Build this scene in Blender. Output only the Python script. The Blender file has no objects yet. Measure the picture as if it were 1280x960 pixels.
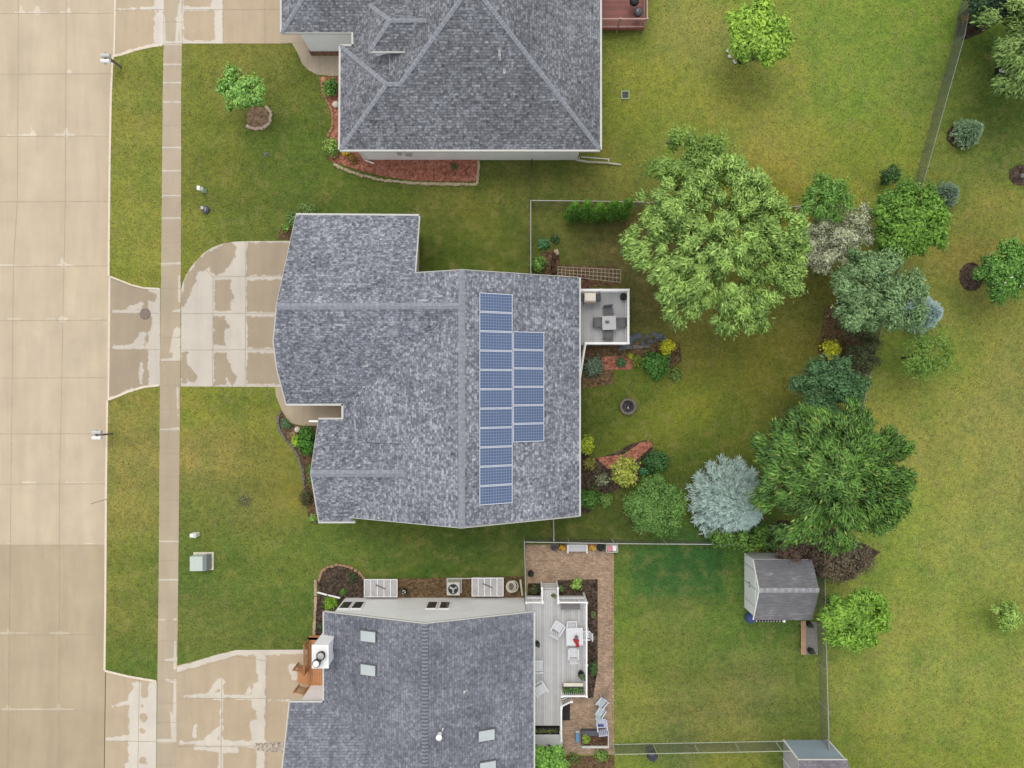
import bpy, bmesh, math, random
import numpy as np
from mathutils import Vector, Matrix, noise as mnoise
from mathutils.geometry import delaunay_2d_cdt

random.seed(7)
RNG = np.random.default_rng(11)
H = 42.667          # camera height
S = 0.05            # metres of ground per photograph pixel
LH = 1.32           # light on a horizontal surface
sc = bpy.context.scene
COL = sc.collection

# ------------------------------------------------------------------ helpers
def W(px, py, z=0.0):
    k = 1 - z / H
    return ((px - 640) * S * k, (480 - py) * S * k, z)

def lin(c):
    out = []
    for v in c[:3]:
        v = v / 255.0
        out.append(v / 12.92 if v <= 0.04045 else ((v + 0.055) / 1.055) ** 2.4)
    return out

def D(r, g, b, f=1.0):
    "surface base colour from the colour it has under this daylight"
    return tuple(min(0.88, v / LH * f) for v in lin((r, g, b)))

def setprops(o, label=None, cat=None, group=None, kind=None):
    if label: o['label'] = label
    if cat: o['category'] = cat
    if group: o['group'] = group
    if kind: o['kind'] = kind
    return o

def thing(name, label, cat, loc=(0, 0, 0), rz=0.0, group=None):
    o = bpy.data.objects.new(name, None)
    o.empty_display_size = 0.2
    COL.objects.link(o)
    o.location = loc
    o.rotation_euler = (0, 0, rz)
    return setprops(o, label, cat, group)

def dup(root, loc, rz, label):
    r = root.copy(); COL.objects.link(r)
    r.location = loc; r.rotation_euler = (0, 0, rz); r['label'] = label
    for ch in list(root.children):
        c = ch.copy(); COL.objects.link(c); c.parent = r
        for g in list(ch.children):
            d = g.copy(); COL.objects.link(d); d.parent = c
    return r

def rootloc(p):
    "world offset of the frame a part is built in (only for unrotated things)"
    while p.parent is not None: p = p.parent
    return np.array(p.location[:])

class MB:
    def __init__(s):
        s.v = []; s.f = []; s.m = []; s.uv = []; s.smooth = False
    def poly(s, pts, m=0, uvs=None):
        n = len(s.v)
        s.v += [tuple(p) for p in pts]
        s.f.append(list(range(n, n + len(pts)))); s.m.append(m)
        if uvs is None: uvs = [(p[0], p[1]) for p in pts]
        s.uv.append(list(uvs))
    def hexa(s, b, t, m=0):
        "b, t: four points each, counter-clockwise seen from above"
        n = len(s.v); s.v += [tuple(p) for p in b] + [tuple(p) for p in t]
        P = list(b) + list(t)
        for q in ((3, 2, 1, 0), (4, 5, 6, 7), (0, 1, 5, 4), (1, 2, 6, 5), (2, 3, 7, 6), (3, 0, 4, 7)):
            s.f.append([n + i for i in q]); s.m.append(m)
            if q in ((3, 2, 1, 0), (4, 5, 6, 7)): s.uv.append([(P[i][0], P[i][1]) for i in q])
            else:
                a, b2 = P[q[0]], P[q[1]]
                L = math.hypot(b2[0] - a[0], b2[1] - a[1])
                s.uv.append([((0 if j in (0, 3) else L), P[i][2]) for j, i in enumerate(q)])
    def box(s, x0, y0, z0, x1, y1, z1, m=0):
        if x0 > x1: x0, x1 = x1, x0
        if y0 > y1: y0, y1 = y1, y0
        s.hexa([(x0, y0, z0), (x1, y0, z0), (x1, y1, z0), (x0, y1, z0)],
               [(x0, y0, z1), (x1, y0, z1), (x1, y1, z1), (x0, y1, z1)], m)
    def obox(s, c, d, rz=0.0, m=0, tilt=0.0, axis='x'):
        R = Matrix.Rotation(rz, 3, 'Z') @ Matrix.Rotation(tilt, 3, axis.upper())
        hx, hy, hz = d[0] / 2, d[1] / 2, d[2] / 2
        pts = []
        for z in (-hz, hz):
            for x, y in ((-hx, -hy), (hx, -hy), (hx, hy), (-hx, hy)):
                p = R @ Vector((x, y, z)); pts.append((c[0] + p.x, c[1] + p.y, c[2] + p.z))
        s.hexa(pts[:4], pts[4:], m)
    def beam(s, p, q, w, h, m=0):
        "rectangular bar from p to q, w across, h deep"
        p = Vector(p); q = Vector(q); d = (q - p)
        if d.length < 1e-6: return
        d.normalize()
        up = Vector((0, 0, 1)) if abs(d.z) < 0.95 else Vector((1, 0, 0))
        a = d.cross(up).normalized(); b = a.cross(d).normalized()
        a *= w / 2; b *= h / 2
        s.hexa([p - a - b, p + a - b, q + a - b, q - a - b], [p - a + b, p + a + b, q + a + b, q - a + b], m)
    def tube(s, pts, rs, n=8, m=0, caps=True):
        rings = []
        P = [Vector(p) for p in pts]
        for i, p in enumerate(P):
            d = (P[min(i + 1, len(P) - 1)] - P[max(i - 1, 0)])
            d = d.normalized() if d.length > 1e-9 else Vector((0, 0, 1))
            up = Vector((0, 0, 1)) if abs(d.z) < 0.9 else Vector((1, 0, 0))
            a = d.cross(up).normalized(); b = a.cross(d)
            r = rs[i] if hasattr(rs, '__len__') else rs
            st = len(s.v)
            for k in range(n):
                t = 2 * math.pi * k / n
                s.v.append(tuple(p + a * (r * math.cos(t)) + b * (r * math.sin(t))))
            rings.append(st)
        for i in range(len(rings) - 1):
            A, B = rings[i], rings[i + 1]
            for k in range(n):
                k2 = (k + 1) % n
                s.f.append([A + k, A + k2, B + k2, B + k]); s.m.append(m)
                s.uv.append([(0, 0), (1, 0), (1, 1), (0, 1)])
        if caps:
            for st, rev in ((rings[0], True), (rings[-1], False)):
                f = [st + k for k in range(n)]
                if rev: f.reverse()
                s.f.append(f); s.m.append(m); s.uv.append([(0, 0)] * n)
    def lathe(s, c, prof, n=20, m=0, cap=True):
        "prof: list of (r, z) from bottom to top"
        st = len(s.v)
        for r, z in prof:
            for k in range(n):
                t = 2 * math.pi * k / n
                s.v.append((c[0] + r * math.cos(t), c[1] + r * math.sin(t), c[2] + z))
        for i in range(len(prof) - 1):
            for k in range(n):
                k2 = (k + 1) % n
                s.f.append([st + i * n + k, st + i * n + k2, st + (i + 1) * n + k2, st + (i + 1) * n + k])
                s.m.append(m); s.uv.append([(0, 0)] * 4)
        if prof[0][0] > 1e-4 and cap:
            s.f.append([st + k for k in range(n)][::-1]); s.m.append(m); s.uv.append([(0, 0)] * n)
        if prof[-1][0] > 1e-4 and cap:
            e = st + (len(prof) - 1) * n
            s.f.append([e + k for k in range(n)]); s.m.append(m); s.uv.append([(0, 0)] * n)
    def build(s, name, mats, parent=None, bevel=0.0, smooth=False):
        me = bpy.data.meshes.new(name)
        off = rootloc(parent) if parent is not None else np.zeros(3)
        V = np.array(s.v, dtype=float)
        if parent is not None:
            rt = parent
            while rt.parent is not None: rt = rt.parent
            if not rt.get('_local'): V = V - off
        me.from_pydata(V.tolist(), [], s.f)
        if not isinstance(mats, (list, tuple)): mats = [mats]
        for m_ in mats: me.materials.append(m_)
        me.polygons.foreach_set('material_index', s.m)
        uvl = me.uv_layers.new(name='UVMap')
        flat = [c for uv in s.uv for p in uv for c in p]
        if len(flat) == len(uvl.data) * 2: uvl.data.foreach_set('uv', flat)
        if smooth: me.polygons.foreach_set('use_smooth', [True] * len(me.polygons))
        me.update()
        o = bpy.data.objects.new(name, me); COL.objects.link(o)
        if parent is not None: o.parent = parent
        if bevel > 0:
            b = o.modifiers.new('Bevel', 'BEVEL'); b.width = bevel; b.segments = 2; b.limit_method = 'ANGLE'
        return o

# ------------------------------------------------------------------ materials
def newmat(name):
    m = bpy.data.materials.new(name); m.use_nodes = True
    nt = m.node_tree; nt.nodes.clear()
    out = nt.nodes.new('ShaderNodeOutputMaterial')
    b = nt.nodes.new('ShaderNodeBsdfPrincipled')
    nt.links.new(b.outputs[0], out.inputs[0])
    return m, nt, b, out

def N(nt, t, **kw):
    n = nt.nodes.new(t)
    for k, v in kw.items():
        if k.startswith('i_'):
            n.inputs[k[2:].replace('_', ' ')].default_value = v
        else: setattr(n, k, v)
    return n

def rgb(c): return (c[0], c[1], c[2], 1)

def ramp(nt, stops, interp='LINEAR'):
    r = nt.nodes.new('ShaderNodeValToRGB'); cr = r.color_ramp; cr.interpolation = interp
    while len(cr.elements) < len(stops): cr.elements.new(0.5)
    for e, (p, c) in zip(cr.elements, stops):
        e.position = p; e.color = rgb(c) if hasattr(c, '__len__') else (c, c, c, 1)
    return r

def math_(nt, op, a, b=None, clamp=False):
    n = nt.nodes.new('ShaderNodeMath'); n.operation = op; n.use_clamp = clamp
    for i, v in enumerate((a, b)):
        if v is None: continue
        if isinstance(v, (int, float)): n.inputs[i].default_value = v
        else: nt.links.new(v, n.inputs[i])
    return n.outputs[0]

def mixc(nt, fac, a, b, blend='MIX'):
    n = nt.nodes.new('ShaderNodeMix'); n.data_type = 'RGBA'; n.blend_type = blend
    for i, v in ((0, fac), (6, a), (7, b)):
        if isinstance(v, (int, float)): n.inputs[i].default_value = v
        elif isinstance(v, (tuple, list)): n.inputs[i].default_value = rgb(v)
        else: nt.links.new(v, n.inputs[i])
    return n.outputs[2]

def noise_(nt, vec, scale, detail=3, rough=0.55, dist=0.0):
    n = nt.nodes.new('ShaderNodeTexNoise'); n.inputs['Scale'].default_value = scale
    n.inputs['Detail'].default_value = detail; n.inputs['Roughness'].default_value = rough
    n.inputs['Distortion'].default_value = dist
    nt.links.new(vec, n.inputs['Vector']); return n.outputs['Fac']

def wpos(nt):
    return nt.nodes.new('ShaderNodeNewGeometry').outputs['Position']

def bump_(nt, b, h, strength=0.4, dist=0.02):
    n = nt.nodes.new('ShaderNodeBump'); n.inputs['Strength'].default_value = strength
    n.inputs['Distance'].default_value = dist
    nt.links.new(h, n.inputs['Height']); nt.links.new(n.outputs[0], b.inputs['Normal'])

def plain(name, c, rough=0.6, var=0.12, scale=6.0, metallic=0.0, dirt=None, spec=0.4, bump=0.0):
    m, nt, b, o = newmat(name)
    p = wpos(nt)
    n = noise_(nt, p, scale, 5, 0.65)
    lo = tuple(v * (1 - var) for v in c); hi = tuple(min(0.9, v * (1 + var)) for v in c)
    r = ramp(nt, [(0.3, lo), (0.7, hi)]); nt.links.new(n, r.inputs[0])
    col = r.outputs[0]
    if dirt:
        n2 = noise_(nt, p, 1.7, 6, 0.7)
        f = ramp(nt, [(0.5, 0.0), (0.72, dirt[3])]); nt.links.new(n2, f.inputs[0])
        col = mixc(nt, f.outputs[0], col, dirt[:3])
    nt.links.new(col, b.inputs['Base Color'])
    b.inputs['Roughness'].default_value = rough; b.inputs['Metallic'].default_value = metallic
    b.inputs['Specular IOR Level'].default_value = spec
    if bump: bump_(nt, b, noise_(nt, p, scale * 6, 4), bump, 0.01)
    return m

def shingle(name, dark, mid, light, warm, contrast=1.0, rowline=0.3):
    m, nt, b, o = newmat(name)
    uv = nt.nodes.new('ShaderNodeUVMap').outputs[0]
    def brick(w, h, off, sq=1.0):
        n = nt.nodes.new('ShaderNodeTexBrick'); nt.links.new(uv, n.inputs['Vector'])
        n.inputs['Color1'].default_value = (0, 0, 0, 1); n.inputs['Color2'].default_value = (1, 1, 1, 1)
        n.inputs['Mortar'].default_value = (0.5, 0.5, 0.5, 1)
        n.inputs['Scale'].default_value = 1.0; n.inputs['Mortar Size'].default_value = 0.0
        n.inputs['Brick Width'].default_value = w; n.inputs['Row Height'].default_value = h
        n.offset = off; n.squash = sq; n.offset_frequency = 2; n.squash_frequency = 3
        return n
    b1 = brick(0.21, 0.145, 0.37, 0.7); b2 = brick(0.13, 0.145, 0.61, 1.4)
    nf = noise_(nt, uv, 7.0, 4, 0.72)
    nm = noise_(nt, uv, 3.2, 3, 0.6)
    nl = noise_(nt, wpos(nt), 0.35, 5, 0.6)
    a = math_(nt, 'MULTIPLY', b1.outputs['Color'], 0.34 * contrast)
    c = math_(nt, 'MULTIPLY', b2.outputs['Color'], 0.24 * contrast)
    s_ = math_(nt, 'ADD', a, c)
    s_ = math_(nt, 'ADD', s_, math_(nt, 'MULTIPLY', math_(nt, 'SUBTRACT', nf, 0.5), 1.7 * contrast))
    s_ = math_(nt, 'ADD', s_, math_(nt, 'MULTIPLY', math_(nt, 'SUBTRACT', nm, 0.5), 0.35))
    s_ = math_(nt, 'ADD', s_, math_(nt, 'MULTIPLY', math_(nt, 'SUBTRACT', nl, 0.5), 0.45))
    s_ = math_(nt, 'ADD', s_, 0.5 - 0.29 * contrast)
    mps = nt.nodes.new('ShaderNodeMapping'); mps.inputs['Scale'].default_value = (2.2, 0.22, 1); nt.links.new(uv, mps.inputs[0])
    s_ = math_(nt, 'ADD', s_, math_(nt, 'MULTIPLY', math_(nt, 'SUBTRACT', noise_(nt, mps.outputs[0], 1.0, 4, 0.6), 0.5), 0.35))
    r = ramp(nt, [(0.05, dark), (0.5, mid), (0.95, light)]); nt.links.new(s_, r.inputs[0])
    # course shadow line at the butt of each row
    sep = nt.nodes.new('ShaderNodeSeparateXYZ'); nt.links.new(uv, sep.inputs[0])
    v = math_(nt, 'FRACT', math_(nt, 'DIVIDE', sep.outputs[1], 0.145))
    ln = ramp(nt, [(0.0, 1.0), (0.16, 0.0), (1.0, 0.0)]); nt.links.new(v, ln.inputs[0])
    cut = math_(nt, 'MULTIPLY', ln.outputs[0], rowline)
    col = mixc(nt, cut, r.outputs[0], tuple(x * 0.35 for x in dark))
    nw = noise_(nt, wpos(nt), 0.9, 3, 0.5)
    wf = ramp(nt, [(0.45, 0.0), (0.75, 0.5)]); nt.links.new(nw, wf.inputs[0])
    col = mixc(nt, wf.outputs[0], col, mixc(nt, 1.0, col, warm, 'MULTIPLY'))
    nt.links.new(col, b.inputs['Base Color'])
    b.inputs['Roughness'].default_value = 0.95; b.inputs['Specular IOR Level'].default_value = 0.2
    h = math_(nt, 'ADD', math_(nt, 'MULTIPLY', v, -1.0), math_(nt, 'MULTIPLY', b1.outputs['Color'], 0.35))
    h = math_(nt, 'ADD', h, math_(nt, 'MULTIPLY', nf, 0.8))
    bump_(nt, b, h, 0.55, 0.018)
    return m

def grass_mat():
    m, nt, b, o = newmat('grass')
    at = nt.nodes.new('ShaderNodeAttribute'); at.attribute_name = 'Col'
    p = wpos(nt)
    n1 = noise_(nt, p, 0.55, 6, 0.68, 0.6); n2 = noise_(nt, p, 2.6, 6, 0.72); n3 = noise_(nt, p, 11.0, 4, 0.75)
    n4 = noise_(nt, p, 1.15, 5, 0.6)
    r1 = ramp(nt, [(0.34, (0.78, 0.93, 0.86)), (0.5, (1.02, 1.06, 1.03)), (0.66, (1.20, 1.13, 1.1))]); nt.links.new(n1, r1.inputs[0])
    r2 = ramp(nt, [(0.28, 0.70), (0.5, 1.0), (0.72, 1.26)]); nt.links.new(n2, r2.inputs[0])
    r3 = ramp(nt, [(0.25, 0.58), (0.5, 1.0), (0.75, 1.45)]); nt.links.new(n3, r3.inputs[0])
    col = mixc(nt, 1.0, at.outputs['Color'], r1.outputs[0], 'MULTIPLY')
    col = mixc(nt, 1.0, col, r2.outputs[0], 'MULTIPLY')
    col = mixc(nt, 1.0, col, r3.outputs[0], 'MULTIPLY')
    # thin dry spots and dark clover spots
    vo = nt.nodes.new('ShaderNodeTexVoronoi'); vo.inputs['Scale'].default_value = 0.95; nt.links.new(p, vo.inputs['Vector'])
    dsp = math_(nt, 'ADD', vo.outputs['Distance'], math_(nt, 'MULTIPLY', n3, 0.22))
    f = ramp(nt, [(0.15, 0.75), (0.26, 0.0)]); nt.links.new(dsp, f.inputs[0])
    col = mixc(nt, f.outputs[0], col, mixc(nt, 1.0, col, (0.55, 0.72, 0.6), 'MULTIPLY'))
    f2 = ramp(nt, [(0.51, 0.0), (0.68, 0.6)]); nt.links.new(n4, f2.inputs[0])
    col = mixc(nt, f2.outputs[0], col, mixc(nt, 0.55, col, D(158, 146, 92)))
    n5 = noise_(nt, p, 0.28, 5, 0.62, 1.0)
    f5 = ramp(nt, [(0.50, 0.0), (0.62, 0.38)]); nt.links.new(n5, f5.inputs[0])
    col = mixc(nt, f5.outputs[0], col, mixc(nt, 1.0, col, (1.12, 1.02, 1.06), 'MULTIPLY'))
    hs = nt.nodes.new('ShaderNodeHueSaturation'); hs.inputs['Saturation'].default_value = 1.0; hs.inputs['Value'].default_value = 1.05; nt.links.new(col, hs.inputs['Color']); col = hs.outputs[0]
    nt.links.new(col, b.inputs['Base Color'])
    b.inputs['Roughness'].default_value = 0.95; b.inputs['Specular IOR Level'].default_value = 0.1
    bump_(nt, b, n3, 0.8, 0.05)
    return m

def concrete_mat(name, wet, dry, edge=0.5):
    m, nt, b, o = newmat(name)
    p = wpos(nt)
    a = nt.nodes.new('ShaderNodeAttribute'); a.attribute_name = 'dry'
    t = nt.nodes.new('ShaderNodeAttribute'); t.attribute_name = 'tone'
    mp = nt.nodes.new('ShaderNodeMapping'); mp.inputs['Scale'].default_value = (1.0, 0.14, 1.0); nt.links.new(p, mp.inputs[0])
    nst = noise_(nt, mp.outputs[0], 1.6, 4, 0.6)
    n1 = noise_(nt, p, 1.9, 6, 0.68, 0.5); n2 = noise_(nt, p, 25, 3, 0.6); n0 = noise_(nt, p, 0.5, 4, 0.6)
    d = math_(nt, 'ADD', a.outputs['Fac'], math_(nt, 'MULTIPLY', math_(nt, 'SUBTRACT', n1, 0.5), edge))
    dr = ramp(nt, [(0.46, 0.0), (0.56, 1.0)]); nt.links.new(d, dr.inputs[0])
    col = mixc(nt, dr.outputs[0], wet, dry)
    r = ramp(nt, [(0.3, (0.93, 0.93, 0.935)), (0.7, (1.06, 1.055, 1.03))]); nt.links.new(nst, r.inputs[0])
    col = mixc(nt, 1.0, col, r.outputs[0], 'MULTIPLY')
    r = ramp(nt, [(0.3, 0.93), (0.7, 1.06)]); nt.links.new(n0, r.inputs[0])
    col = mixc(nt, 1.0, col, r.outputs[0], 'MULTIPLY')
    r = ramp(nt, [(0.3, 0.94), (0.7, 1.05)]); nt.links.new(n2, r.inputs[0])
    col = mixc(nt, 1.0, col, r.outputs[0], 'MULTIPLY')
    tt = mixc(nt, t.outputs['Fac'], (1, 1, 1), (0.74, 0.71, 0.65))
    col = mixc(nt, 1.0, col, tt, 'MULTIPLY')
    nt.links.new(col, b.inputs['Base Color'])
    b.inputs['Roughness'].default_value = 0.85; b.inputs['Specular IOR Level'].default_value = 0.25
    bump_(nt, b, n2, 0.15, 0.005)
    return m

def leaf_mat(name):
    m, nt, b, o = newmat(name)
    at = nt.nodes.new('ShaderNodeAttribute'); at.attribute_name = 'Col'
    nt.nodes.remove(b)
    d = nt.nodes.new('ShaderNodeBsdfDiffuse'); t = nt.nodes.new('ShaderNodeBsdfTranslucent')
    g = nt.nodes.new('ShaderNodeBsdfGlossy'); g.inputs['Roughness'].default_value = 0.55
    g.inputs['Color'].default_value = (0.8, 0.85, 0.8, 1)
    tc = mixc(nt, 1.0, at.outputs['Color'], (1.0, 1.15, 0.6), 'MULTIPLY')
    nt.links.new(at.outputs['Color'], d.inputs[0]); nt.links.new(tc, t.inputs[0])
    mx = nt.nodes.new('ShaderNodeMixShader'); mx.inputs[0].default_value = 0.32
    nt.links.new(d.outputs[0], mx.inputs[1]); nt.links.new(t.outputs[0], mx.inputs[2])
    m2 = nt.nodes.new('ShaderNodeMixShader'); m2.inputs[0].default_value = 0.035
    nt.links.new(mx.outputs[0], m2.inputs[1]); nt.links.new(g.outputs[0], m2.inputs[2])
    nt.links.new(m2.outputs[0], o.inputs[0])
    return m

def mulch_mat(name, a, b_, c):
    m, nt, b, o = newmat(name); p = wpos(nt)
    vo = nt.nodes.new('ShaderNodeTexVoronoi'); vo.inputs['Scale'].default_value = 9; nt.links.new(p, vo.inputs['Vector'])
    n = noise_(nt, p, 3, 4, 0.7)
    s_ = math_(nt, 'ADD', math_(nt, 'MULTIPLY', vo.outputs['Color'], 0.6), math_(nt, 'MULTIPLY', n, 0.5))
    r = ramp(nt, [(0.25, a), (0.55, b_), (0.9, c)]); nt.links.new(s_, r.inputs[0])
    nt.links.new(r.outputs[0], b.inputs['Base Color']); b.inputs['Roughness'].default_value = 1
    b.inputs['Specular IOR Level'].default_value = 0.1
    bump_(nt, b, vo.outputs['Distance'], 0.8, 0.05); return m

def brickmat(name, c1, c2, mortar, w, h, ms=0.012, rot=0.0, world=True):
    m, nt, b, o = newmat(name)
    vec = wpos(nt) if world else nt.nodes.new('ShaderNodeUVMap').outputs[0]
    mp = nt.nodes.new('ShaderNodeMapping'); mp.inputs['Rotation'].default_value = (0, 0, rot); nt.links.new(vec, mp.inputs[0])
    n = nt.nodes.new('ShaderNodeTexBrick'); nt.links.new(mp.outputs[0], n.inputs['Vector'])
    n.inputs['Color1'].default_value = rgb(c1); n.inputs['Color2'].default_value = rgb(c2); n.inputs['Mortar'].default_value = rgb(mortar)
    n.inputs['Scale'].default_value = 1; n.inputs['Mortar Size'].default_value = ms
    n.inputs['Brick Width'].default_value = w; n.inputs['Row Height'].default_value = h
    ns = noise_(nt, wpos(nt), 1.3, 6, 0.7); r = ramp(nt, [(0.3, (0.72, 0.74, 0.72)), (0.7, (1.25, 1.2, 1.15))]); nt.links.new(ns, r.inputs[0])
    n7 = noise_(nt, wpos(nt), 8, 4, 0.7); r7 = ramp(nt, [(0.3, 0.75), (0.7, 1.25)]); nt.links.new(n7, r7.inputs[0])
    col = mixc(nt, 1.0, n.outputs['Color'], r.outputs[0], 'MULTIPLY')
    col = mixc(nt, 1.0, col, r7.outputs[0], 'MULTIPLY')
    nt.links.new(col, b.inputs['Base Color']); b.inputs['Roughness'].default_value = 0.9
    bump_(nt, b, math_(nt, 'MULTIPLY', n.outputs['Fac'], -1.0), 0.4, 0.01); return m

def siding(name, c):
    m, nt, b, o = newmat(name); p = wpos(nt)
    sep = nt.nodes.new('ShaderNodeSeparateXYZ'); nt.links.new(p, sep.inputs[0])
    v = math_(nt, 'FRACT', math_(nt, 'DIVIDE', sep.outputs[2], 0.11))
    r = ramp(nt, [(0.0, tuple(x * 0.72 for x in c)), (0.12, c), (1.0, c)]); nt.links.new(v, r.inputs[0])  # lap shade painted as a darker line along each board
    n = noise_(nt, p, 0.8, 5, 0.6); r2 = ramp(nt, [(0.3, 0.93), (0.7, 1.04)]); nt.links.new(n, r2.inputs[0])
    col = mixc(nt, 1.0, r.outputs[0], r2.outputs[0], 'MULTIPLY')
    nt.links.new(col, b.inputs['Base Color']); b.inputs['Roughness'].default_value = 0.6
    bump_(nt, b, v, 0.3, 0.01); return m

def cell_mat():
    m, nt, b, o = newmat('solar_cells')
    uv = nt.nodes.new('ShaderNodeUVMap').outputs[0]
    sep = nt.nodes.new('ShaderNodeSeparateXYZ'); nt.links.new(uv, sep.inputs[0])
    def line(v, n_, w):
        f = math_(nt, 'FRACT', math_(nt, 'MULTIPLY', v, n_))
        f = math_(nt, 'ABSOLUTE', math_(nt, 'SUBTRACT', f, 0.5))
        return math_(nt, 'GREATER_THAN', f, 0.5 - w)
    g = math_(nt, 'MAXIMUM', line(sep.outputs[0], 12.0, 0.065), line(sep.outputs[1], 6.0, 0.065))
    bus = math_(nt, 'MAXIMUM', line(sep.outputs[1], 18.0, 0.05), 0.0)
    ob = nt.nodes.new('ShaderNodeObjectInfo').outputs['Random']
    vo = nt.nodes.new('ShaderNodeTexVoronoi'); vo.inputs['Scale'].default_value = 9; nt.links.new(uv, vo.inputs['Vector'])
    ns = noise_(nt, wpos(nt), 1.4, 4, 0.6)
    base = mixc(nt, math_(nt, 'MULTIPLY', vo.outputs['Color'], 0.4), D(70, 86, 128), D(92, 106, 150))
    base = mixc(nt, math_(nt, 'MULTIPLY', ns, 0.9), base, D(94, 118, 150))
    base = mixc(nt, math_(nt, 'MULTIPLY', ob, 0.45), base, D(72, 92, 128))
    col = mixc(nt, math_(nt, 'MULTIPLY', bus, 0.25), base, D(150, 165, 190))
    col = mixc(nt, math_(nt, 'MULTIPLY', g, 0.8), col, D(165, 178, 202))
    nt.links.new(col, b.inputs['Base Color']); b.inputs['Roughness'].default_value = 0.12
    b.inputs['Specular IOR Level'].default_value = 0.4
    b.inputs['Coat Weight'].default_value = 0.3; b.inputs['Coat Roughness'].default_value = 0.03
    return m

def chain_mat(name, c, s_=0.07, w=0.14):
    m, nt, b, o = newmat(name)
    uv = nt.nodes.new('ShaderNodeUVMap').outputs[0]
    sep = nt.nodes.new('ShaderNodeSeparateXYZ'); nt.links.new(uv, sep.inputs[0])
    def line(v):
        f = math_(nt, 'FRACT', math_(nt, 'DIVIDE', v, s_)); f = math_(nt, 'ABSOLUTE', math_(nt, 'SUBTRACT', f, 0.5))
        return math_(nt, 'GREATER_THAN', f, 0.5 - w)
    a = line(math_(nt, 'ADD', sep.outputs[0], sep.outputs[1])); c2 = line(math_(nt, 'SUBTRACT', sep.outputs[0], sep.outputs[1]))
    nt.links.new(math_(nt, 'MAXIMUM', a, c2), b.inputs['Alpha'])
    n = noise_(nt, wpos(nt), 3, 3); r = ramp(nt, [(0.3, tuple(x * .8 for x in c)), (0.7, c)]); nt.links.new(n, r.inputs[0])
    nt.links.new(r.outputs[0], b.inputs['Base Color']); b.inputs['Metallic'].default_value = 0.3; b.inputs['Roughness'].default_value = 0.5
    return m

M = {}
M['roof_main'] = shingle('shingle_blue_grey', D(76, 79, 87), D(136, 139, 149), D(208, 211, 219), (1.0, 0.985, 0.965), 0.86, 0.5)
M['roof_north'] = shingle('shingle_charcoal', D(74, 75, 80), D(126, 128, 134), D(186, 189, 196), (1.0, 0.95, 0.93), 0.85, 0.75)
M['roof_south'] = shingle('shingle_slate', D(80, 82, 90), D(127, 129, 139), D(182, 185, 195), (0.98, 0.98, 1.0), 0.62, 0.6)
M['cap'] = plain('ridge_cap_shingle', D(158, 161, 170), 0.95, 0.24, 5, bump=0.4)
M['cap_b'] = plain('ridge_cap_shingle_b', D(152, 155, 164), 0.95, 0.24, 5, bump=0.4)
M['cap_dark_b'] = plain('ridge_cap_shingle_dark_b', D(108, 110, 120), 0.95, 0.25, 9, bump=0.4)
M['cap_dark'] = plain('ridge_cap_shingle_dark', D(150, 153, 160), 0.95, 0.22, 9, bump=0.4)
M['grass'] = grass_mat()
M['road'] = concrete_mat('road_concrete', D(216, 199, 173), D(234, 222, 203), 0.6)
M['conc'] = concrete_mat('driveway_concrete', D(182, 166, 144), D(216, 207, 194), 1.25)
M['conc_tan'] = concrete_mat('tan_driveway_concrete', D(204, 185, 158), D(230, 221, 207), 1.15)
M['walk'] = concrete_mat('sidewalk_concrete', D(200, 184, 161), D(226, 217, 202), 0.5)
M['joint'] = plain('joint_filler', D(184, 167, 145), 0.95, 0.2, 4)
M['kerb'] = plain('kerb_concrete', D(240, 226, 206), 0.85, 0.08, 3)
M['white'] = plain('white_vinyl', D(240, 239, 237, 1.2), 0.45, 0.04, 3)
M['gutter'] = plain('white_gutter', D(214, 213, 206), 0.5, 0.07, 3)
M['siding_white'] = siding('white_siding', D(244, 243, 240, 1.4))
M['siding_beige'] = siding('beige_siding', D(234, 232, 229, 1.6))
M['siding_tan'] = siding('tan_siding', D(196, 186, 168, 1.3))
M['brick'] = brickmat('brick_skirt', D(150, 105, 85), D(120, 82, 66), D(150, 135, 120), 0.22, 0.08)
M['paver'] = brickmat('paver_brick', D(196, 166, 142), D(164, 136, 116), D(150, 136, 112), 0.21, 0.105, 0.012)
M['edge_brick'] = brickmat('edging_brick', D(196, 168, 140), D(160, 132, 108), D(120, 100, 80), 0.3, 0.2)
M['mulch'] = mulch_mat('dark_mulch', D(48, 40, 34), D(82, 70, 60), D(118, 102, 88))
M['mulch_brown'] = mulch_mat('brown_mulch', D(72, 58, 44), D(112, 92, 68), D(142, 118, 88))
M['mulch_red'] = mulch_mat('red_mulch', D(128, 76, 62), D(176, 114, 94), D(208, 150, 126))
M['rock'] = plain('river_rock', D(98, 102, 108), 0.7, 0.35, 2, bump=0.3)
M['stone'] = plain('edging_stone', D(186, 170, 140), 0.9, 0.25, 4, bump=0.3)
M['stone_grey'] = plain('grey_stone', D(120, 116, 112), 0.9, 0.25, 4, bump=0.3)
M['stone_pale'] = plain('pale_stone', D(232, 222, 205), 0.9, 0.12, 4)
M['leaf'] = leaf_mat('foliage')
M['bark'] = plain('bark', D(92, 76, 62), 0.95, 0.3, 8, bump=0.5)
M['deck_grey'] = plain('grey_deck_board', D(214, 213, 212), 0.6, 0.06, 2.5)
M['deck_grey_b'] = plain('grey_deck_board_worn', D(200, 199, 199), 0.6, 0.08, 2.5)
M['deck_dark'] = plain('deck_gap', D(96, 95, 96), 0.8)
M['deck_red'] = plain('red_stained_board', D(150, 92, 84), 0.6, 0.1, 2)
M['deck_red_b'] = plain('red_stained_board_worn', D(138, 84, 78), 0.6, 0.1, 2)
M['deck_brown'] = plain('brown_stained_board', D(206, 146, 98), 0.65, 0.12, 3)
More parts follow.
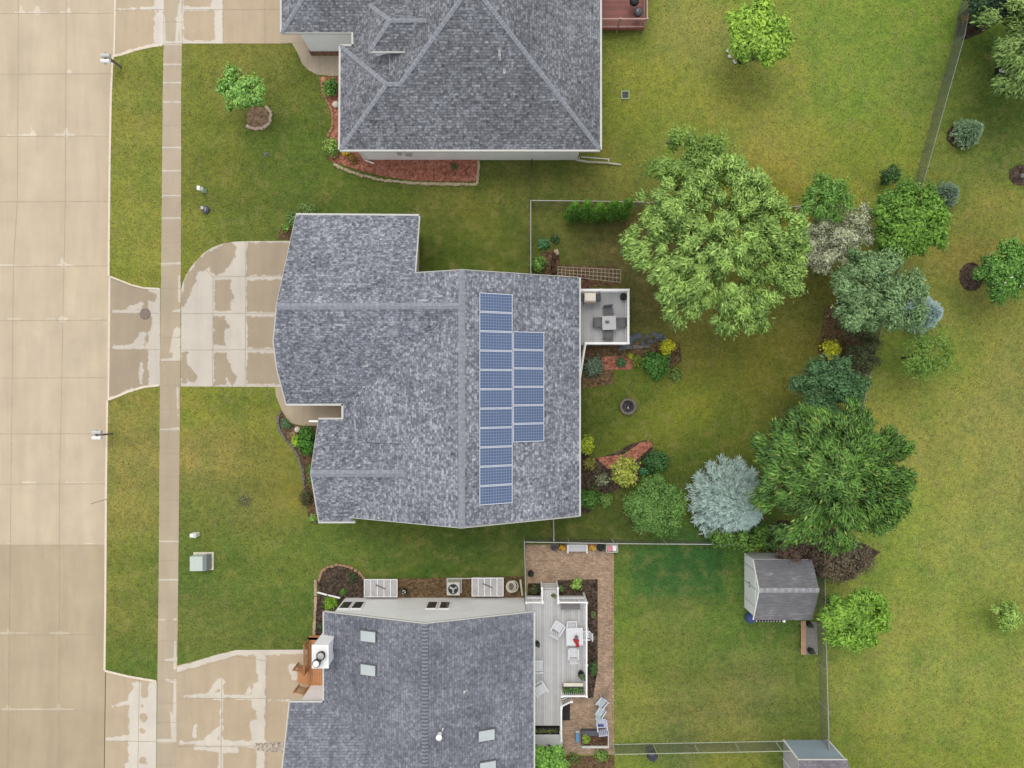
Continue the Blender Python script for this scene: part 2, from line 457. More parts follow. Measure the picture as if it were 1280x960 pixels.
M['deck_brown_b'] = plain('brown_stained_board_worn', D(186, 128, 84), 0.65, 0.12, 3)
M['galv'] = plain('galvanised_steel', D(190, 190, 186), 0.45, 0.08, 3, metallic=0.2)
M['chain'] = chain_mat('chain_link', D(146, 148, 144), 0.07, 0.13)
M['chain_dark'] = chain_mat('chain_link_dark', D(60, 60, 58), 0.07, 0.06)
M['black'] = plain('black_plastic', D(38, 38, 42), 0.4, 0.2)
M['darkmetal'] = plain('dark_metal', D(58, 58, 62), 0.4, 0.2, metallic=0.3)
M['grey'] = plain('grey_fabric', D(112, 112, 116), 0.8, 0.1)
M['ltgrey'] = plain('light_grey_top', D(198, 197, 198), 0.5, 0.05)
M['cells'] = cell_mat()
M['alu'] = plain('aluminium_frame', D(222, 228, 240), 0.35, 0.04, metallic=0.0)
M['glass_dark'] = plain('dark_window_glass', D(62, 64, 66), 0.1, 0.25, 2, spec=0.7)
M['glass_sky'] = plain('skylight_glass', D(200, 208, 208), 0.08, 0.06, 2, spec=0.7)
M['poly'] = plain('clear_polycarbonate', D(196, 195, 196), 0.25, 0.10, 4, dirt=D(150, 148, 146) + (0.5,))
M['green_box'] = plain('pale_green_paint', D(206, 216, 206), 0.45, 0.05)
M['green_box_side'] = plain('grey_green_paint', D(150, 156, 156), 0.45, 0.05)
M['yellow'] = plain('yellow_petals', D(226, 170, 40), 0.8, 0.2, 20)
M['red'] = plain('red_cloth', D(170, 48, 50), 0.8, 0.15)
M['blue'] = plain('blue_plastic', D(98, 150, 190), 0.4, 0.08)
M['navy'] = plain('blue_tarp', D(66, 82, 140), 0.6, 0.2, 5)
M['cream'] = plain('cream_cover', D(240, 232, 214), 0.6, 0.05)
M['pink'] = plain('pink_blanket', D(228, 150, 160), 0.8, 0.15, 6)
M['wood'] = plain('weathered_wood', D(190, 150, 116), 0.8, 0.15, 3)
M['terra'] = plain('terracotta', D(168, 106, 82), 0.8, 0.1)
M['maroon'] = plain('maroon_rubber', D(120, 62, 66), 0.6, 0.2)
M['chair_white'] = plain('white_resin', D(240, 241, 244), 0.4, 0.04)
M['chair_blue'] = plain('pale_blue_resin', D(210, 222, 230), 0.4, 0.04)
M['blind'] = plain('dark_gap', D(50, 48, 46), 0.9)

def shed_roof_mat():
    m, nt, b, o = newmat('old_shed_shingles'); uv = nt.nodes.new('ShaderNodeUVMap').outputs[0]; p = wpos(nt)
    mp = nt.nodes.new('ShaderNodeMapping'); mp.inputs['Scale'].default_value = (1.1, 6.5, 1); nt.links.new(uv, mp.inputs[0])
    a = noise_(nt, mp.outputs[0], 1.5, 4, 0.7); c = noise_(nt, p, 1.2, 4, 0.6); e = noise_(nt, uv, 14, 3, 0.6)
    s_ = math_(nt, 'ADD', math_(nt, 'MULTIPLY', a, 0.6), math_(nt, 'MULTIPLY', c, 0.4))
    r = ramp(nt, [(0.34, D(108, 107, 110)), (0.54, D(128, 127, 130)), (0.70, D(176, 176, 178))]); nt.links.new(s_, r.inputs[0])
    r2 = ramp(nt, [(0.3, 0.88), (0.7, 1.1)]); nt.links.new(e, r2.inputs[0])
    nt.links.new(mixc(nt, 1.0, r.outputs[0], r2.outputs[0], 'MULTIPLY'), b.inputs['Base Color'])
    b.inputs['Roughness'].default_value = 0.95; bump_(nt, b, e, 0.3, 0.01); return m
M['shed_roof'] = shed_roof_mat()
M['blue_panel'] = plain('blue_grey_cladding', D(168, 184, 200), 0.5, 0.05, 2)
M['mauve_roof'] = shingle('mauve_shingle', D(96, 90, 98), D(130, 124, 132), D(164, 158, 166), (1, 1, 1), 0.5, 0.3)

# ------------------------------------------------------------------ setting
def inpoly(x, y, poly):
    x = np.asarray(x); y = np.asarray(y); ins = np.zeros(x.shape, bool)
    n = len(poly)
    for i in range(n):
        x0, y0 = poly[i][:2]; x1, y1 = poly[(i + 1) % n][:2]
        if y0 == y1: continue
        c = ((y0 > y) != (y1 > y)) & (x < (x1 - x0) * (y - y0) / (y1 - y0) + x0)
        ins ^= c
    return ins

def sheet(name, polys_px, z, spacing, mat, holes_px=(), attrs=None, skirt=0.0, zf=None, world=False, label=None, kind='structure'):
    "flat sheet over one polygon given in ground pixels, with interior points every `spacing` metres"
    tow = (lambda p: p) if world else (lambda p: W(p[0], p[1], 0)[:2])
    outer = [tow(p) for p in polys_px]; holes = [[tow(p) for p in h] for h in holes_px]
    vs = []; es = []
    def addloop(lp):
        pts = []
        for i in range(len(lp)):
            a = np.array(lp[i]); b = np.array(lp[(i + 1) % len(lp)])
            n = max(1, int(np.linalg.norm(b - a) / spacing)) if spacing else 1
            for k in range(n): pts.append(tuple(a + (b - a) * k / n))
        st = len(vs); vs.extend(pts)
        es.extend([(st + i, st + (i + 1) % len(pts)) for i in range(len(pts))])
        return pts
    bl = [addloop(outer)] + [addloop(h) for h in holes]
    if spacing:
        O = np.array(outer); x0, y0 = O.min(0); x1, y1 = O.max(0)
        gx, gy = np.meshgrid(np.arange(x0 + spacing * .5, x1, spacing), np.arange(y0 + spacing * .5, y1, spacing))
        gx = gx.ravel(); gy = gy.ravel()
        k = inpoly(gx, gy, outer)
        for h in holes: k &= ~inpoly(gx, gy, h)
        gx = gx[k]; gy = gy[k]
        vs.extend(zip(gx.tolist(), gy.tolist()))
    r = delaunay_2d_cdt([Vector(v) for v in vs], es, [], 0, 1e-5)
    V = np.array([(v.x, v.y) for v in r[0]]); F = np.array(r[2])
    C = V[F].mean(1)
    k = inpoly(C[:, 0], C[:, 1], outer)
    for h in holes: k &= ~inpoly(C[:, 0], C[:, 1], h)
    F = F[k]
    Z = np.full(len(V), z) if zf is None else zf(V[:, 0], V[:, 1])
    verts = np.column_stack([V, Z]).tolist(); faces = F.tolist()
    nb = len(verts)
    if skirt:
        for lp in bl:
            st = len(verts)
            for p in lp:
                zz = z if zf is None else float(zf(np.array([p[0]]), np.array([p[1]]))[0])
                verts.append((p[0], p[1], zz)); verts.append((p[0], p[1], zz - skirt))
            n = len(lp)
            for i in range(n):
                j = (i + 1) % n
                faces.append([st + 2 * i, st + 2 * i + 1, st + 2 * j + 1, st + 2 * j])
    me = bpy.data.meshes.new(name); me.from_pydata(verts, [], faces); me.materials.append(mat)
    me.update()
    P = np.array(verts)
    px = P[:, 0] / S + 640; py = 480 - P[:, 1] / S
    for an, fn in (attrs or {}).items():
        val = fn(px, py)
        if val.ndim == 2:
            a = me.attributes.new(an, 'FLOAT_COLOR', 'POINT')
            a.data.foreach_set('color', np.column_stack([val, np.ones(len(val))]).astype(np.float32).ravel())
        else:
            a = me.attributes.new(an, 'FLOAT', 'POINT'); a.data.foreach_set('value', val.astype(np.float32))
    o = bpy.data.objects.new(name, me); COL.objects.link(o)
    if kind: o['kind'] = kind
    if label: o['label'] = label
    return o

# lawn tones (photograph pixel, colour), blended smoothly; dark ones by houses and trees carry painted shade
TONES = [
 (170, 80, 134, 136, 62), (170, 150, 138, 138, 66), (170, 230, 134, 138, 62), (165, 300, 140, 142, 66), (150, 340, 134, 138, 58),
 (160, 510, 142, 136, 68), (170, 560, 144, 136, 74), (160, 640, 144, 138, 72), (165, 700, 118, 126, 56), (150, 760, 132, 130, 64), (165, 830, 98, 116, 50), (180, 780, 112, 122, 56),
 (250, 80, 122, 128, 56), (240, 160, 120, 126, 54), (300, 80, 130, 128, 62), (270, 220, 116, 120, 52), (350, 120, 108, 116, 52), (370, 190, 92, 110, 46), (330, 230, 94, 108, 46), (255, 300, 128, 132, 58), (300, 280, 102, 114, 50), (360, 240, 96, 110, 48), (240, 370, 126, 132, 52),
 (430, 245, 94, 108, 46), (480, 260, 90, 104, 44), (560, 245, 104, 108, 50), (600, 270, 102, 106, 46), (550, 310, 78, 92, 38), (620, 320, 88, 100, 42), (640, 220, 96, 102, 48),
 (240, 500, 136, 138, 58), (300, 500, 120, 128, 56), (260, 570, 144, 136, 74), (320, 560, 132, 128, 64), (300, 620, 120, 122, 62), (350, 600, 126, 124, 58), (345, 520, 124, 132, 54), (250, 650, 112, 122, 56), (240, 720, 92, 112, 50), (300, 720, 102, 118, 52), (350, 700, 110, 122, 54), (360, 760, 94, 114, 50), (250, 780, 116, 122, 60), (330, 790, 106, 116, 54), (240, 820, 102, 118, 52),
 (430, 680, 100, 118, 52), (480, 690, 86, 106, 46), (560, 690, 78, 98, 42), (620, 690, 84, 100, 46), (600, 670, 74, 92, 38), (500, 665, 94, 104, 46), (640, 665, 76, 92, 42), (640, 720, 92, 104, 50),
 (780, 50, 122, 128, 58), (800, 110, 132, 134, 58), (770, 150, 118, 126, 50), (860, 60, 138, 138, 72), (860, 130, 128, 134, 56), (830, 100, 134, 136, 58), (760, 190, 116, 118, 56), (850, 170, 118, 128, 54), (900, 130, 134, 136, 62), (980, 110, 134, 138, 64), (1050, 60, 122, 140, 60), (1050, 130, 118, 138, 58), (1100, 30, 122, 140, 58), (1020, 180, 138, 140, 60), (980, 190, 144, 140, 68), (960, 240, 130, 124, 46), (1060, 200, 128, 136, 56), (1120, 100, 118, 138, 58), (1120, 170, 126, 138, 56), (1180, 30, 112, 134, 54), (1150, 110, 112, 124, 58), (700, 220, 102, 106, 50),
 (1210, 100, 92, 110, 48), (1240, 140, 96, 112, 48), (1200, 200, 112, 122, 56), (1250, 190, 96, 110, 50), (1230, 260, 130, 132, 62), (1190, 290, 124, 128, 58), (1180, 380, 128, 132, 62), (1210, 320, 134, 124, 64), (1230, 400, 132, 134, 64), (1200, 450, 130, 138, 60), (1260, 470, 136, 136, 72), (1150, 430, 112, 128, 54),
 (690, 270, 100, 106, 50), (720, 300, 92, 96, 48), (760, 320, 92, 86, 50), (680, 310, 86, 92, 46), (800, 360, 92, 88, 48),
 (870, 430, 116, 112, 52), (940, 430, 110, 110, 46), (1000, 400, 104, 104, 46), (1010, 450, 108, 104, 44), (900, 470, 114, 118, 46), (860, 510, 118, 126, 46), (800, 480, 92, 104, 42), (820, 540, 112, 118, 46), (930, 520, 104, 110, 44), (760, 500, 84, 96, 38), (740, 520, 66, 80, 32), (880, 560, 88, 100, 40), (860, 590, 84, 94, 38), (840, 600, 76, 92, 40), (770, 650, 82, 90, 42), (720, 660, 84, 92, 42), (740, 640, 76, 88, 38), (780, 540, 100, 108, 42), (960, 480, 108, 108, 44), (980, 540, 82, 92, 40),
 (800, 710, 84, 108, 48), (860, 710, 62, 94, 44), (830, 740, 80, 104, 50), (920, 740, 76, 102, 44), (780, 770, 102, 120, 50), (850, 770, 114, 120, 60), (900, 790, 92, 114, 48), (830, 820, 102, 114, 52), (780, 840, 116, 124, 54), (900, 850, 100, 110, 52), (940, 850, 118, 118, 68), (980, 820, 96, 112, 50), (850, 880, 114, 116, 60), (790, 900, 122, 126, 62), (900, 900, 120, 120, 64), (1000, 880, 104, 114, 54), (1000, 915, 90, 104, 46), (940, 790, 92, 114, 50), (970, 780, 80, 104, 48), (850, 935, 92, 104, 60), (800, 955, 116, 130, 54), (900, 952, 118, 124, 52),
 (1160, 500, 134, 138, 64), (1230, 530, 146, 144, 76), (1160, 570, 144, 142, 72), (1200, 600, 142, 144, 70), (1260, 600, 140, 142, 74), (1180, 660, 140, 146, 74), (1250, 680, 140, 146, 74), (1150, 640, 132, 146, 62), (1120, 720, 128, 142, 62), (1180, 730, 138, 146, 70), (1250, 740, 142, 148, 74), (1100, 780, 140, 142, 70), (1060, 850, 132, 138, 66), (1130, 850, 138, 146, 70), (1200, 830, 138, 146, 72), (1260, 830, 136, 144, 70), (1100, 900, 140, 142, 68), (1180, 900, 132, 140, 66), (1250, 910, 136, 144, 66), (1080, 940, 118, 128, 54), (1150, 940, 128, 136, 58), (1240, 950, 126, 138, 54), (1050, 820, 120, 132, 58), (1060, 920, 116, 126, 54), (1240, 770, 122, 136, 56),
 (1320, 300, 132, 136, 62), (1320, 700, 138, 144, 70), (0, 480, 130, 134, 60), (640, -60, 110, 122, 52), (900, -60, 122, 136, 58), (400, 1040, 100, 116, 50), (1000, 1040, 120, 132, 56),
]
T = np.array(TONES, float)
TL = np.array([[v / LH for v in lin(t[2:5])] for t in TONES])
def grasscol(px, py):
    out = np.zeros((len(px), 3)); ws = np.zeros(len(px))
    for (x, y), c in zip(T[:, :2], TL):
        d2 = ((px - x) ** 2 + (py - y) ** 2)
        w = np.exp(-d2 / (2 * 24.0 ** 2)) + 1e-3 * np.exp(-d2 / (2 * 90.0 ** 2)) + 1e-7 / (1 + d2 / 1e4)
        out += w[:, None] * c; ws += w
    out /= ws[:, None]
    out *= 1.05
    out *= (1 + 0.16 * np.exp(-((px - 800) / 300) ** 2))[:, None]  # turf colour lightened mid-scene to offset shade from trees and houses
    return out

# mower stripes are gentle tone bands in the turf colour of the two mown yards
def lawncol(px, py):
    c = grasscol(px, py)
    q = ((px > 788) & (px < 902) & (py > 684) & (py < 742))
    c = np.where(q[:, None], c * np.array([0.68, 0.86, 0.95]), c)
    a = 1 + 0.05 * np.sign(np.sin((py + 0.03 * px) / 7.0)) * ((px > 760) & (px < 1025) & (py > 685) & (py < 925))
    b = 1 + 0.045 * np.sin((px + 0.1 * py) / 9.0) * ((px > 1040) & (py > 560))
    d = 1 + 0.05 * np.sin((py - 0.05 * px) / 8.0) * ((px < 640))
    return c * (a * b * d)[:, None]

ground = MB(); ground.poly([(-1500, -1500, -0.16), (1500, -1500, -0.16), (1500, 1500, -0.16), (-1500, 1500, -0.16)])
g = ground.build('ground', plain('far_ground', D(120, 130, 60), 1, 0.2, 0.1)); g['kind'] = 'structure'

KL = [(146.5, -200), (144.5, -40), (142.5, 0), (141.5, 55), (138.5, 120), (137, 200), (136, 300), (135, 420), (134, 500), (132.5, 600), (132, 680), (131.5, 760), (130.5, 840), (129, 960), (125, 1200)]
def kx(y): return float(np.interp(y, [p[1] for p in KL], [p[0] for p in KL]))
lawn_edge = [(kx(y) + 2.2, y) for y in (-200, -40)]
# apron outlines (ground pixels); lawn is cut away there
ap_top = [(kx(-200) + 1, -200), (206, -200), (204.5, 56), (190, 58), (170, 62.5), (150, 69), (kx(69) + 1, 71)]
ap_mid = [(kx(345) + 1, 345), (150, 350), (165, 356), (180, 359.5), (200.5, 360.5), (200, 482), (180, 484), (160, 490), (146, 496), (kx(500) + 1, 500)]
ap_bot = [(kx(838) + 1, 838), (160, 845), (196, 851), (194, 1200), (kx(1200) + 1, 1200)]
lawn = [(kx(71) + 1.2, 71), (150, 69), (170, 62.5), (190, 58), (204.5, 56), (206, -200), (2400, -1300), (2400, 2200), (194, 1200), (196, 851), (160, 845), (kx(838) + 1.2, 838)]
lawn += [(kx(y) + 1.2, y) for y in (760, 680, 600, 500)] + [(146, 496), (160, 490), (180, 484), (200, 482), (200.5, 360.5), (180, 359.5), (165, 356), (150, 350)] + [(kx(y) + 1.2, y) for y in (345, 300, 200, 120)]
# near lawn with fine tone points, far lawn coarse
near = [p for p in lawn if p not in ((206, -200), (2400, -1300), (2400, 2200), (194, 1200))]
i0 = near.index((204.5, 56))
near = near[:i0 + 1] + [(205.5, -90), (1400, -90), (1400, 1060), (195, 1060)] + near[i0 + 1:]
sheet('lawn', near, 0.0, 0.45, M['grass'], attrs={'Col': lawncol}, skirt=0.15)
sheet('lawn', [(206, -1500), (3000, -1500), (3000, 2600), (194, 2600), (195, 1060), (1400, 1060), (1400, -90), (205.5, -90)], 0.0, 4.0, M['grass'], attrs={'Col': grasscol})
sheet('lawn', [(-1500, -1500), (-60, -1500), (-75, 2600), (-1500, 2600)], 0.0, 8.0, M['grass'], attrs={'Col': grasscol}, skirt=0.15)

def seg_d(px, py, x0, y0, x1, y1):
    dx, dy = x1 - x0, y1 - y0; L = dx * dx + dy * dy + 1e-9
    t = np.clip(((px - x0) * dx + (py - y0) * dy) / L, 0, 1)
    return np.hypot(px - x0 - t * dx, py - y0 - t * dy), t
def dryfn(base, feats, soft=4.5):
    def f(px, py):
        d = np.full(len(px), -soft if base == 0 else soft, float)
        for ft in feats:
            if ft[0] in 'LS':       # streak: L adds dry, S adds wet; tapering half width
                sgn = 1 if ft[0] == 'L' else -1
                _, x0, y0, x1, y1, w0, w1 = ft
                q, t = seg_d(px, py, x0, y0, x1, y1); s_ = (w0 + (w1 - w0) * t) - q
            else:                   # R dry rectangle, r wet rectangle
                sgn = 1 if ft[0] == 'R' else -1
                _, x0, y0, x1, y1 = ft
                s_ = np.minimum(np.minimum(px - x0, x1 - px), np.minimum(py - y0, y1 - py))
            s_ = np.clip(s_, -soft, soft)
            d = np.maximum(d, s_) if sgn > 0 else np.minimum(d, -s_)
        return 0.5 + 0.5 * d / soft
    return f
def const(v):
    return lambda px, py: np.full(len(px), v, float)

# road
RJ = [-150, -70, 15, 91, 169, 251, 332, 400, 472, 542, 605, 682, 794, 889, 985, 1080]
rf = []
rr = random.Random(3)
for y in RJ:
    for _ in range(6):
        x = rr.uniform(-40, 120); L = rr.uniform(4, 34); w = rr.uniform(0.5, 1.1)
        rf.append(('L', x, y - 1.5, x + L, y - 1.2, w, w * 0.6))
for y, xs in ((15, (24, 45, 84)), (91, (84,)), (169, (40, 81)), (332, (78,)), (400, (76,)), (889, (8, 72)), (794, (9, 73))):
    for x in xs:
        hh = rr.uniform(5, 13); q_ = rr.uniform(-3, 3)
        rf.append(('L', x, y - 1.5, x - 1 + q_, y - hh, rr.uniform(2.4, 4.4), 0.4)); rf.append(('L', x - rr.uniform(2, 14), y - 1.5, x + rr.uniform(3, 16), y - 1.5, 1.6, 1.3))
rf += [('L', -40, 332, 16, 331, 1.6, 1.4), ('L', 0, 888, 90, 888, 1.5, 1.0), ('L', 0, 541, 12, 541, 1.4, 1.2)]
def rtone(px, py):
    t = np.where(py > 682 + 0.0 * px, 0.78, 0.10)
    t = t + 0.08 * np.clip((px - 110) / 20, 0, 1) + 0.06 * np.sin(px / 9.0) + np.clip((12 - px) / 30, 0, 1) * 0.25 * np.exp(-((py - 210) / 40) ** 2)
    t = t + 0.12 * (py > 889)
    return np.clip(t, 0, 1)
road_poly = [(-72, -210), (kx(-200) - 0.5, -210)] + [(kx(y) - 0.5, y) for _, y in KL[1:]] + [(-80, 1200)]
sheet('road', road_poly, -0.12, 0.16, M['road'], attrs={'dry': dryfn(0, rf, 2.2), 'tone': rtone}, skirt=0.04)
sheet('road', [(-72, -1500), (kx(-200) + 5, -1500), (kx(-200) - 0.5, -210), (-72, -210)], -0.12, 0, M['road'], attrs={'dry': const(0), 'tone': const(0)})
sheet('road', [(-80, 1200), (kx(1200) - .5, 1200), (112, 2600), (-90, 2600)], -0.12, 0, M['road'], attrs={'dry': const(0), 'tone': const(0.4)})

def strips(name, segs, z, w, mat):
    mb = MB()
    for (x0, y0, x1, y1) in segs:
        a = Vector(W(x0, y0)[:2]); b = Vector(W(x1, y1)[:2]); d = (b - a).normalized(); n = Vector((-d.y, d.x)) * w / 2
        za = z(x0, y0) if callable(z) else z; zb = z(x1, y1) if callable(z) else z
        mb.poly([(a.x - n.x, a.y - n.y, za), (b.x - n.x, b.y - n.y, zb), (b.x + n.x, b.y + n.y, zb), (a.x + n.x, a.y + n.y, za)])
    o = mb.build(name, mat); o['kind'] = 'structure'; return o
strips('road_joints', [(-70, y + 1, kx(y) - 1, y) for y in RJ], -0.115, 0.03, M['joint'])
strips('road_joints', [(22, -150, 20, 250), (20, 250, 15, 330), (15, 330, 12, 600), (12, 600, 8, 960), (8, 960, 5, 1200), (82, -150, 80, 250), (80, 250, 73, 600), (73, 600, 71, 1200)], -0.113, 0.022, M['joint'])

# kerb: real step, dropped flush across the driveways
def kerb_run(y0, y1, top, wid=0.14):
    mb = MB(); ys = [y0] + [p[1] for p in KL if y0 < p[1] < y1] + [y1]
    for a, b in zip(ys[:-1], ys[1:]):
        xa, ya, _ = W(kx(a), a); xb, yb, _ = W(kx(b), b)
        h = wid / 2
        mb.hexa([(xa - h, ya, -0.16), (xb - h, yb, -0.16), (xb + h, yb, -0.16), (xa + h, ya, -0.16)],
                [(xa - h * .8, ya, top), (xb - h * .8, yb, top), (xb + h, yb, top), (xa + h, ya, top)])
    o = mb.build('kerb', M['kerb']); o['kind'] = 'structure'
kerb_run(71, 345, 0.014); kerb_run(500, 838, 0.014)
kerb_run(-200, 71, -0.095, 0.12); kerb_run(345, 500, -0.095, 0.12)
def kerb_line(pts, z=0.016, w=0.12):
    mb = MB()
    for a, b in zip(pts[:-1], pts[1:]):
        A = Vector(W(*a)); B = Vector(W(*b)); mb.beam((A.x, A.y, z - 0.06), (B.x, B.y, z - 0.06), w, 0.12)
    o = mb.build('kerb', M['kerb']); o['kind'] = 'structure'
kerb_line([(141, 70), (150, 68.5), (170, 62), (190, 57.5), (203, 56)], w=0.16)
kerb_line([(137, 345.5), (150, 350.5), (165, 356.5), (180, 360), (199, 361)], w=0.1)
kerb_line([(135, 499.5), (146, 495.5), (160, 489.5), (180, 483.5), (199, 481.5)], w=0.14)
kerb_line([(131, 838.5), (160, 845.5), (195, 851.5)], w=0.13)

# sidewalk
def sx(y, side):
    ys = [-200, 0, 60, 120, 240, 480, 720, 840, 1060]
    l = [206.5, 205, 204.5, 203.5, 202.5, 200, 198.5, 197, 195]; r = [231, 228.5, 227.5, 226.5, 226.5, 225.5, 223, 221.5, 219.5]
    return float(np.interp(y, ys, l if side == 0 else r))
sj = [-60, -30, 27, 54, 81, 104, 128, 156, 185, 214, 245, 273, 302, 330, 360, 391, 421, 451, 481, 511, 537, 566, 595, 624, 651, 677, 700, 725, 751, 775, 800, 826, 850, 878, 902, 927, 955, 985]
sf = [('L', sx(y, 0), y, sx(y, 1), y, 1.3, 1.3) for y in (81, 104, 128, 185, 214, 245, 273, 330, 537, 677, 725)]
sf += [('L', 221, 54, 224, 6, 2.2, 1.2), ('L', 206, 54, 227, 54, 2.4, 2.4), ('L', 226, 54, 226, -20, 1.4, 1.4), ('L', 206, 50, 206, 20, 1.2, 0.6), ('L', 218, 24, 227, 22, 0.6, 4),
       ('L', 224, 345, 225, 376, 1.0, 2.2), ('L', 202, 331, 226, 329, 1.2, 1.8), ('L', 216, 389, 226, 388, 1.0, 2.2), ('R', 216, 421, 226, 451), ('L', 213, 440, 222, 414, 1.5, 5), ('L', 202, 450, 226, 449, 1.6, 1.6),
       ('L', 222, 485, 223, 520, 1.6, 1.0), ('L', 208, 537, 224, 536, 1.2, 2.4), ('L', 199, 775, 207, 775, 1, 1), ('L', 217, 774, 221, 774, 1.4, 1.4), ('L', 207, 825, 221, 824, 1, 2.6), ('L', 219, 835, 219, 800, 2, 1),
       ('L', 219, 850, 218, 925, 1.6, 2.6), ('L', 208, 850, 219, 852, 1.5, 2), ('L', 197, 926, 219, 926, 2.4, 2.4), ('L', 214, 890, 218, 920, 1, 4)]
swp = [(sx(y, 0), y) for y in (-200, 0, 60, 120, 240, 480, 720, 840, 1060)]; swp += [(sx(y, 1), y) for y in (1060, 840, 720, 480, 240, 120, 60, 0, -200)]
def stone_(px, py):
    t = np.interp(py, [-100, 240, 246, 480, 560, 700, 790, 960], [0.04, 0.06, 0.36, 0.40, 0.44, 0.34, 0.2, 0.24])
    return np.clip(t, 0, 1)
sheet('sidewalk', swp, 0.016, 0.1, M['walk'], attrs={'dry': dryfn(0, sf, 2.0), 'tone': stone_}, skirt=0.06)
strips('sidewalk_joints', [(sx(y, 0) + 0.3, y + 0.8, sx(y, 1) - 0.3, y + 0.8) for y in sj], 0.021, 0.025, M['joint'])

# aprons slope from the sidewalk down to the gutter
def apz(X, Y):
    py = 480 - Y / S; px = X / S + 640
    a = np.array([kx(v) for v in py]); b = np.array([sx(v, 0) for v in py])
    t = np.clip((px - a) / (b - a), 0, 1)
    return -0.10 + 0.112 * t
def apz1(x, y): return float(apz(np.array([(x - 640) * S]), np.array([(480 - y) * S]))[0]) + 0.006
f_top = [('L', 204, 56, 203, -20, 3.2, 3.6), ('L', 144, 11, 205, 10, 1.2, 2.4), ('L', 197, 20, 199, 52, 4.5, 7), ('L', 148, 68, 203, 55, 2.0, 4.5), ('L', 196, 8, 200, -10, 3, 8)]
f_mid = [('R', 185, 361, 201, 482), ('S', 190, 372, 180, 366, 5, 5), ('S', 186, 398, 187, 415, 5, 1), ('L', 140, 389, 200, 389, 1.2, 3), ('L', 150, 388, 175, 382, 1, 4), ('L', 140, 434, 182, 434, 1.6, 2.4), ('L', 168, 432, 178, 420, 3.4, 5), ('L', 155, 434, 180, 426, 1, 3),
         ('L', 176, 455, 176, 478, 2.5, 2.2), ('S', 182, 446, 183, 470, 1.5, 3), ('L', 137, 497, 165, 487, 1.5, 2.0)]
f_bot = [('R', 160, 853, 197, 960), ('r', 176, 852, 185, 872), ('S', 178, 882, 178, 884, 2, 2), ('S', 179, 896, 179, 900, 4, 4), ('S', 177, 913, 178, 915, 3, 3), ('S', 178, 950, 178, 956, 4, 4), ('S', 150, 868, 162, 860, 8, 4), ('L', 138, 884, 165, 878, 0.8, 3), ('L', 133, 925, 170, 922, 1.2, 5), ('S', 150, 905, 156, 900, 9, 5), ('S', 148, 945, 152, 952, 9, 5), ('R', 155, 955, 197, 1000)]
sheet('driveway_apron', ap_top, 0, 0.12, M['conc_tan'], attrs={'dry': dryfn(0, f_top), 'tone': const(0.0)}, zf=apz)
sheet('driveway_apron', ap_mid, 0, 0.1, M['conc'], attrs={'dry': dryfn(0, f_mid), 'tone': const(0.12)}, zf=apz)
sheet('driveway_apron', ap_bot, 0, 0.12, M['conc_tan'], attrs={'dry': dryfn(0, f_bot), 'tone': const(0.12)}, zf=apz)
def apseg(x0, y0, x1, y1, n=6):
    return [(x0 + (x1 - x0) * i / n, y0 + (y1 - y0) * i / n, x0 + (x1 - x0) * (i + 1) / n, y0 + (y1 - y0) * (i + 1) / n) for i in range(n)]
strips('driveway_joints', apseg(142, 12, 204, 12) + apseg(138, 391.5, 199, 391.5) + apseg(138, 437, 199, 437) + apseg(183, 437, 183, 482) + apseg(181, 420, 181, 437) + apseg(132, 927, 195, 927) + apseg(174, 849, 172, 960), apz1, 0.028, M['joint'])

# driveways
arc = [(226.8, 362), (228, 355), (232, 345), (238, 335), (246, 325), (255, 316), (266, 309), (280, 304), (295, 302), (310, 301.5)]
drv = arc + [(395, 301), (395, 484), (226, 483)]
wet = [('S', 228, 382, 238, 350, 3, 7), ('S', 240, 345, 246, 335, 6, 4), ('S', 252, 330, 286, 312, 8, 9), ('S', 272, 334, 288, 318, 9, 7), ('S', 262, 322, 270, 338, 8, 4),
       ('r', 268, 350, 288, 388), ('S', 282, 362, 286, 372, 6, 6), ('r', 268, 395, 281, 431), ('S', 278, 402, 284, 408, 5, 3), ('r', 268, 441, 284, 481), ('S', 280, 446, 290, 474, 3, 6),
       ('r', 227, 441, 234, 480), ('S', 232, 458, 240, 472, 4, 6), ('r', 309, 303, 360, 344), ('r', 309, 350, 360, 389), ('r', 309, 396, 360, 435), ('r', 309, 441, 360, 480)]
sheet('driveway', drv, 0.014, 0.09, M['conc'], attrs={'dry': dryfn(1, wet, 5.0), 'tone': const(0.0)}, skirt=0.06)
strips('driveway_joints', [(266.5, 346, 266, 483), (247.5, 328, 266.5, 346), (307.5, 302, 306.5, 483), (266.5, 346, 350, 345), (227, 392, 350, 391.5), (227, 437.5, 350, 437)], 0.02, 0.03, M['joint'])
ft2 = [('L', 228, 11, 270, 11, 2.0, 2.4), ('L', 228, 53, 278, 53, 2.6, 2.6), ('L', 273.5, -30, 273.5, 53, 5.0, 5.0), ('L', 266, 8, 272, -4, 3, 8), ('L', 228, -5, 228, 50, 1.5, 1.5)]
sheet('driveway', [(228, -200), (360, -200), (360, 54.5), (228, 54.5)], 0.014, 0.12, M['conc_tan'], attrs={'dry': dryfn(0, ft2), 'tone': const(0.0)}, skirt=0.06)
strips('driveway_joints', [(279, -100, 279, 54), (229, 12.5, 350, 12), (331, -100, 331, 54)], 0.02, 0.03, M['joint'])
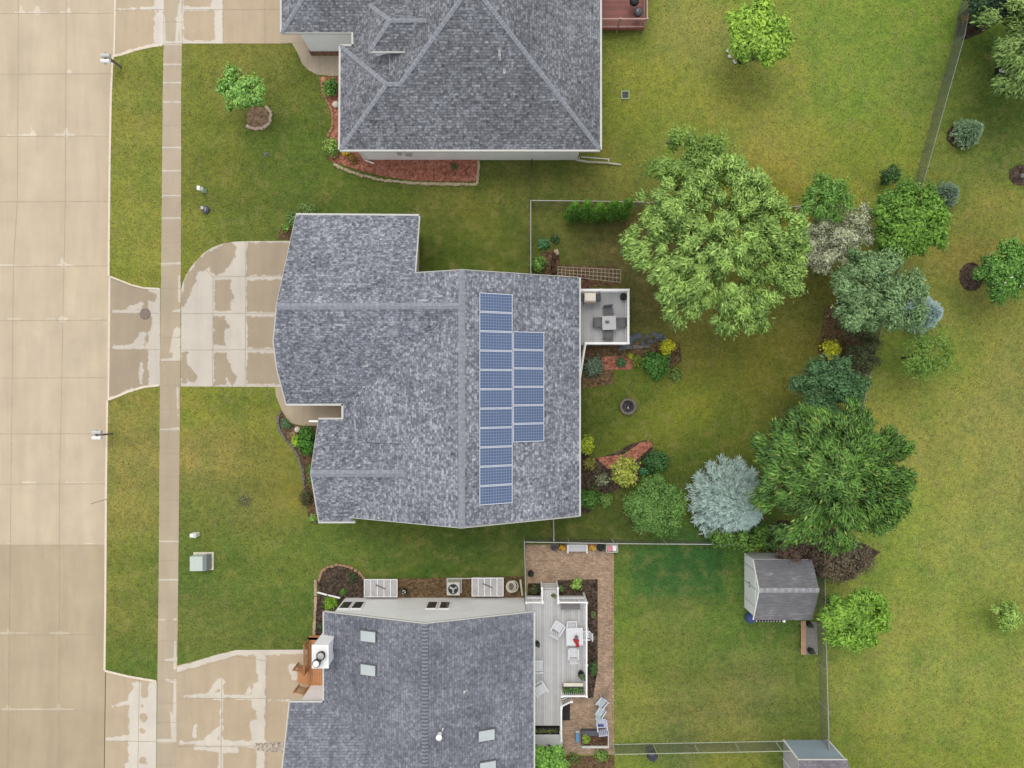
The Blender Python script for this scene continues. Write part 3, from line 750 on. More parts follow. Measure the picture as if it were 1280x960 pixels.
fb2 = [('L', 223, 836, 295, 816, 3.5, 3.5), ('L', 295, 816, 390, 814, 3.4, 3.4), ('L', 277, 843, 277, 872, 0.8, 3.2), ('L', 277, 872, 276, 960, 1.5, 2.8), ('L', 226, 870, 275, 870, 1.2, 4.5), ('L', 262, 868, 276, 852, 3, 5), ('L', 277, 870, 330, 872, 2.2, 3.6), ('L', 310, 868, 312, 858, 3, 1),
       ('L', 226, 928, 330, 930, 2.5, 4.5), ('L', 262, 926, 276, 910, 7, 4), ('L', 245, 905, 243, 920, 1.5, 3), ('L', 245, 935, 295, 938, 2, 4), ('L', 326, 815, 326, 960, 6.0, 5.0), ('L', 320, 850, 322, 880, 3, 8), ('L', 366, 834, 369, 846, 5.5, 5), ('L', 336, 875, 366, 875, 1.0, 1.4), ('L', 318, 905, 322, 928, 6, 5), ('S', 316, 845, 318, 848, 6, 5)]
sheet('driveway', [(219.5, 1060), (221, 832), (242, 827), (268, 819), (295, 812.5), (386, 812), (400, 870), (400, 1060)], 0.014, 0.12, M['conc_tan'], attrs={'dry': dryfn(0, fb2), 'tone': const(0.2)}, skirt=0.06)
strips('driveway_joints', [(277.5, 842, 276, 1000), (333.5, 826, 332.5, 1000), (222, 842, 295, 820), (295, 820, 333, 826), (222, 872.5, 365, 873), (222, 933, 365, 932)], 0.02, 0.03, M['joint'])
gr = sheet('gravel_strip', [(318, 929), (362, 927), (362, 941), (318, 938)], 0.022, 0, mulch_mat('pale_gravel', D(140, 126, 108), D(196, 182, 164), D(228, 220, 206)))
# front walks
sheet('front_walk', [(350, 53), (365, 54), (372, 66), (378, 80), (386, 88), (396, 93), (412, 95), (426, 95), (440, 60), (440, 30), (350, 30)], 0.022, 0.3, M['walk'], attrs={'dry': const(0), 'tone': const(0.0)}, skirt=0.06)
strips('front_walk_joints', [(352, 54, 378, 54), (385, 70, 384, 87), (400, 70, 400, 94), (418, 70, 418, 95)], 0.028, 0.025, M['joint'])
sheet('front_walk', [(344, 484), (470, 484), (470, 532), (378, 532), (362, 528), (352, 512), (345, 495)], 0.024, 0.3, M['walk'], attrs={'dry': const(0), 'tone': const(0.35)}, skirt=0.06)
strips('front_walk_joints', [(379, 500, 379, 532), (352, 508, 440, 508)], 0.03, 0.025, M['joint'])

# ------------------------------------------------------------------ foliage
def leaves(name, parent, centers, cr, n, ln, wd, lo, hi, rng, up=0.6, outc=None, orient=0.0, flat=0.75, spread=1.0, mat=None, extra=None, bright=1.0):
    """n leaves shared out among the clump centres (local to the thing)"""
    C = np.asarray(centers); k = rng.integers(0, len(C), n)
    u = rng.normal(size=(n, 3)); u /= np.linalg.norm(u, axis=1)[:, None]
    r = np.where(rng.random(n) < .8, rng.random(n) ** 0.5, rng.uniform(.9, 1.45, n))
    cs = np.asarray(cr) if hasattr(cr, '__len__') else np.full(len(C), cr)
    off = u * r[:, None] * cs[k][:, None] * np.array([1, 1, flat])
    P = C[k] + off
    oc = np.zeros(3) if outc is None else np.asarray(outc)
    rad = P - oc; rad[:, 2] *= 0.4; rad /= (np.linalg.norm(rad, axis=1)[:, None] + 1e-6)
    nn = 0.55 * u + 0.3 * rad + np.array([0, 0, up]) + rng.normal(size=(n, 3)) * 0.42
    nn /= np.linalg.norm(nn, axis=1)[:, None]
    rv = rng.normal(size=(n, 3)) * (1 - orient) + (rad + 0.5 * u) * orient * 1.6
    a = rv - nn * (rv * nn).sum(1)[:, None]; a /= (np.linalg.norm(a, axis=1)[:, None] + 1e-6)
    b = np.cross(nn, a)
    s_ = rng.uniform(0.45, 1.35, n)[:, None]
    A = a * ln * 0.5 * s_; B = b * wd * 0.5 * s_
    droop = np.array([0, 0, -1]) * ln * 0.12
    V = np.stack([P - A, P - B * 1.0 + A * -0.1, P + A + droop, P + B + A * -0.1], 1).reshape(-1, 3)
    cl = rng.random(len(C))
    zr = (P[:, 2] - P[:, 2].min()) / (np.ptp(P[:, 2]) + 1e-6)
    t = np.clip(0.36 + 0.28 * off[:, 2] / (cs[k] * flat + 1e-6) + 0.22 * (zr - 0.5) + 0.34 * (cl[k] - 0.5) + rng.normal(size=n) * 0.17, 0, 1)[:, None]  # shade painted by height: low leaves darker, clump tops lighter, plus random
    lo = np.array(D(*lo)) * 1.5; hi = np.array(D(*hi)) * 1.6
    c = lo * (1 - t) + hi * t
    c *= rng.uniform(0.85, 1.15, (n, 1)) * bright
    if extra is not None:
        ec, ef = extra; m_ = rng.random(n) < ef
        c[m_] = np.array(D(*ec)) * rng.uniform(1.1, 1.5, (m_.sum(), 1))
    c = np.repeat(np.clip(c, 0, 0.85), 4, axis=0)
    me = bpy.data.meshes.new(name)
    me.vertices.add(4 * n); me.vertices.foreach_set('co', V.astype(np.float32).ravel())
    me.loops.add(4 * n); me.loops.foreach_set('vertex_index', np.arange(4 * n, dtype=np.int32))
    me.polygons.add(n); me.polygons.foreach_set('loop_start', np.arange(0, 4 * n, 4, dtype=np.int32))
    me.update(calc_edges=True)
    at = me.attributes.new('Col', 'FLOAT_COLOR', 'POINT')
    at.data.foreach_set('color', np.column_stack([c, np.ones(len(c))]).astype(np.float32).ravel())
    me.materials.append(mat or M['leaf'])
    o = bpy.data.objects.new(name, me); COL.objects.link(o)
    if parent is not None: o.parent = parent
    return o

def crown_centers(rng, R, Rz, zc, n, cr, zmin=-0.35, shell=0.45, lobes=0.16, power=2.0):
    ph = rng.uniform(0, 6.28, 4); out = []
    tries = 0
    while len(out) < n and tries < n * 30:
        tries += 1
        d = rng.normal(size=3); d /= np.linalg.norm(d)
        if d[2] < zmin: continue
        th = math.atan2(d[1], d[0])
        f = 1 + lobes * (0.5 * math.sin(2 * th + ph[0]) + 0.6 * math.sin(3 * th + ph[1]) + 0.5 * math.sin(5 * th + ph[2]) + 0.4 * math.sin(8 * th + ph[3]))
        r = shell + (1 - shell) * rng.random() ** 0.6
        p = np.array([d[0] * (R - cr) * r * f, d[1] * (R - cr) * r * f, zc + d[2] * (Rz - cr * .6) * r])
        if any(np.linalg.norm(p - q) < cr * 0.62 for q in out): continue
        out.append(p)
    return np.array(out)

def lobe_centers(rng, R, Rz, zc, n, cr, lobes=None, k=8):
    "clumps gathered on several rounded limbs, so that gaps open between them"
    L = []
    if lobes:
        for dx, dy, rr_ in lobes:
            f = (1 - zc / H) * S; L.append((dx * f * .90, -dy * f * .90, rr_ * f * .92))
    else:
        R = R * .9; a0 = rng.uniform(0, 6.28)
        for i in range(k):
            r_ = R * rng.uniform(.34, .48); a = a0 + i * 6.283 / k + rng.uniform(-.3, .3); d = (R - r_) * rng.uniform(.82, 1.06)
            L.append((d * math.cos(a), d * math.sin(a), r_))
        for i in range(max(1, k // 3)):
            a = rng.uniform(0, 6.28); d = R * rng.uniform(0, .28); L.append((d * math.cos(a), d * math.sin(a), R * .5))
    area = np.array([l[2] ** 2 for l in L]); cnt = np.maximum(3, (n * area / area.sum()).astype(int)); out = []
    for (x, y, r_), c in zip(L, cnt):
        d = math.hypot(x, y) / R; z = zc + (Rz - r_ * .9) * math.sqrt(max(0.02, 1 - min(1, d) ** 2)) + rng.uniform(-.25, .25) * Rz * .3
        got = []
        for _ in range(c * 12):
            if len(got) >= c: break
            v = rng.normal(size=3); v /= np.linalg.norm(v)
            if v[2] < -.25: continue
            p = np.array([x, y, z]) + v * np.array([1, 1, .85]) * (r_ - cr * .3) * rng.uniform(.45, 1.05)
            if any(np.linalg.norm(p - q) < cr * .55 for q in got): continue
            got.append(p)
        out += got
    return np.array(out)

def tree(px, py, rpx, zc, Rz, label, cat='tree', name='tree', lo=(60, 90, 30), hi=(150, 180, 90), n=9000, ln=0.22, wd=0.12, cr=0.75, nc=60,
         seed=1, orient=0.2, group=None, extra=None, trunk=0.14, squash=1.0, lobes=0.16, up=0.6, shell=0.45, bright=1.0, rot=0.0, zmin=-0.35, flat=0.75, limbs=None, k=0):
    rng = np.random.default_rng(seed)
    x, y, _ = W(px, py, zc); R = rpx * S * (1 - zc / H)
    t = thing(name, label, cat, (x, y, 0), 0, group)
    C = lobe_centers(rng, R, Rz, zc, nc, cr, limbs, k or 7) if (limbs or cat == 'tree') else crown_centers(rng, R, Rz, zc, nc, cr, zmin, shell, lobes)
    if not limbs: C[:, 1] *= squash
    if rot:
        c_, s_ = math.cos(rot), math.sin(rot); C[:, :2] = C[:, :2] @ np.array([[c_, s_], [-s_, c_]])
    crs = cr * rng.uniform(0.6, 1.2, len(C))
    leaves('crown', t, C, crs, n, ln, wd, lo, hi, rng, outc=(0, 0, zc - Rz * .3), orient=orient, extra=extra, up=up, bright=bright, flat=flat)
    mb = MB()
    tz = zc - Rz * 0.25
    mb.tube([(0, 0, -0.05), (0.03, 0.02, tz * 0.4), (-0.03, 0.04, tz * 0.75), (0.02, 0, tz + 0.2)], [trunk * 1.25, trunk, trunk * .75, trunk * .4], 9)
    idx = rng.permutation(len(C))[:min(14, len(C))]
    for i in idx:
        c = C[i]; h0 = tz * rng.uniform(0.45, 0.95)
        mb.tube([(0, 0, h0), (c[0] * .4, c[1] * .4, h0 + (c[2] - h0) * .5), (c[0] * .9, c[1] * .9, h0 + (c[2] - h0) * .9)], [trunk * .45, trunk * .28, trunk * .1], 6)
    mb.v = [(v[0] + x, v[1] + y, v[2]) for v in mb.v]
    mb.build('trunk', M['bark'], t, smooth=True)
    return t

def shrub(px, py, rpx, h, label, lo=(50, 90, 30), hi=(120, 160, 70), n=900, ln=0.13, wd=0.08, seed=5, cat='shrub', name='shrub', extra=None, group=None, bright=1.0, squash=1.0, orient=0.1, nc=None, cr=None, rot=0.0):
    rng = np.random.default_rng(seed)
    x, y, _ = W(px, py, h * .6); R = rpx * S * (1 - h * .6 / H)
    t = thing(name, label, cat, (x, y, 0), 0, group)
    cr = cr or max(0.12, R * 0.42); nc = nc or 16
    C = crown_centers(rng, R, h * .55, h * .5, nc, cr, -0.2, 0.2, 0.2)
    C[:, 1] *= squash
    if rot:
        c_, s_ = math.cos(rot), math.sin(rot); C[:, :2] = C[:, :2] @ np.array([[c_, s_], [-s_, c_]])
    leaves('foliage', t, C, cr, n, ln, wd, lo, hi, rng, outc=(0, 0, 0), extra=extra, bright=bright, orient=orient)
    mb = MB()
    for i in range(5):
        a = rng.uniform(0, 6.28); q = R * .45
        mb.tube([(x, y, -0.03), (x + math.cos(a) * q * .5, y + math.sin(a) * q * .5, h * .3), (x + math.cos(a) * q, y + math.sin(a) * q, h * .62)], [0.022, 0.016, 0.008], 5)
    mb.build('stem', M['bark'], t)
    return t

def spruce(px, py, rpx, h, label, lo, hi, nb=260, seed=3, ln=0.26, wd=0.05, per=44, group=None, z0=0.3, name='blue_spruce', power=0.85):
    rng = np.random.default_rng(seed)
    x, y, _ = W(px, py, h * 0.35); R = rpx * S * (1 - h * .2 / H)
    t = thing(name, label, 'tree', (x, y, 0), 0, group)
    P = []; A = []; TC = []
    mbt = MB(); mbt.tube([(x, y, -0.05), (x, y, h * .5), (x, y, h * .97)], [0.13, 0.08, 0.015], 8)
    for i in range(nb):
        f = (i + 0.5) / nb; f = f ** 1.15
        z = z0 + f * (h - z0); L = R * (1 - f) ** power * rng.uniform(0.86, 1.1) + 0.05
        az = i * 2.39996 + rng.uniform(-.15, .15); d = np.array([math.cos(az), math.sin(az), 0])
        s_ = np.array([-d[1], d[0], 0])
        m_ = max(8, int(per * (0.25 + L / R)))
        for q in rng.random(m_) ** 0.6:
            rise = 0.12 * L * math.sin(q * 2.2) - 0.10 * q * q * L
            w = rng.normal() * 0.11 * L * (1.05 - q * .7) + rng.normal() * .03
            P.append(np.array([0, 0, z + rise + rng.normal() * .03]) + d * L * q + s_ * w)
            A.append(d * 0.9 + s_ * (np.sign(w) * rng.uniform(.1, .8)) + np.array([0, 0, rng.uniform(-.05, .45)]))
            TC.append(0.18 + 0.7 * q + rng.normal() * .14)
        if i % 3 == 0: mbt.tube([(x, y, z), (x + d[0] * L * .8, y + d[1] * L * .8, z + .05 * L)], [0.02, 0.006], 4)
    P = np.array(P); A = np.array(A); n = len(P); A /= np.linalg.norm(A, axis=1)[:, None]
    nn = np.array([0, 0, 1.0]) + rng.normal(size=(n, 3)) * .45; B = np.cross(nn, A); B /= np.linalg.norm(B, axis=1)[:, None]
    sz = rng.uniform(.6, 1.2, n)[:, None]
    V = np.stack([P - A * ln * .4 * sz, P - B * wd * .6 * sz, P + A * ln * .6 * sz, P + B * wd * .6 * sz], 1).reshape(-1, 3)
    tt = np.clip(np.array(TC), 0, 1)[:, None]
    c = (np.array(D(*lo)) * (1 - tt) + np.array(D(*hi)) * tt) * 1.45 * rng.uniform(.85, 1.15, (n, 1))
    c = np.repeat(np.clip(c, 0, .85), 4, axis=0)
    me = bpy.data.meshes.new('crown')
    me.vertices.add(4 * n); me.vertices.foreach_set('co', V.astype(np.float32).ravel())
    me.loops.add(4 * n); me.loops.foreach_set('vertex_index', np.arange(4 * n, dtype=np.int32))
    me.polygons.add(n); me.polygons.foreach_set('loop_start', np.arange(0, 4 * n, 4, dtype=np.int32))
    me.update(calc_edges=True)
    at = me.attributes.new('Col', 'FLOAT_COLOR', 'POINT'); at.data.foreach_set('color', np.column_stack([c, np.ones(len(c))]).astype(np.float32).ravel())
    me.materials.append(M['leaf'])
    o = bpy.data.objects.new('crown', me); COL.objects.link(o); o.parent = t
    mbt.build('trunk', M['bark'], t)
    return t

# ------------------------------------------------------------------ roofs and houses
def roof_plane(mb, pts, m=0, thick=0.10):
    P = [Vector(p) for p in pts]
    n = Vector((0, 0, 0))
    for i in range(len(P)):
        a = P[i]; b = P[(i + 1) % len(P)]; n += a.cross(b)
    n.normalize()
    if n.z < 0: P.reverse(); n = -n
    h = Vector((0, 0, 1)).cross(n)
    h = h.normalized() if h.length > 1e-5 else Vector((1, 0, 0))
    up = n.cross(h)
    uv = [(p.dot(h) + 50, p.dot(up) + 50) for p in P]
    mb.poly([tuple(p) for p in P], m, uv)
    Q = [p - Vector((0, 0, thick)) for p in P][::-1]
    mb.poly([tuple(p) for p in Q], 1)

def trim(mb, p, q, out, w=0.09, h=0.16, z=0.0):
    "fascia or gutter under a roof edge; out: horizontal outward direction"
    p = Vector(p); q = Vector(q); o = Vector((out[0], out[1], 0)).normalized() * w
    dz = Vector((0, 0, z)); hh = Vector((0, 0, h)); ins = -o * 0.05 / w
    mb.hexa([p + ins + dz - hh, q + ins + dz - hh, q + o + dz - hh, p + o + dz - hh], [p + ins + dz, q + ins + dz, q + o + dz, p + o + dz])

def caps(mb, p, q, w=0.3, step=0.14, lift=0.02, slope=0.44, m=0):
    "overlapping cap shingles along a ridge or hip"
    p = Vector(p); q = Vector(q); d = q - p; L = d.length; d.normalize()
    side = d.cross(Vector((0, 0, 1))).normalized()
    n = max(1, int(L / step)); drop = w / 2 * slope
    for i in range(n):
        a = p + d * (L * i / n); b = p + d * (L * (i + 1) / n)
        for s_ in (-1, 1):
            za = lift + 0.022; zb = lift + 0.002
            e = side * s_ * w / 2
            A = a + Vector((0, 0, za)); B = b + Vector((0, 0, zb))
            A2 = A + e - Vector((0, 0, drop)); B2 = B + e - Vector((0, 0, drop))
            q4 = [A, B, B2, A2] if s_ > 0 else [A, A2, B2, B]
            mb.poly([tuple(v) for v in q4], i % 2)
        # butt end
        A = a + Vector((0, 0, lift + .022))
        mb.poly([tuple(A - side * w / 2 - Vector((0, 0, drop))), tuple(A), tuple(A + side * w / 2 - Vector((0, 0, drop))), tuple(a + side * w / 2 - Vector((0, 0, drop + .02))), tuple(a), tuple(a - side * w / 2 - Vector((0, 0, drop + .02)))], m)

def walls(mb, ring, closed=True, m=0, z0=-0.05):
    n = len(ring)
    for i in range(n if closed else n - 1):
        a = ring[i]; b = ring[(i + 1) % n]; L = math.hypot(b[0] - a[0], b[1] - a[1])
        mb.poly([(a[0], a[1], z0), (b[0], b[1], z0), (b[0], b[1], b[2]), (a[0], a[1], a[2])], m, [(0, z0), (L, z0), (L, b[2]), (0, a[2])])

def vent(parent, px, py, z, h=0.35, r=0.05, name='vent_pipe', mat='white', cap=False):
    x, y, _ = W(px, py, z); mb = MB()
    mb.lathe((x, y, z), [(r * 1.5, -0.12), (r * 1.3, 0.02), (r, 0.03), (r, h)], 12, 0)
    mb.lathe((x, y, z), [(r * .75, h - .02), (r * .75, h + .004)], 12, 1)
    if cap: mb.lathe((x, y, z), [(r * 1.8, h + .02), (r * 1.9, h + .06), (r * .3, h + .12)], 12, 0)
    return mb.build(name, [M[mat], M['black']], parent, smooth=False)

def house(name, label, loc):
    return thing(name, label, 'house', loc)

# ---------------- main house (centre) ----------------
ZR = 5.8; pm = 0.4367; XR = -2.72
def zm(x): return ZR - pm * abs(x - XR)
h1 = house('house', 'grey shingled house with rows of blue solar panels on its roof', (-4.5, 1.0, 0))
A = (XR, 6.17, ZR); B = (XR, -7.77, ZR); J = (XR, 4.22, ZR)
NE = (3.92, 6.2, 2.9); SE = (3.92, -7.7, 2.9)
NW1 = (-5.42, 6.2, 4.64); Gw = W(345, 383, ZR); GNW = W(370, 268.5, 2.9); GNE = (-5.42, 9.80, 2.9)
V2 = (-9.9, -1.17, 2.66); GSW = W(357, 505, 2.66); V3 = (-9.9, -2.06, 2.66)
Pw = (-5.92, -5.02, 4.4); Q = (-9.5, -7.79, 2.80); Ww = W(388, 592, 4.4); WN = W(398, 524, 2.66); WS = W(398, 652, 2.66); Q3 = (-9.2, -8.06, 2.66)
def onplane(px, py):
    z = 4.5
    for _ in range(8): z = ZR - 0.5849 * (Gw[1] - W(px, py, z)[1])
    return W(px, py, z)
Gb1 = onplane(341, 427); Gb2 = onplane(345.5, 462)
rm = MB()
roof_plane(rm, [A, B, SE, NE]); roof_plane(rm, [A, NW1, J]); roof_plane(rm, [J, V2, V3, Pw, Q, B])
roof_plane(rm, [J, Gw, GNW, GNE, NW1]); roof_plane(rm, [J, V2, GSW, Gb2, Gb1, Gw])
roof_plane(rm, [Pw, Ww, WN, V3]); roof_plane(rm, [Pw, Q, Q3, WS, Ww])
roof1 = rm.build('roof', [M['roof_main'], M['white']], h1)
# low saddle over the entry, a shallow raised piece of the same slope
sd = MB()
xa, ya, _ = W(452, 553, 3.6); xb = W(513, 553, 4.6)[0]; yb = W(480, 482, 4.2)[1]
def zs(x, d): return zm(x) + d
roof_plane(sd, [(xa, ya, zs(xa, .17)), (xb, ya, zs(xb, .05)), (xb, yb, zs(xb, .012)), (xa, yb, zs(xa, .012))], thick=0.09)
sd.poly([(xa, ya, zs(xa, .17)), (xa, ya, zs(xa, -.05)), (xb, ya, zs(xb, -.05)), (xb, ya, zs(xb, .05))], 1)
sd.poly([(xa, ya, zs(xa, .17)), (xa, yb, zs(xa, .012)), (xa, yb, zs(xa, -.05)), (xa, ya, zs(xa, -.05))], 1)
sd.build('saddle', [M['roof_main'], M['roof_main']], roof1)
for a_, b2_, w_, sl_ in (((XR, 6.15, ZR), (XR, -7.75, ZR), .36, .44), ((Gw[0] + .02, Gw[1], ZR), (XR - .1, 4.22, ZR), .36, .5), ((Ww[0] + .02, Ww[1], 4.4), (Pw[0], Pw[1], 4.4), .4, .55)):
    cp = MB(); caps(cp, a_, b2_, w_, slope=sl_); cp.build('ridge_cap', [M['cap'], M['cap_b']], roof1)
fs = MB()
trim(fs, GNW, GNE, (0, 1), .10); trim(fs, (GNE[0], GNE[1], 2.88), (NW1[0], NW1[1], 4.62), (1, 0), .07); trim(fs, A, NW1, (0, 1), .03); trim(fs, A, NE, (0, 1), .03)
trim(fs, NE, SE, (1, 0), .09); trim(fs, B, SE, (0, -1), .03); trim(fs, B, Q, (0, -1), .03); trim(fs, GSW, V2, (0, -1), .10, z=.01); trim(fs, V2, V3, (-1, 0), .10, z=.01)
trim(fs, V3, WN, (0, 1), .08, z=.008); trim(fs, WS, Q3, (0, -1), .10); trim(fs, Gw, GNW, (-1, 0), .02, .12); trim(fs, Gw, Gb1, (-1, 0), .02, .12); trim(fs, Gb1, Gb2, (-1, 0), .02, .12); trim(fs, Gb2, GSW, (-1, 0), .02, .12)
trim(fs, Ww, WN, (-1, 0), .02, .12); trim(fs, Ww, WS, (-1, 0), .02, .12)
fs.build('gutter', M['gutter'], h1)
wl = MB()
walls(wl, [(-12.2, 9.45, 2.75), (-12.3, 4.2, 5.4), (-12.8, -0.8, 2.7), (-9.5, -0.8, 2.75), (-9.5, -2.4, 2.75), (-10.95, -2.4, 2.75), (-10.95, -5.02, 4.2), (-10.95, -7.7, 2.7), (-8.6, -7.7, 2.9), (-8.6, -7.4, 3.1), (XR, -7.4, 5.65), (3.5, -7.4, 2.95), (3.5, 5.85, 2.95), (XR, 5.85, 5.65), (-5.8, 5.85, 4.35), (-5.8, 9.45, 2.9)])
wl.build('wall', M['siding_tan'], h1)
for (a, b) in (((-12.26, 6.4), 0), ((-12.5, 2.4), 1)):
    gd = MB(); gd.box(a[0] - .12, a[1] - 1.3 - b, 0.02, a[0] - .06, a[1] + 1.3 + b * .6, 2.15)
    for k in range(4): gd.box(a[0] - .135, a[1] - 1.25 - b, 0.08 + k * .53, a[0] - .121, a[1] + 1.25 + b * .6, 0.5 + k * .53)
    gd.build('garage_door', M['white'], h1)
fd = MB(); fd.box(-9.56, -2.1, 0.05, -9.51, -1.15, 2.1); dr = fd.build('front_door', M['maroon'], h1)
for (px, py, z) in ((592, 575, 5.55), (673, 404, 3.95), (674.5, 574, 3.9)):
    x_ = W(px, py, z)[0]; vent(roof1, px, py, zm(x_), 0.32, 0.05)
vz = onplane(457, 457)[2]; vent(roof1, 458.5, 457.5, vz, .25, .05); vent(roof1, 455, 458, vz, .2, .045)
# stub wall by the porch
pw = MB(); x0, y0, _ = W(386, 526.5, 2.5); pw.box(x0, y0 - .05, 2.42, x0 + .95, y0 + .05, 2.5); pw.build('downspout', M['white'], h1)

# solar panels
def panel(px0, px1, py0, py1, label):
    z0 = zm(W(px0, 480, 5.4)[0]) ; X0 = W(px0, 480, z0 + .12)[0]; z0 = zm(X0); z1 = zm(W(px1, 480, 4.6)[0]); X1 = W(px1, 480, z1 + .12)[0]; z1 = zm(X1)
    zc = (z0 + z1) / 2 + .12; kk = 1 - zc / H
    Y0 = (480 - py0) * S * kk; Y1 = (480 - py1) * S * kk
    t = thing('solar_panel', label, 'solar panel', ((X0 + X1) / 2, (Y0 + Y1) / 2, (z0 + z1) / 2 + .1), 0, 'solar panels on the grey shingle roof')
    g_ = 0.012
    a = (X0 + g_, Y1 + g_, z0 + .12); b = (X1 - g_, Y1 + g_, z1 + .12); c = (X1 - g_, Y0 - g_, z1 + .12); d = (X0 + g_, Y0 - g_, z0 + .12)
    dz = lambda p, v: (p[0], p[1], p[2] + v)
    fr = MB(); w = 0.038
    fr.hexa([dz(a, -.04), dz(b, -.04), (b[0], b[1] + w, b[2] - .04), (a[0], a[1] + w, a[2] - .04)], [a, b, (b[0], b[1] + w, b[2]), (a[0], a[1] + w, a[2])])
    fr.hexa([(d[0], d[1] - w, d[2] - .04), (c[0], c[1] - w, c[2] - .04), dz(c, -.04), dz(d, -.04)], [(d[0], d[1] - w, d[2]), (c[0], c[1] - w, c[2]), c, d])
    sl = (z1 - z0) / (X1 - X0)
    for (x_, z_) in ((a[0], a[2]), (b[0] - w, b[2] - sl * w)):
        fr.hexa([(x_, a[1] + w, z_ - .04), (x_ + w, a[1] + w, z_ + sl * w - .04), (x_ + w, d[1] - w, z_ + sl * w - .04), (x_, d[1] - w, z_ - .04)],
                [(x_, a[1] + w, z_), (x_ + w, a[1] + w, z_ + sl * w), (x_ + w, d[1] - w, z_ + sl * w), (x_, d[1] - w, z_)])
    for yy in (a[1] + .25, d[1] - .25):      # mounting feet
        for f_ in (.12, .88):
            xx = a[0] + (b[0] - a[0]) * f_; zz = a[2] + (b[2] - a[2]) * f_
            fr.box(xx - .03, yy - .03, zz - .16, xx + .03, yy + .03, zz - .045)
    fr.build('frame', M['alu'], t)
    gl = MB()
    gl.poly([(a[0] + w, a[1] + w, a[2] + sl * w - .006), (b[0] - w, b[1] + w, b[2] - sl * w - .006), (c[0] - w, c[1] - w, c[2] - sl * w - .006), (d[0] + w, d[1] - w, d[2] + sl * w - .006)], 0, [(0, 0), (1, 0), (1, 1), (0, 1)])
    gl.build('cells', M['cells'], t)
ORD = ['first', 'second', 'third', 'fourth', 'fifth', 'sixth', 'seventh', 'eighth', 'ninth', 'tenth', 'eleventh']
for i in range(11):
    p_ = (630.5 - 366.5) / 11
    lab = {0: 'blue solar panel at the north end of the long column beside the roof ridge', 10: 'blue solar panel at the south end of the long column beside the roof ridge'}.get(i, '%s blue solar panel from the north end of the long column by the ridge' % ORD[i])
    panel(599, 641, 366.5 + i * p_, 366.5 + (i + 1) * p_, lab)
for i in range(6):
    p_ = (552.5 - 414.5) / 6
    lab = {0: 'blue solar panel at the north end of the short column nearer the eave', 5: 'blue solar panel at the south end of the short column nearer the eave'}.get(i, '%s blue solar panel from the north end of the short column nearer the eave' % ORD[i])
    panel(641.2, 680.5, 414.5 + i * p_, 414.5 + (i + 1) * p_, lab)

# ---------------- north neighbour ----------------
h2 = house('house', 'hip roofed house with dark grey shingles, white walls and a red mulch bed', (-3, 20, 0))
ze = 2.9
SWc = (-10.02, 13.66, ze); SEc = (5.13, 13.66, ze); a_ = (-6.98, 16.68, 4.72); b_ = (-6.23, 16.68, 4.72); ap = (-2.08, 20.83, 7.2)
NWc = (-9.98, 19.70, ze); v_ = (-9.25, 19.70, ze); g0 = (-9.26, 20.50, ze); gv = (-2.08, 27.68, 7.2); gs = (-13.42, 20.50, ze); gh = (-6.24, 27.68, 7.2)
r2 = MB()
roof_plane(r2, [SWc, SEc, ap, b_, a_]); roof_plane(r2, [SEc, (5.13, 36, ze), (-2.08, 29, 7.2), ap]); roof_plane(r2, [SWc, a_, NWc]); roof_plane(r2, [a_, b_, v_, NWc])
roof_plane(r2, [b_, ap, gv, g0, v_]); roof_plane(r2, [gs, g0, gv, gh]); roof_plane(r2, [gs, gh, (-13.42, 34.9, ze)]); roof_plane(r2, [gh, gv, (-2.08, 29, 7.2), (5.13, 36, ze), (-13.42, 34.9, ze)])
roof2 = r2.build('roof', [M['roof_north'], M['white']], h2)
dm = MB()
S1 = (-7.92, 18.4, 4.9); S2 = (-5.93, 18.4, 4.9); R1 = (-6.61, 19.71, 5.69); R2 = (-4.61, 19.71, 5.69); N1 = (-7.92, 21.02, 4.9); N2 = (-5.93, 21.02, 4.9)
roof_plane(dm, [S1, S2, R2, R1], thick=.06); roof_plane(dm, [S1, R1, N1], thick=.06); roof_plane(dm, [N1, R1, R2, N2], thick=.06)
dmo = dm.build('dormer', [M['roof_north'], M['white']], roof2)
dw = MB(); dw.box(-7.7, 18.62, 3.4, -5.6, 20.8, 4.87); dwo = dw.build('dormer_wall', M['siding_white'], roof2)
c2 = MB()
for p, q in ((SWc, a_), (a_, b_), (b_, ap), (SEc, ap), (NWc, a_), (ap, (-2.08, 29, 7.2)), (gs, gh)): caps(c2, p, q, 0.26, .14, .01, .4)
caps(c2, S1, R1, .24, .14, .01, .4); caps(c2, N1, R1, .24, .14, .01, .4); caps(c2, R1, R2, .24, .14, .01, .5)
c2.build('ridge_cap', [M['cap_dark'], M['cap']], roof2)
f2 = MB()
trim(f2, SWc, SEc, (0, -1), .11); trim(f2, SEc, (5.13, 36, ze), (1, 0), .11); trim(f2, SWc, NWc, (-1, 0), .11); trim(f2, NWc, v_, (0, 1), .09); trim(f2, v_, g0, (-1, 0), .1); trim(f2, g0, gs, (0, -1), .05, z=-.03); trim(f2, gs, (-13.42, 34.9, ze), (-1, 0), .1); trim(f2, S1, S2, (0, -1), .06, .1)
f2.build('gutter', M['gutter'], h2)
w2 = MB()
walls(w2, [(-9.2, 14.0, 2.8), (4.02, 14.0, 2.8), (4.02, 35, 2.8), (-12.45, 35, 2.8), (-12.45, 20.56, 2.85), (-9.2, 20.56, 2.85)])
w2.build('wall', M['siding_white'], h2)
bs = MB(); bs.box(-12.53, 20.50, -.05, -9.24, 20.55, 0.5); bs.box(-12.53, 20.55, -.05, -12.47, 30, 0.5); bs.build('brick_skirt', M['brick'], h2)
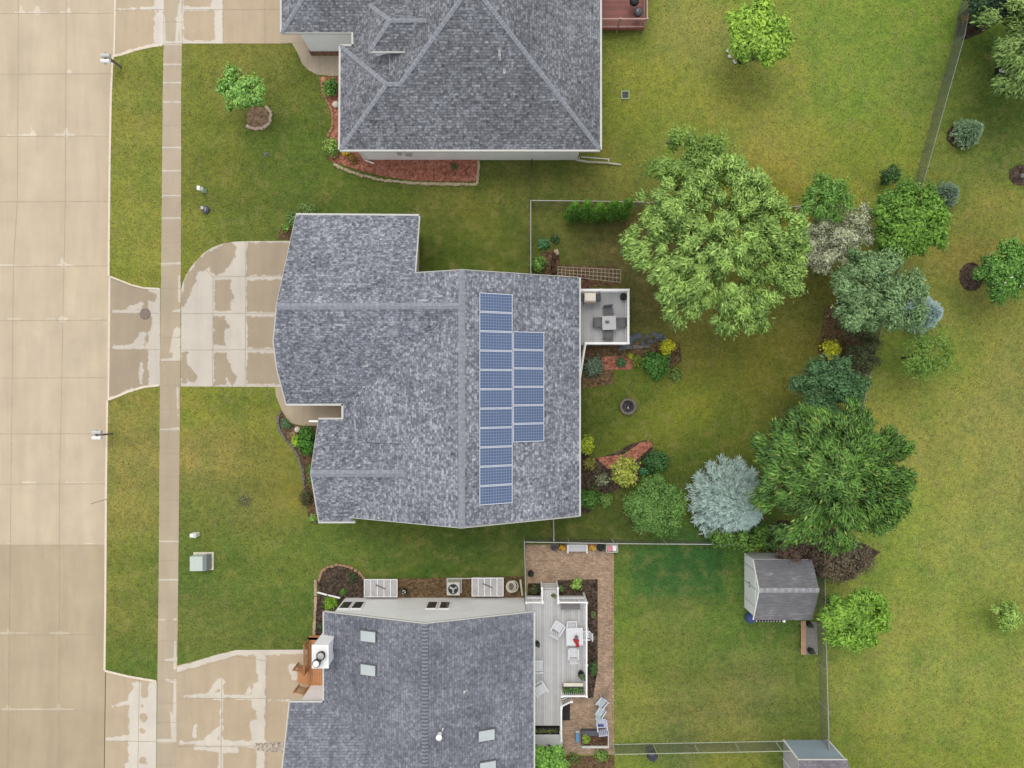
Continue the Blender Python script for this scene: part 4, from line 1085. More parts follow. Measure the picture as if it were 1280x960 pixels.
wd = MB(); x0 = W(545.5, 190, 2.1)[0]; wd.box(x0, 13.955, 1.78, x0 + 1.0, 13.99, 2.2); wo = wd.build('window', M['white'], h2)
wp = MB(); wp.box(x0 + .05, 13.945, 1.82, x0 + .95, 13.953, 2.16); wp.build('pane', M['glass_dark'], wo)
um = MB(); um.box(-6.95, 13.9, 1.1, -6.7, 13.99, 1.6); um.build('meter_box', M['ltgrey'], h2)
um = MB(); um.box(-6.45, 13.88, 1.0, -6.1, 13.99, 1.5); um.build('meter_box', M['ltgrey'], h2)
ds = MB(); ds.tube([(-9.15, 13.93, 2.75), (-9.15, 13.93, 0.2), (-8.6, 13.75, .1)], [.045] * 3, 6); ds.build('downspout', M['white'], h2)
ds = MB(); ds.tube([(4.0, 13.94, 2.7), (4.0, 13.94, .18)], [.05] * 2, 6); ds.build('downspout', M['white'], h2)
z_ = lambda px, py: 2.9 + .6 * (W(px, py, 5)[1] - 13.66)
vent(roof2, 624.5, 68, z_(624, 68) + .0, .5, .05); vent(roof2, 625.5, 73, z_(625, 73), .12, .03); vent(roof2, 630.5, 90, z_(630, 90), .3, .06, name='exhaust_vent', mat='white')
dp = thing('drain_pipe', 'cream gutter extension pipe lying on grass at the white house corner', 'pipe', W(745, 200))
mb = MB(); p0 = W(721, 200, .15); p1 = W(776, 206, .08); mb.tube([p0, W(735, 202.5, .14), W(757, 203.5, .1), p1], [.07, .07, .065, .065], 8); mb.build('pipe', plain('cream_pvc', D(206, 200, 176), .6), dp)
mb = MB(); mb.beam(W(726, 196, .5), W(761, 199, .45), .05, .06); mb.beam(W(761, 198, .45), W(761, 202, .45), .05, .06); mb.tube([W(724, 197, .5), W(721, 201, .12)], [.04, .04], 6); mb.build('flip_up_spout', M['gutter'], dp)

# ---------------- south neighbour ----------------
h3 = house('house', 'grey shingled house with skylights, beige gable wall and white chimney', (-5, -19, 0))
XR3 = -4.76; zr3 = 5.4; p3 = 0.323
def z3(x): return zr3 - p3 * abs(x - XR3)
yN = -13.1; WE = -10.8; EE = 1.24
r3 = MB()
RN = (XR3, yN, zr3); VT = (XR3, -23.2, zr3)
roof_plane(r3, [RN, (WE, yN, z3(WE)), (WE, -18.3, z3(WE)), VT]); roof_plane(r3, [RN, (XR3, -31, zr3), (EE, -31, z3(EE)), (EE, yN, z3(EE))])
zw = z3(WE)
roof_plane(r3, [(-12.78, -18.3, zw), (WE, -18.3, zw), VT, (-12.78, -23.2, zr3)]); roof_plane(r3, [(-12.78, -23.2, zr3), VT, (XR3, -31, zr3 - .1), (-12.78, -31, 2.6)])
roof3 = r3.build('roof', [M['roof_south'], M['white']], h3)
c3 = MB(); caps(c3, (XR3, yN - .02, zr3), (XR3, -31, zr3), .34, .10, .02, .34); c3.build('ridge_cap', [M['cap_dark'], M['cap_dark_b']], roof3)
f3 = MB()
trim(f3, RN, (WE, yN, zw), (0, 1), .05); trim(f3, RN, (EE, yN, z3(EE)), (0, 1), .05); trim(f3, (EE, yN, z3(EE)), (EE, -31, z3(EE)), (1, 0), .09); trim(f3, (WE, yN, zw), (WE, -14.4, zw), (-1, 0), .08); trim(f3, (WE, -15.7, zw), (WE, -18.3, zw), (-1, 0), .09); trim(f3, (WE, -18.3, zw), (-12.78, -18.3, zw), (0, 1), .09); trim(f3, (-12.78, -18.3, zw), (-12.78, -23.2, zr3), (-1, 0), .05)
f3.build('gutter', M['gutter'], h3)
w3 = MB(); yw = -13.35
walls(w3, [(-10.4, yw, z3(-10.4) - .08), (XR3, yw, zr3 - .1), (0.78, yw, z3(.78) - .08), (.78, -30.5, z3(.78) - .08), (-12.4, -30.5, 2.9), (-12.4, -23.2, 5.2), (-12.4, -18.6, 3.3), (-10.4, -18.6, 3.4)])
w3.build('wall', M['siding_beige'], h3)
for px in (432.5, 447.5, 540, 556):
    x0 = W(px, 757, 1.55)[0]
    m1 = MB(); m1.box(x0 - .345, yw + .004, .92, x0 + .345, yw + .05, 2.22); wo = m1.build('window', M['white'], h3)
    m2 = MB(); m2.box(x0 - .26, yw + .052, 1.02, x0 + .26, yw + .06, 2.12); m2.build('pane', M['glass_dark'], wo)
for (px, py) in ((460, 795.5), (460, 837.5), (608.5, 919), (610, 958.5)):
    zc = z3(W(px, py, 4.2)[0]) + .1; zc = z3(W(px, py, zc)[0]) + .1; x, y, _ = W(px, py, zc)
    sg = -1 if x < XR3 else 1; sx_ = .48; sy_ = .33; sl = -p3 * sg
    def P_(dx, dy, dz): return (x + dx, y + dy, zc + dx * sl + dz)
    m1 = MB(); m1.hexa([P_(-sx_, -sy_, -.12), P_(sx_, -sy_, -.12), P_(sx_, sy_, -.12), P_(-sx_, sy_, -.12)], [P_(-sx_, -sy_, .03), P_(sx_, -sy_, .03), P_(sx_, sy_, .03), P_(-sx_, sy_, .03)])
    so = m1.build('skylight', M['grey'], roof3, bevel=.01)
    m2 = MB(); a = sx_ - .045; b = sy_ - .045; m2.hexa([P_(-a, -b, .031), P_(a, -b, .031), P_(a, b, .031), P_(-a, b, .031)], [P_(-a, -b, .05), P_(a, -b, .05), P_(a, b, .05), P_(-a, b, .05)])
    m2.build('glass', M['glass_sky'], so)
for (px, py, h_, r_, cap) in ((580.5, 865, .2, .05, False), (583.5, 863, .15, .03, False), (549.5, 918, .3, .09, True), (553.5, 911, .3, .035, False)):
    z = z3(W(px, py, 5)[0]); vent(roof3, px, py, z, h_, r_, cap=cap)
# chimney
ch = MB(); cx0, cx1, cy0, cy1 = -10.98, -10.15, -15.62, -14.42
ch.box(cx0, cy0, -.05, cx1, cy1, 5.0); cho = ch.build('chimney', M['siding_white'], h3)
cc = MB(); cc.box(cx0 - .05, cy0 - .05, 5.002, cx1 + .05, cy1 + .05, 5.06); cc.build('chimney_cap', M['white'], cho)
for i, (px, py, r, h_, mt) in enumerate(((401.5, 819, .25, .3, 'galv'), (397, 827, .23, .5, 'white'))):
    x, y, _ = W(px, py, 5.2); fl = MB(); fl.lathe((x, y, 5.06), [(r * .75, 0), (r * .75, h_ * .6), (r * .95, h_ * .6), (r * .98, h_ * .85)], 20, 1); fl.lathe((x, y, 5.06), [(r * .75, h_ * .86), (r * .72, h_), (r * .05, h_ + .03)], 20, 0)
    fl.build('flue', [M[mt], M['black']], cho)
sad = MB(); sad.poly([(cx1, cy1 + .1, z3(cx1) + .02), (cx1, -15.0, z3(cx1) + .32), (-9.0, -15.0, z3(-9.0) + .02)], 0, [(0, 0), (1, 0), (1, 1)]); sad.poly([(cx1, -15.0, z3(cx1) + .32), (cx1, cy0 - .1, z3(cx1) + .02), (-9.0, -15.0, z3(-9.0) + .02)], 0, [(0, 0), (1, 0), (1, 1)])
sad.build('cricket', M['roof_south'], roof3)
d3 = MB(); d3.tube([W(425, 747.5, .5), W(410, 744, .3), W(397, 740.5, .12)], [.055] * 3, 6); d3.build('downspout', M['white'], h3)
d4 = MB(); d4.tube([(-10.9, -15.9, 3.3), (-10.9, -16.0, .3)], [.045] * 2, 6); d4.build('downspout', M['white'], h3)

# ------------------------------------------------------------------ decks
def boards(mb, x0, y0, x1, y1, z, w=0.14, gap=0.008, along='y', th=0.03):
    rr = random.Random(int(abs(x0 * 100)) + 1)
    if along == 'y':
        x = x0
        while x < x1 - .02:
            e = min(x + w - gap, x1); mb.box(x, y0, z - th, e, y1, z + rr.uniform(-.002, .002), rr.choice([0, 0, 1])); x += w
    else:
        y = y0
        while y < y1 - .02:
            e = min(y + w - gap, y1); mb.box(x0, y, z - th, x1, e, z + rr.uniform(-.002, .002), rr.choice([0, 0, 1])); y += w
    mb.box(x0 + .01, y0 + .01, z - .06, x1 - .01, y1 - .01, z - th - .002, 2)
    mb.box(x0, y0, z - .24, x1, y0 + .04, z - th - .001, 0); mb.box(x0, y1 - .04, z - .24, x1, y1, z - th - .001, 0)
    mb.box(x0, y0 + .041, z - .24, x0 + .04, y1 - .041, z - th - .001, 0); mb.box(x1 - .04, y0 + .041, z - .24, x1, y1 - .041, z - th - .001, 0)

def railing(parent, pts, z, mat, h=0.95, spacing=0.12, post=0.1, rail=0.09, npost=2.0, zend=None, bal=0.03):
    mb = MB(); posts = []
    for i, (a, b) in enumerate(zip(pts[:-1], pts[1:])):
        za = z[i] if hasattr(z, '__len__') else z; zb = z[i + 1] if hasattr(z, '__len__') else z
        a = Vector((a[0], a[1], za)); b = Vector((b[0], b[1], zb)); L = (b - a).length
        up = Vector((0, 0, 1))
        mb.beam(a + up * h, b + up * h, rail, .045); mb.beam(a + up * .12, b + up * .12, .05, .04)
        n = max(1, int(L / spacing))
        for k in range(1, n):
            p = a.lerp(b, k / n); mb.beam(p + up * .14, p + up * (h - .02), bal, bal)
        m_ = max(1, round(L / npost))
        for k in range(m_ + (1 if i == len(pts) - 2 else 0)): posts.append(a.lerp(b, k / m_))
    ro = mb.build('railing', mat, parent)
    for p in posts:
        q = MB(); q.box(p.x - post / 2, p.y - post / 2, -0.03, p.x + post / 2, p.y + post / 2, p.z + h + .06); q.box(p.x - post / 2 - .015, p.y - post / 2 - .015, p.z + h + .062, p.x + post / 2 + .015, p.y + post / 2 + .015, p.z + h + .09)
        q.build('post', mat, ro)
    return ro

def steps(parent, x0, y0, x1, y1, z, n, d, mats, name='step'):
    "n treads going down from z in direction d ('n','e','w','s')"
    for i in range(n):
        f0 = i / n; f1 = (i + 1) / n; zz = z - (i + 1) * z / (n + 1)
        m_ = MB()
        if d == 'n': m_.box(x0, y0 + (y1 - y0) * f0, zz - .04, x1, y0 + (y1 - y0) * f1 + .02, zz); m_.box(x0 + .02, y0 + (y1 - y0) * f0, -.02, x1 - .02, y0 + (y1 - y0) * f0 + .02, zz - .042)
        if d == 'e': m_.box(x0 + (x1 - x0) * f0, y0, zz - .04, x0 + (x1 - x0) * f1 + .02, y1, zz)
        if d == 'w': m_.box(x1 - (x1 - x0) * f1 - .02, y0, zz - .04, x1 - (x1 - x0) * f0, y1, zz)
        m_.build(name, mats, parent)

DG = [M['deck_grey'], M['deck_grey_b'], M['deck_dark']]
# south house deck
ZD = .9
dk = thing('deck', 'long grey board deck with white railings behind the skylight house', 'deck', (2.6, -17, 0))
m_ = MB(); boards(m_, .82, -18.7, 4.5, -13.02, ZD); boards(m_, .82, -20.9, 2.98, -18.701, ZD); m_.build('deck_boards', DG, dk)
xa = W(678, 740, 1)[0]; xb = W(696, 740, 1)[0]; yt = W(686, 730, .3)[1]
m_ = MB(); boards(m_, xa, -13.018, xb, -12.6, ZD); m_.build('deck_boards', DG, dk)
steps(dk, xa, -12.6, xb, yt, ZD, 3, 'n', M['deck_grey'])
R_ = M['white']
railing(dk, [(.86, -13.06), (xa - .03, -13.06)], ZD, R_)
railing(dk, [(xb + .03, -13.06), (4.46, -13.06), (4.46, -18.66), (2.98, -18.66)], ZD, R_)
railing(dk, [(xa - .04, -13.0), (xa - .04, yt + .05)], [ZD, .45], R_, h=.85); railing(dk, [(xb + .04, -13.0), (xb + .04, yt + .05)], [ZD, .45], R_, h=.85)
railing(dk, [(2.95, -19.35), (2.95, -21.3)], ZD, R_)
steps(dk, 3.0, -19.3, 3.7, -18.75, ZD, 3, 'e', M['deck_grey'])
railing(dk, [(2.96, -19.3), (3.62, -19.25)], [ZD, .35], R_, h=.9)
m_ = MB(); m_.box(3.06, -21.0, .02, 3.62, -19.9, .05); m_.build('crawl_space_hatch', M['blind'], dk)
# centre house deck
ZC = .85
dc = thing('deck', 'small pale grey deck with white railing behind the solar panel house', 'deck', (5.8, 3.9, 0))
kk = 1 - ZC / H
dx0, dx1 = 3.55, (786.5 - 640) * S * .957; dy1 = (480 - 361.5) * S * .957; dy0 = (480 - 430) * S * .957
m_ = MB(); boards(m_, dx0, dy0, dx1, dy1, ZC, along='y'); boards(m_, dx0, dy0 - .0, 4.35, dy0 - .002, ZC) if False else None
m_.build('deck_boards', [plain('pale_deck_board', D(196, 196, 197), .55, .05, 2.5), plain('pale_deck_board_worn', D(188, 188, 190), .55, .05, 2.5), M['deck_dark']], dc)
railing(dc, [(3.65, dy1 - .04), (dx1 - .05, dy1 - .04), (dx1 - .05, dy0 + .05), (4.42, dy0 + .05)], ZC, R_, rail=.13)
m_ = MB(); m_.box(3.56, W(0, 483, .4)[1], .38, 3.98, dy0 - .01, .42); 
for q in range(5): m_.box(3.98, dy0 - .02 - q * .5, 0.0, 4.02, dy0 - .08 - q * .5, .4)
m_.build('landing', M['deck_grey'], dc)
railing(dc, [(4.4, dy0 - .02), (4.05, W(0, 483, 1.3)[1])], [ZC, .45], R_, h=.9)
# north neighbour red deck
dr_ = thing('deck', 'red stained board deck with two black grills behind the white walled house', 'deck', (6.3, 23.5, 0))
ZT = .6
bx1 = W(806, 20, ZT)[0]; by0 = W(0, 35.5, ZT)[1]
m_ = MB(); boards(m_, 4.03, by0, bx1, 27.5, ZT, along='x'); m_.build('deck_boards', [M['deck_red'], M['deck_red_b'], M['blind']], dr_)
railing(dr_, [(4.9, by0 + .05), (bx1 - .05, by0 + .05), (bx1 - .05, 27.4)], ZT, plain('pinkish_rail', D(196, 160, 150), .6), h=1.0, spacing=.14, rail=.07, post=.08)
m_ = MB(); m_.box(4.04, by0 - 1.1, .02, 4.35, by0 - .05, .5); m_.build('stair_side', M['gutter'], dr_)
# south house front porch
dp_ = thing('porch', 'small brown stained front porch with steps beside the white chimney', 'porch', (-11.5, -17.5, 0))
ZP = .55
pxa = W(385, 0, ZP)[0]; pya = W(0, 862, ZP)[1]; pyb = W(0, 800, ZP)[1]
m_ = MB(); boards(m_, pxa, pya, -10.42, cy0 - .02, ZP, along='y'); boards(m_, pxa, cy0 - .018, cx0 - .02, pyb, ZP, along='y'); m_.build('deck_boards', [M['deck_brown'], M['deck_brown_b'], M['blind']], dp_)
steps(dp_, pxa - .75, pya + .25, pxa - .01, pya + 1.25, ZP, 2, 'w', M['deck_brown'])
BR = plain('brown_rail', D(176, 126, 86), .7, .15)
railing(dp_, [(pxa + .03, pyb), (pxa + .03, pya + 1.3)], ZP, BR, h=.9, spacing=.14, rail=.09, post=.08, bal=.035)
railing(dp_, [(pxa, pya + 1.32), (pxa - .75, pya + 1.42)], [ZP, .12], BR, h=.85, rail=.08, post=.08)
railing(dp_, [(pxa, pya + .12), (pxa - .72, pya + .05)], [ZP, .12], BR, h=.85, rail=.08, post=.08)

# ------------------------------------------------------------------ fences
def chain_fence(label, pts, h=1.2, rail=M['galv'], mesh=None, group=None, sp=2.6, bottom=False, cat='fence', top_at=None, name='chain_link_fence'):
    Wp = [W(x, y, h)[:2] for x, y in pts]
    cx = sum(p[0] for p in Wp) / len(Wp); cy = sum(p[1] for p in Wp) / len(Wp)
    t = thing(name, label, cat, (cx, cy, 0), 0, group)
    fm = MB(); rl = MB(); u = 0; posts = []
    for a, b in zip(Wp[:-1], Wp[1:]):
        L = math.hypot(b[0] - a[0], b[1] - a[1])
        fm.poly([(a[0], a[1], .02), (b[0], b[1], .02), (b[0], b[1], h - .02), (a[0], a[1], h - .02)], 0, [(u, 0), (u + L, 0), (u + L, h), (u, h)]); u += L
        rl.tube([(a[0], a[1], h), (b[0], b[1], h)], [.024] * 2, 6)
        if bottom: rl.tube([(a[0], a[1], .06), (b[0], b[1], .06)], [.028] * 2, 6)
        n = max(1, round(L / sp))
        for k in range(n): posts.append((a[0] + (b[0] - a[0]) * k / n, a[1] + (b[1] - a[1]) * k / n))
    posts.append(Wp[-1])
    fm.build('mesh', mesh or M['chain'], t); rl.build('top_rail', rail, t)
    for p in posts:
        q = MB(); q.lathe((p[0], p[1], 0), [(.032, -.02), (.032, h + .02), (.036, h + .03), (.02, h + .07)], 8); q.build('post', rail, t)
    return t
chain_fence('galvanised chain link fence enclosing the north side of the solar house backyard', [(663.5, 341), (663.5, 250.5), (780, 252), (975, 257.5), (1146, 263)])
dkr = plain('grey_olive_pipe', D(150, 152, 140), .5)
chain_fence('long diagonal chain link fence between the backyards and the open field', [(1243, -90), (1214, 0), (1206, 44), (1155, 226), (1104, 402), (1078, 512), (1031, 682)], rail=dkr)
chain_fence('chain link fence along the south side of the solar house backyard', [(655.5, 677.5), (768, 679.5), (900, 680.5), (1029, 683)], rail=plain('bright_pipe', D(206, 204, 204), .4))
chain_fence('short chain link fence beside the brick patio west edge', [(655.5, 679), (657.5, 751)])
chain_fence('chain link fence on the field side of the shed yard', [(1031, 690), (1032.5, 790), (1036.5, 938)])
chain_fence('chain link fence with two pale rails along the south of the shed yard', [(769, 943), (978, 939), (1036, 938.5)], bottom=True, rail=plain('pale_green_pipe', D(186, 196, 170), .5))
chain_fence('short grey gate panel between the solar house and the patio fence', [(692, 648), (692.5, 676.5)], mesh=chain_mat('dense_mesh', D(170, 172, 172), .07, .22), cat='gate', name='gate')
chain_fence('thin black metal gate from the white house wall to the fence corner', [(665, 199), (664, 249)], rail=M['black'], mesh=M['chain_dark'], cat='gate', name='gate', h=1.1)

# ------------------------------------------------------------------ sheds
def shed(label, base, zt, ridge, eave_z, ridge_z, roofmat, ov=.12):
    """base: (x0,y0,x1,y1) world; ridge along x at y=ridge"""
    x0, y0, x1, y1 = base
    t = thing('shed', label, 'shed', ((x0 + x1) / 2, (y0 + y1) / 2, 0))
    return t
s1 = thing('shed', 'white walled garden shed with weathered dark shingle roof under the trees', 'shed', (16.2, -12.1, 0))
x0, x1, y0, y1 = 14.52, 17.72, -13.95, -10.55; ry = -12.0; ez = 2.05; rz = 2.95
m_ = MB(); walls(m_, [(x0, y0, ez), (x1, y0, ez), (x1, ry, rz), (x1, y1, ez), (x0, y1, ez), (x0, ry, rz)])
m_.build('wall', M['siding_white'], s1)
m_ = MB(); ov = .14
roof_plane(m_, [(x0 - ov, ry, rz + .05), (x1 + ov, ry, rz + .05), (x1 + ov, y1 + .1, ez - .02), (x0 - ov, y1 + .1, ez - .02)], thick=.06)
roof_plane(m_, [(x0 - ov, ry, rz + .05), (x1 + ov, ry, rz + .05), (x1 + ov, y0 - .1, ez - .02), (x0 - ov, y0 - .1, ez - .02)], thick=.06)
so = m_.build('roof', [M['shed_roof'], M['white']], s1)
m_ = MB(); caps(m_, (x0 - ov, ry, rz + .05), (x1 + ov, ry, rz + .05), .28, .2, .01, .48); m_.build('ridge_cap', [plain('old_ridge_cap', D(178, 176, 176), .95, .2, 6), M['cap']], so)
m_ = MB(); trim(m_, (x0 - ov, ry, rz + .05), (x0 - ov, y1 + .1, ez - .02), (-1, 0), .04, .1); trim(m_, (x0 - ov, ry, rz + .05), (x0 - ov, y0 - .1, ez - .02), (-1, 0), .04, .1); m_.build('fascia', M['white'], s1)
for yy in (-12.75, -11.7):
    m_ = MB(); m_.box(x0 - .035, yy - .48, .15, x0 - .004, yy + .48, 1.95); do = m_.build('door', M['white'], s1)
    m_ = MB(); m_.box(x0 - .06, yy + (.4 if yy < -12.2 else -.42), .95, x0 - .037, yy + (.44 if yy < -12.2 else -.38), 1.15); m_.build('handle', M['darkmetal'], do)
m_ = MB(); m_.box(x0 - .01, -12.235, .1, x0 - .003, -12.215, 2.0); m_.box(x0 - .01, y1 - .6, .1, x0 - .003, y1 - .58, 2.0); m_.box(x0 - .01, y0 + .62, .1, x0 - .003, y0 + .64, 2.0); m_.build('door_seam', M['grey'], s1)
s1b = thing('window_box', 'dark gutter trough with white end along the shed south eave', 'planter', (15.9, -14.1, 0))
bxy = W(960, 773.5, 1.9)
m_ = MB(); m_.box(W(946, 0, 1.9)[0], -14.22, 1.78, W(979, 0, 1.9)[0], -14.07, 1.84); m_.box(W(979, 0, 1.9)[0], -14.23, 1.76, W(981.5, 0, 1.9)[0], -14.06, 1.93); m_.build('trough', M['white'], s1b)
m_ = MB()
for i in range(9): m_.obox((W(948 + i * 3.6, 0, 1.9)[0], -14.145, 1.88), (.13, .1, .07), .2 * i); 
m_.build('soil', M['blind'], s1b)
tb = thing('storage_tub', 'blue tarp covered tub at the shed southwest corner', 'tub', W(936, 771))
m_ = MB(); c = W(936, 770.5); m_.lathe(c, [(.22, 0), (.3, .1), (.32, .35), (.24, .5), (.1, .55), (.0, .56)], 9); m_.build('cover', M['navy'], tb)
s2 = thing('shed', 'blue grey shed with white corner trim at the bottom photo edge', 'shed', (18.4, -23.8, 0))
x0, x1, y0, y1 = 16.95, 19.75, -25.6, -22.25; ez = 2.35
m_ = MB(); walls(m_, [(x0, y0, ez), (x1, y0, ez), (x1, y1, ez), (x0, y1, ez)]); m_.build('wall', M['blue_panel'], s2)
m_ = MB(); m_.box(x0 - .03, y1 - .04, 0, x0 + .06, y1 + .03, ez); m_.box(x0 - .03, y1 - 1.2, 0, x0 - .004, y1 - 1.12, ez); m_.box(x1 - .06, y1 - .04, 0, x1 + .03, y1 + .03, ez); m_.build('corner_trim', M['white'], s2)
m_ = MB(); m_.box(x0 - .012, y0 + .05, .05, x0 - .004, y1 - .08, ez - .05); m_.build('side_cladding', plain('pinkish_white_panel', D(206, 200, 208), .5), s2)
m_ = MB(); ry = (y0 + y1) / 2
roof_plane(m_, [(x0 - .06, ry, 3.3), (x1 + .06, ry, 3.3), (x1 + .06, y1 + .03, ez + .01), (x0 - .06, y1 + .03, ez + .01)], thick=.06); roof_plane(m_, [(x0 - .06, ry, 3.3), (x1 + .06, ry, 3.3), (x1 + .06, y0 - .03, ez + .01), (x0 - .06, y0 - .03, ez + .01)], thick=.06)
m_.build('roof', [M['mauve_roof'], M['white']], s2)
m_ = MB(); trim(m_, (x0 - .06, y1 + .03, ez), (x1 + .06, y1 + .03, ez), (0, 1), .06, .07); m_.build('gutter', M['gutter'], s2)

# ------------------------------------------------------------------ beds, edging, patio
sheet('patio', [(657, 681), (767, 680), (767.5, 943), (690, 943), (690, 905), (662, 905), (657, 760)], 0.02, 0, M['paver'], skirt=0.05)
for (a, b, c, d) in ((765, 683, 767.2, 940),):
    m_ = MB(); p = W(a, b); q = W(c, d); m_.box(p[0], q[1], -.02, q[0], p[1], .05); o = m_.build('patio_edging', M['edge_brick']); o['kind'] = 'structure'
sheet('mulch_bed', [(660, 729), (676, 729), (676, 755), (660, 755)], 0.035, 0, M['mulch'], skirt=0.03)
sheet('mulch_bed', [(697, 725), (747, 724), (747, 838), (741, 872), (733, 872), (733, 760), (697, 758)], 0.035, 0, M['mulch'], skirt=0.03)
sheet('mulch_bed', [(400, 748), (397, 725), (402, 714), (412, 708), (424, 706.5), (437, 709), (448, 715), (456, 724), (456, 750)], 0.03, 0, M['mulch'], skirt=0.03)
sheet('mulch_bed', [(396, 745), (460, 745), (460, 760), (440, 775), (410, 780), (410, 815), (394, 815)], 0.026, 0, M['mulch'], skirt=0.03)
sheet('mulch_bed', [(456, 724), (560, 722), (655, 720), (655, 749), (456, 749)], 0.028, 0, M['mulch_brown'], skirt=0.03)
sheet('mulch_bed', [(434, 186), (598, 186), (598, 227), (560, 227), (520, 226), (480, 221), (450, 213), (430, 207), (424, 200)], 0.04, 0, M['mulch_red'], skirt=0.04)
sheet('mulch_bed', [(402, 96), (426, 96), (430, 190), (424, 206), (412, 200), (408, 185), (416, 158), (413, 140), (406, 122)], 0.038, 0, M['mulch_red'], skirt=0.03)
sheet('mulch_bed', [(352, 514), (362, 530), (378, 532), (400, 533), (405, 650), (388, 655), (384, 640), (381, 600), (374, 570), (362, 555), (351, 540), (348, 525)], 0.03, 0, M['mulch_brown'], skirt=0.03)
sheet('mulch_bed', [(352, 283), (374, 268), (372, 300), (346, 299)], 0.03, 0, M['mulch_brown'], skirt=0.03)
sheet('mulch_bed', [(728, 433), (790, 428), (830, 420), (850, 430), (852, 452), (835, 462), (800, 455), (770, 452), (766, 480), (728, 486)], 0.026, 0, M['mulch_brown'], skirt=0.03)
sheet('mulch_bed', [(752, 446), (776, 445), (794, 452), (788, 462), (770, 462), (757, 462), (750, 455)], 0.032, 0, M['mulch_red'], skirt=0.03)
sheet('mulch_bed', [(724, 552), (740, 574), (770, 566), (786, 556), (806, 550), (816, 554), (816, 570), (800, 590), (800, 603), (770, 612), (748, 622), (735, 642), (724, 642)], 0.028, 0, M['mulch'], skirt=0.03)
sheet('mulch_bed', [(745, 572), (780, 568), (800, 553), (812, 551), (816, 557), (800, 571), (786, 584), (760, 586)], 0.033, 0, M['mulch_red'], skirt=0.03)
sheet('mulch_bed', [(975, 650), (1030, 655), (1100, 690), (1060, 725), (1018, 720), (1012, 690), (940, 688), (935, 672)], 0.03, 0, M['mulch'], skirt=0.03)
sheet('mulch_bed', [(1032, 380), (1050, 392), (1080, 410), (1090, 450), (1082, 470), (1045, 465), (1022, 440), (1028, 410)], 0.026, 0, M['mulch_brown'], skirt=0.03)
sheet('mulch_bed', [(1202, 15), (1240, -10), (1260, 20), (1225, 42), (1205, 50), (1195, 45)], 0.026, 0, M['mulch'], skirt=0.03)
sheet('mulch_bed', [(700, 331), (772, 333), (772, 356), (725, 360), (722, 346), (698, 345)], 0.022, 0, M['mulch_brown'], skirt=0.03)
sheet('mulch_bed', [(672, 318), (692, 312), (700, 325), (696, 346), (668, 344)], 0.03, 0, M['mulch_brown'], skirt=0.03)
sheet('flower_bed', [(690, 946), (768, 944), (768, 975), (690, 975)], 0.024, 0, M['mulch_brown'], skirt=0.03)
def disc(name, px, py, r, mat, z=.03, ry=None, n=28):
    ry = ry or r
    sheet(name, [(px + r * math.cos(a * 6.2832 / n) * (1 + .04 * math.sin(a * 2.1)), py + ry * math.sin(a * 6.2832 / n)) for a in range(n)], z, 0, mat, skirt=.03)
disc('mulch_ring', 322, 147, 14, mulch_mat('pale_mulch', D(110, 86, 66), D(156, 128, 102), D(186, 158, 130))); disc('mulch_ring', 1201, 170, 18, M['mulch'], ry=15); disc('mulch_ring', 1176, 248, 14, M['mulch']); disc('mulch_ring', 1276, 219, 15, M['mulch'], ry=13)
disc('mulch_ring', 1214, 346, 15, M['mulch'], ry=18); disc('mulch_ring', 936, 64, 13, M['mulch'])


def stones(label, pts, size=.22, mat=None, h=.12, closed=False, jit=.25, name='stone_edging', group=None, z=0.0):
    P = [Vector(W(*p)[:2]) for p in pts]
    if closed: P.append(P[0])
    c = sum(P, Vector((0, 0))) / len(P)
    t = thing(name, label, 'edging', (c.x, c.y, 0), 0, group); mb = MB(); rr = random.Random(len(pts) * 7 + int(pts[0][0]))
    for a, b in zip(P[:-1], P[1:]):
        L = (b - a).length; n = max(1, int(L / size)); d = (b - a).normalized(); ang = math.atan2(d.y, d.x)
        for k in range(n):
            p = a.lerp(b, (k + .5) / n); s_ = size * rr.uniform(1.0, 1.16)
            mb.obox((p.x + rr.uniform(-1, 1) * .02, p.y + rr.uniform(-1, 1) * .02, z + h / 2 - .01), (s_, size * rr.uniform(.6, .85), h * rr.uniform(.8, 1.1)), ang + rr.uniform(-jit, jit))
    mb.build('stones', mat or M['stone'], t, bevel=.02)
    return t
stones('curved tan stone edging around the long red mulch bed', [(417, 205), (430, 212), (450, 219), (480, 226), (520, 229.5), (560, 230.5), (597, 231), (598, 215), (598, 200)], .24)
stones('thin pinkish brick edging of the narrow bed beside the front walk', [(401, 97), (404, 115), (410, 128), (416, 140), (416, 158), (410, 172)], .2, plain('pink_brick', D(170, 130, 100), .9, .2))
stones('dark stone edging curving along the solar house front bed', [(351, 514), (347, 525), (350, 538), (358, 550), (366, 558), (373, 570), (379, 590), (381, 610), (382, 622)], .22, M['stone_grey'])
stones('round brick edging around the dark corner bed by the gable wall', [(399, 726), (403, 713), (412, 707.5), (424, 705.5), (437, 708), (448, 714), (457, 724)], .22, plain('tan_brick', D(168, 136, 104), .9, .2))
stones('straight stone edging running from the corner bed down to the porch', [(395, 724), (395, 745), (394, 770), (393, 795), (390, 808)], .24, plain('pale_tan_stone', D(186, 160, 136), .9, .35, 2))
stones('pink stone half ring around the small front yard tree', [(333, 133), (339, 142), (338, 153), (330, 160), (318, 162), (308, 157)], .25, plain('pink_stone', D(206, 182, 162), .9, .15))
stones('white stone arc beside the bright tree in the north yard', [(907, 60), (909, 68), (914, 75), (921, 80)], .22, plain('white_stone', D(220, 220, 214), .9, .1))
stones('row of low pavers edging the shrub bed beside the small deck', [(772, 437), (790, 434), (812, 433)], .3, M['stone_grey'])

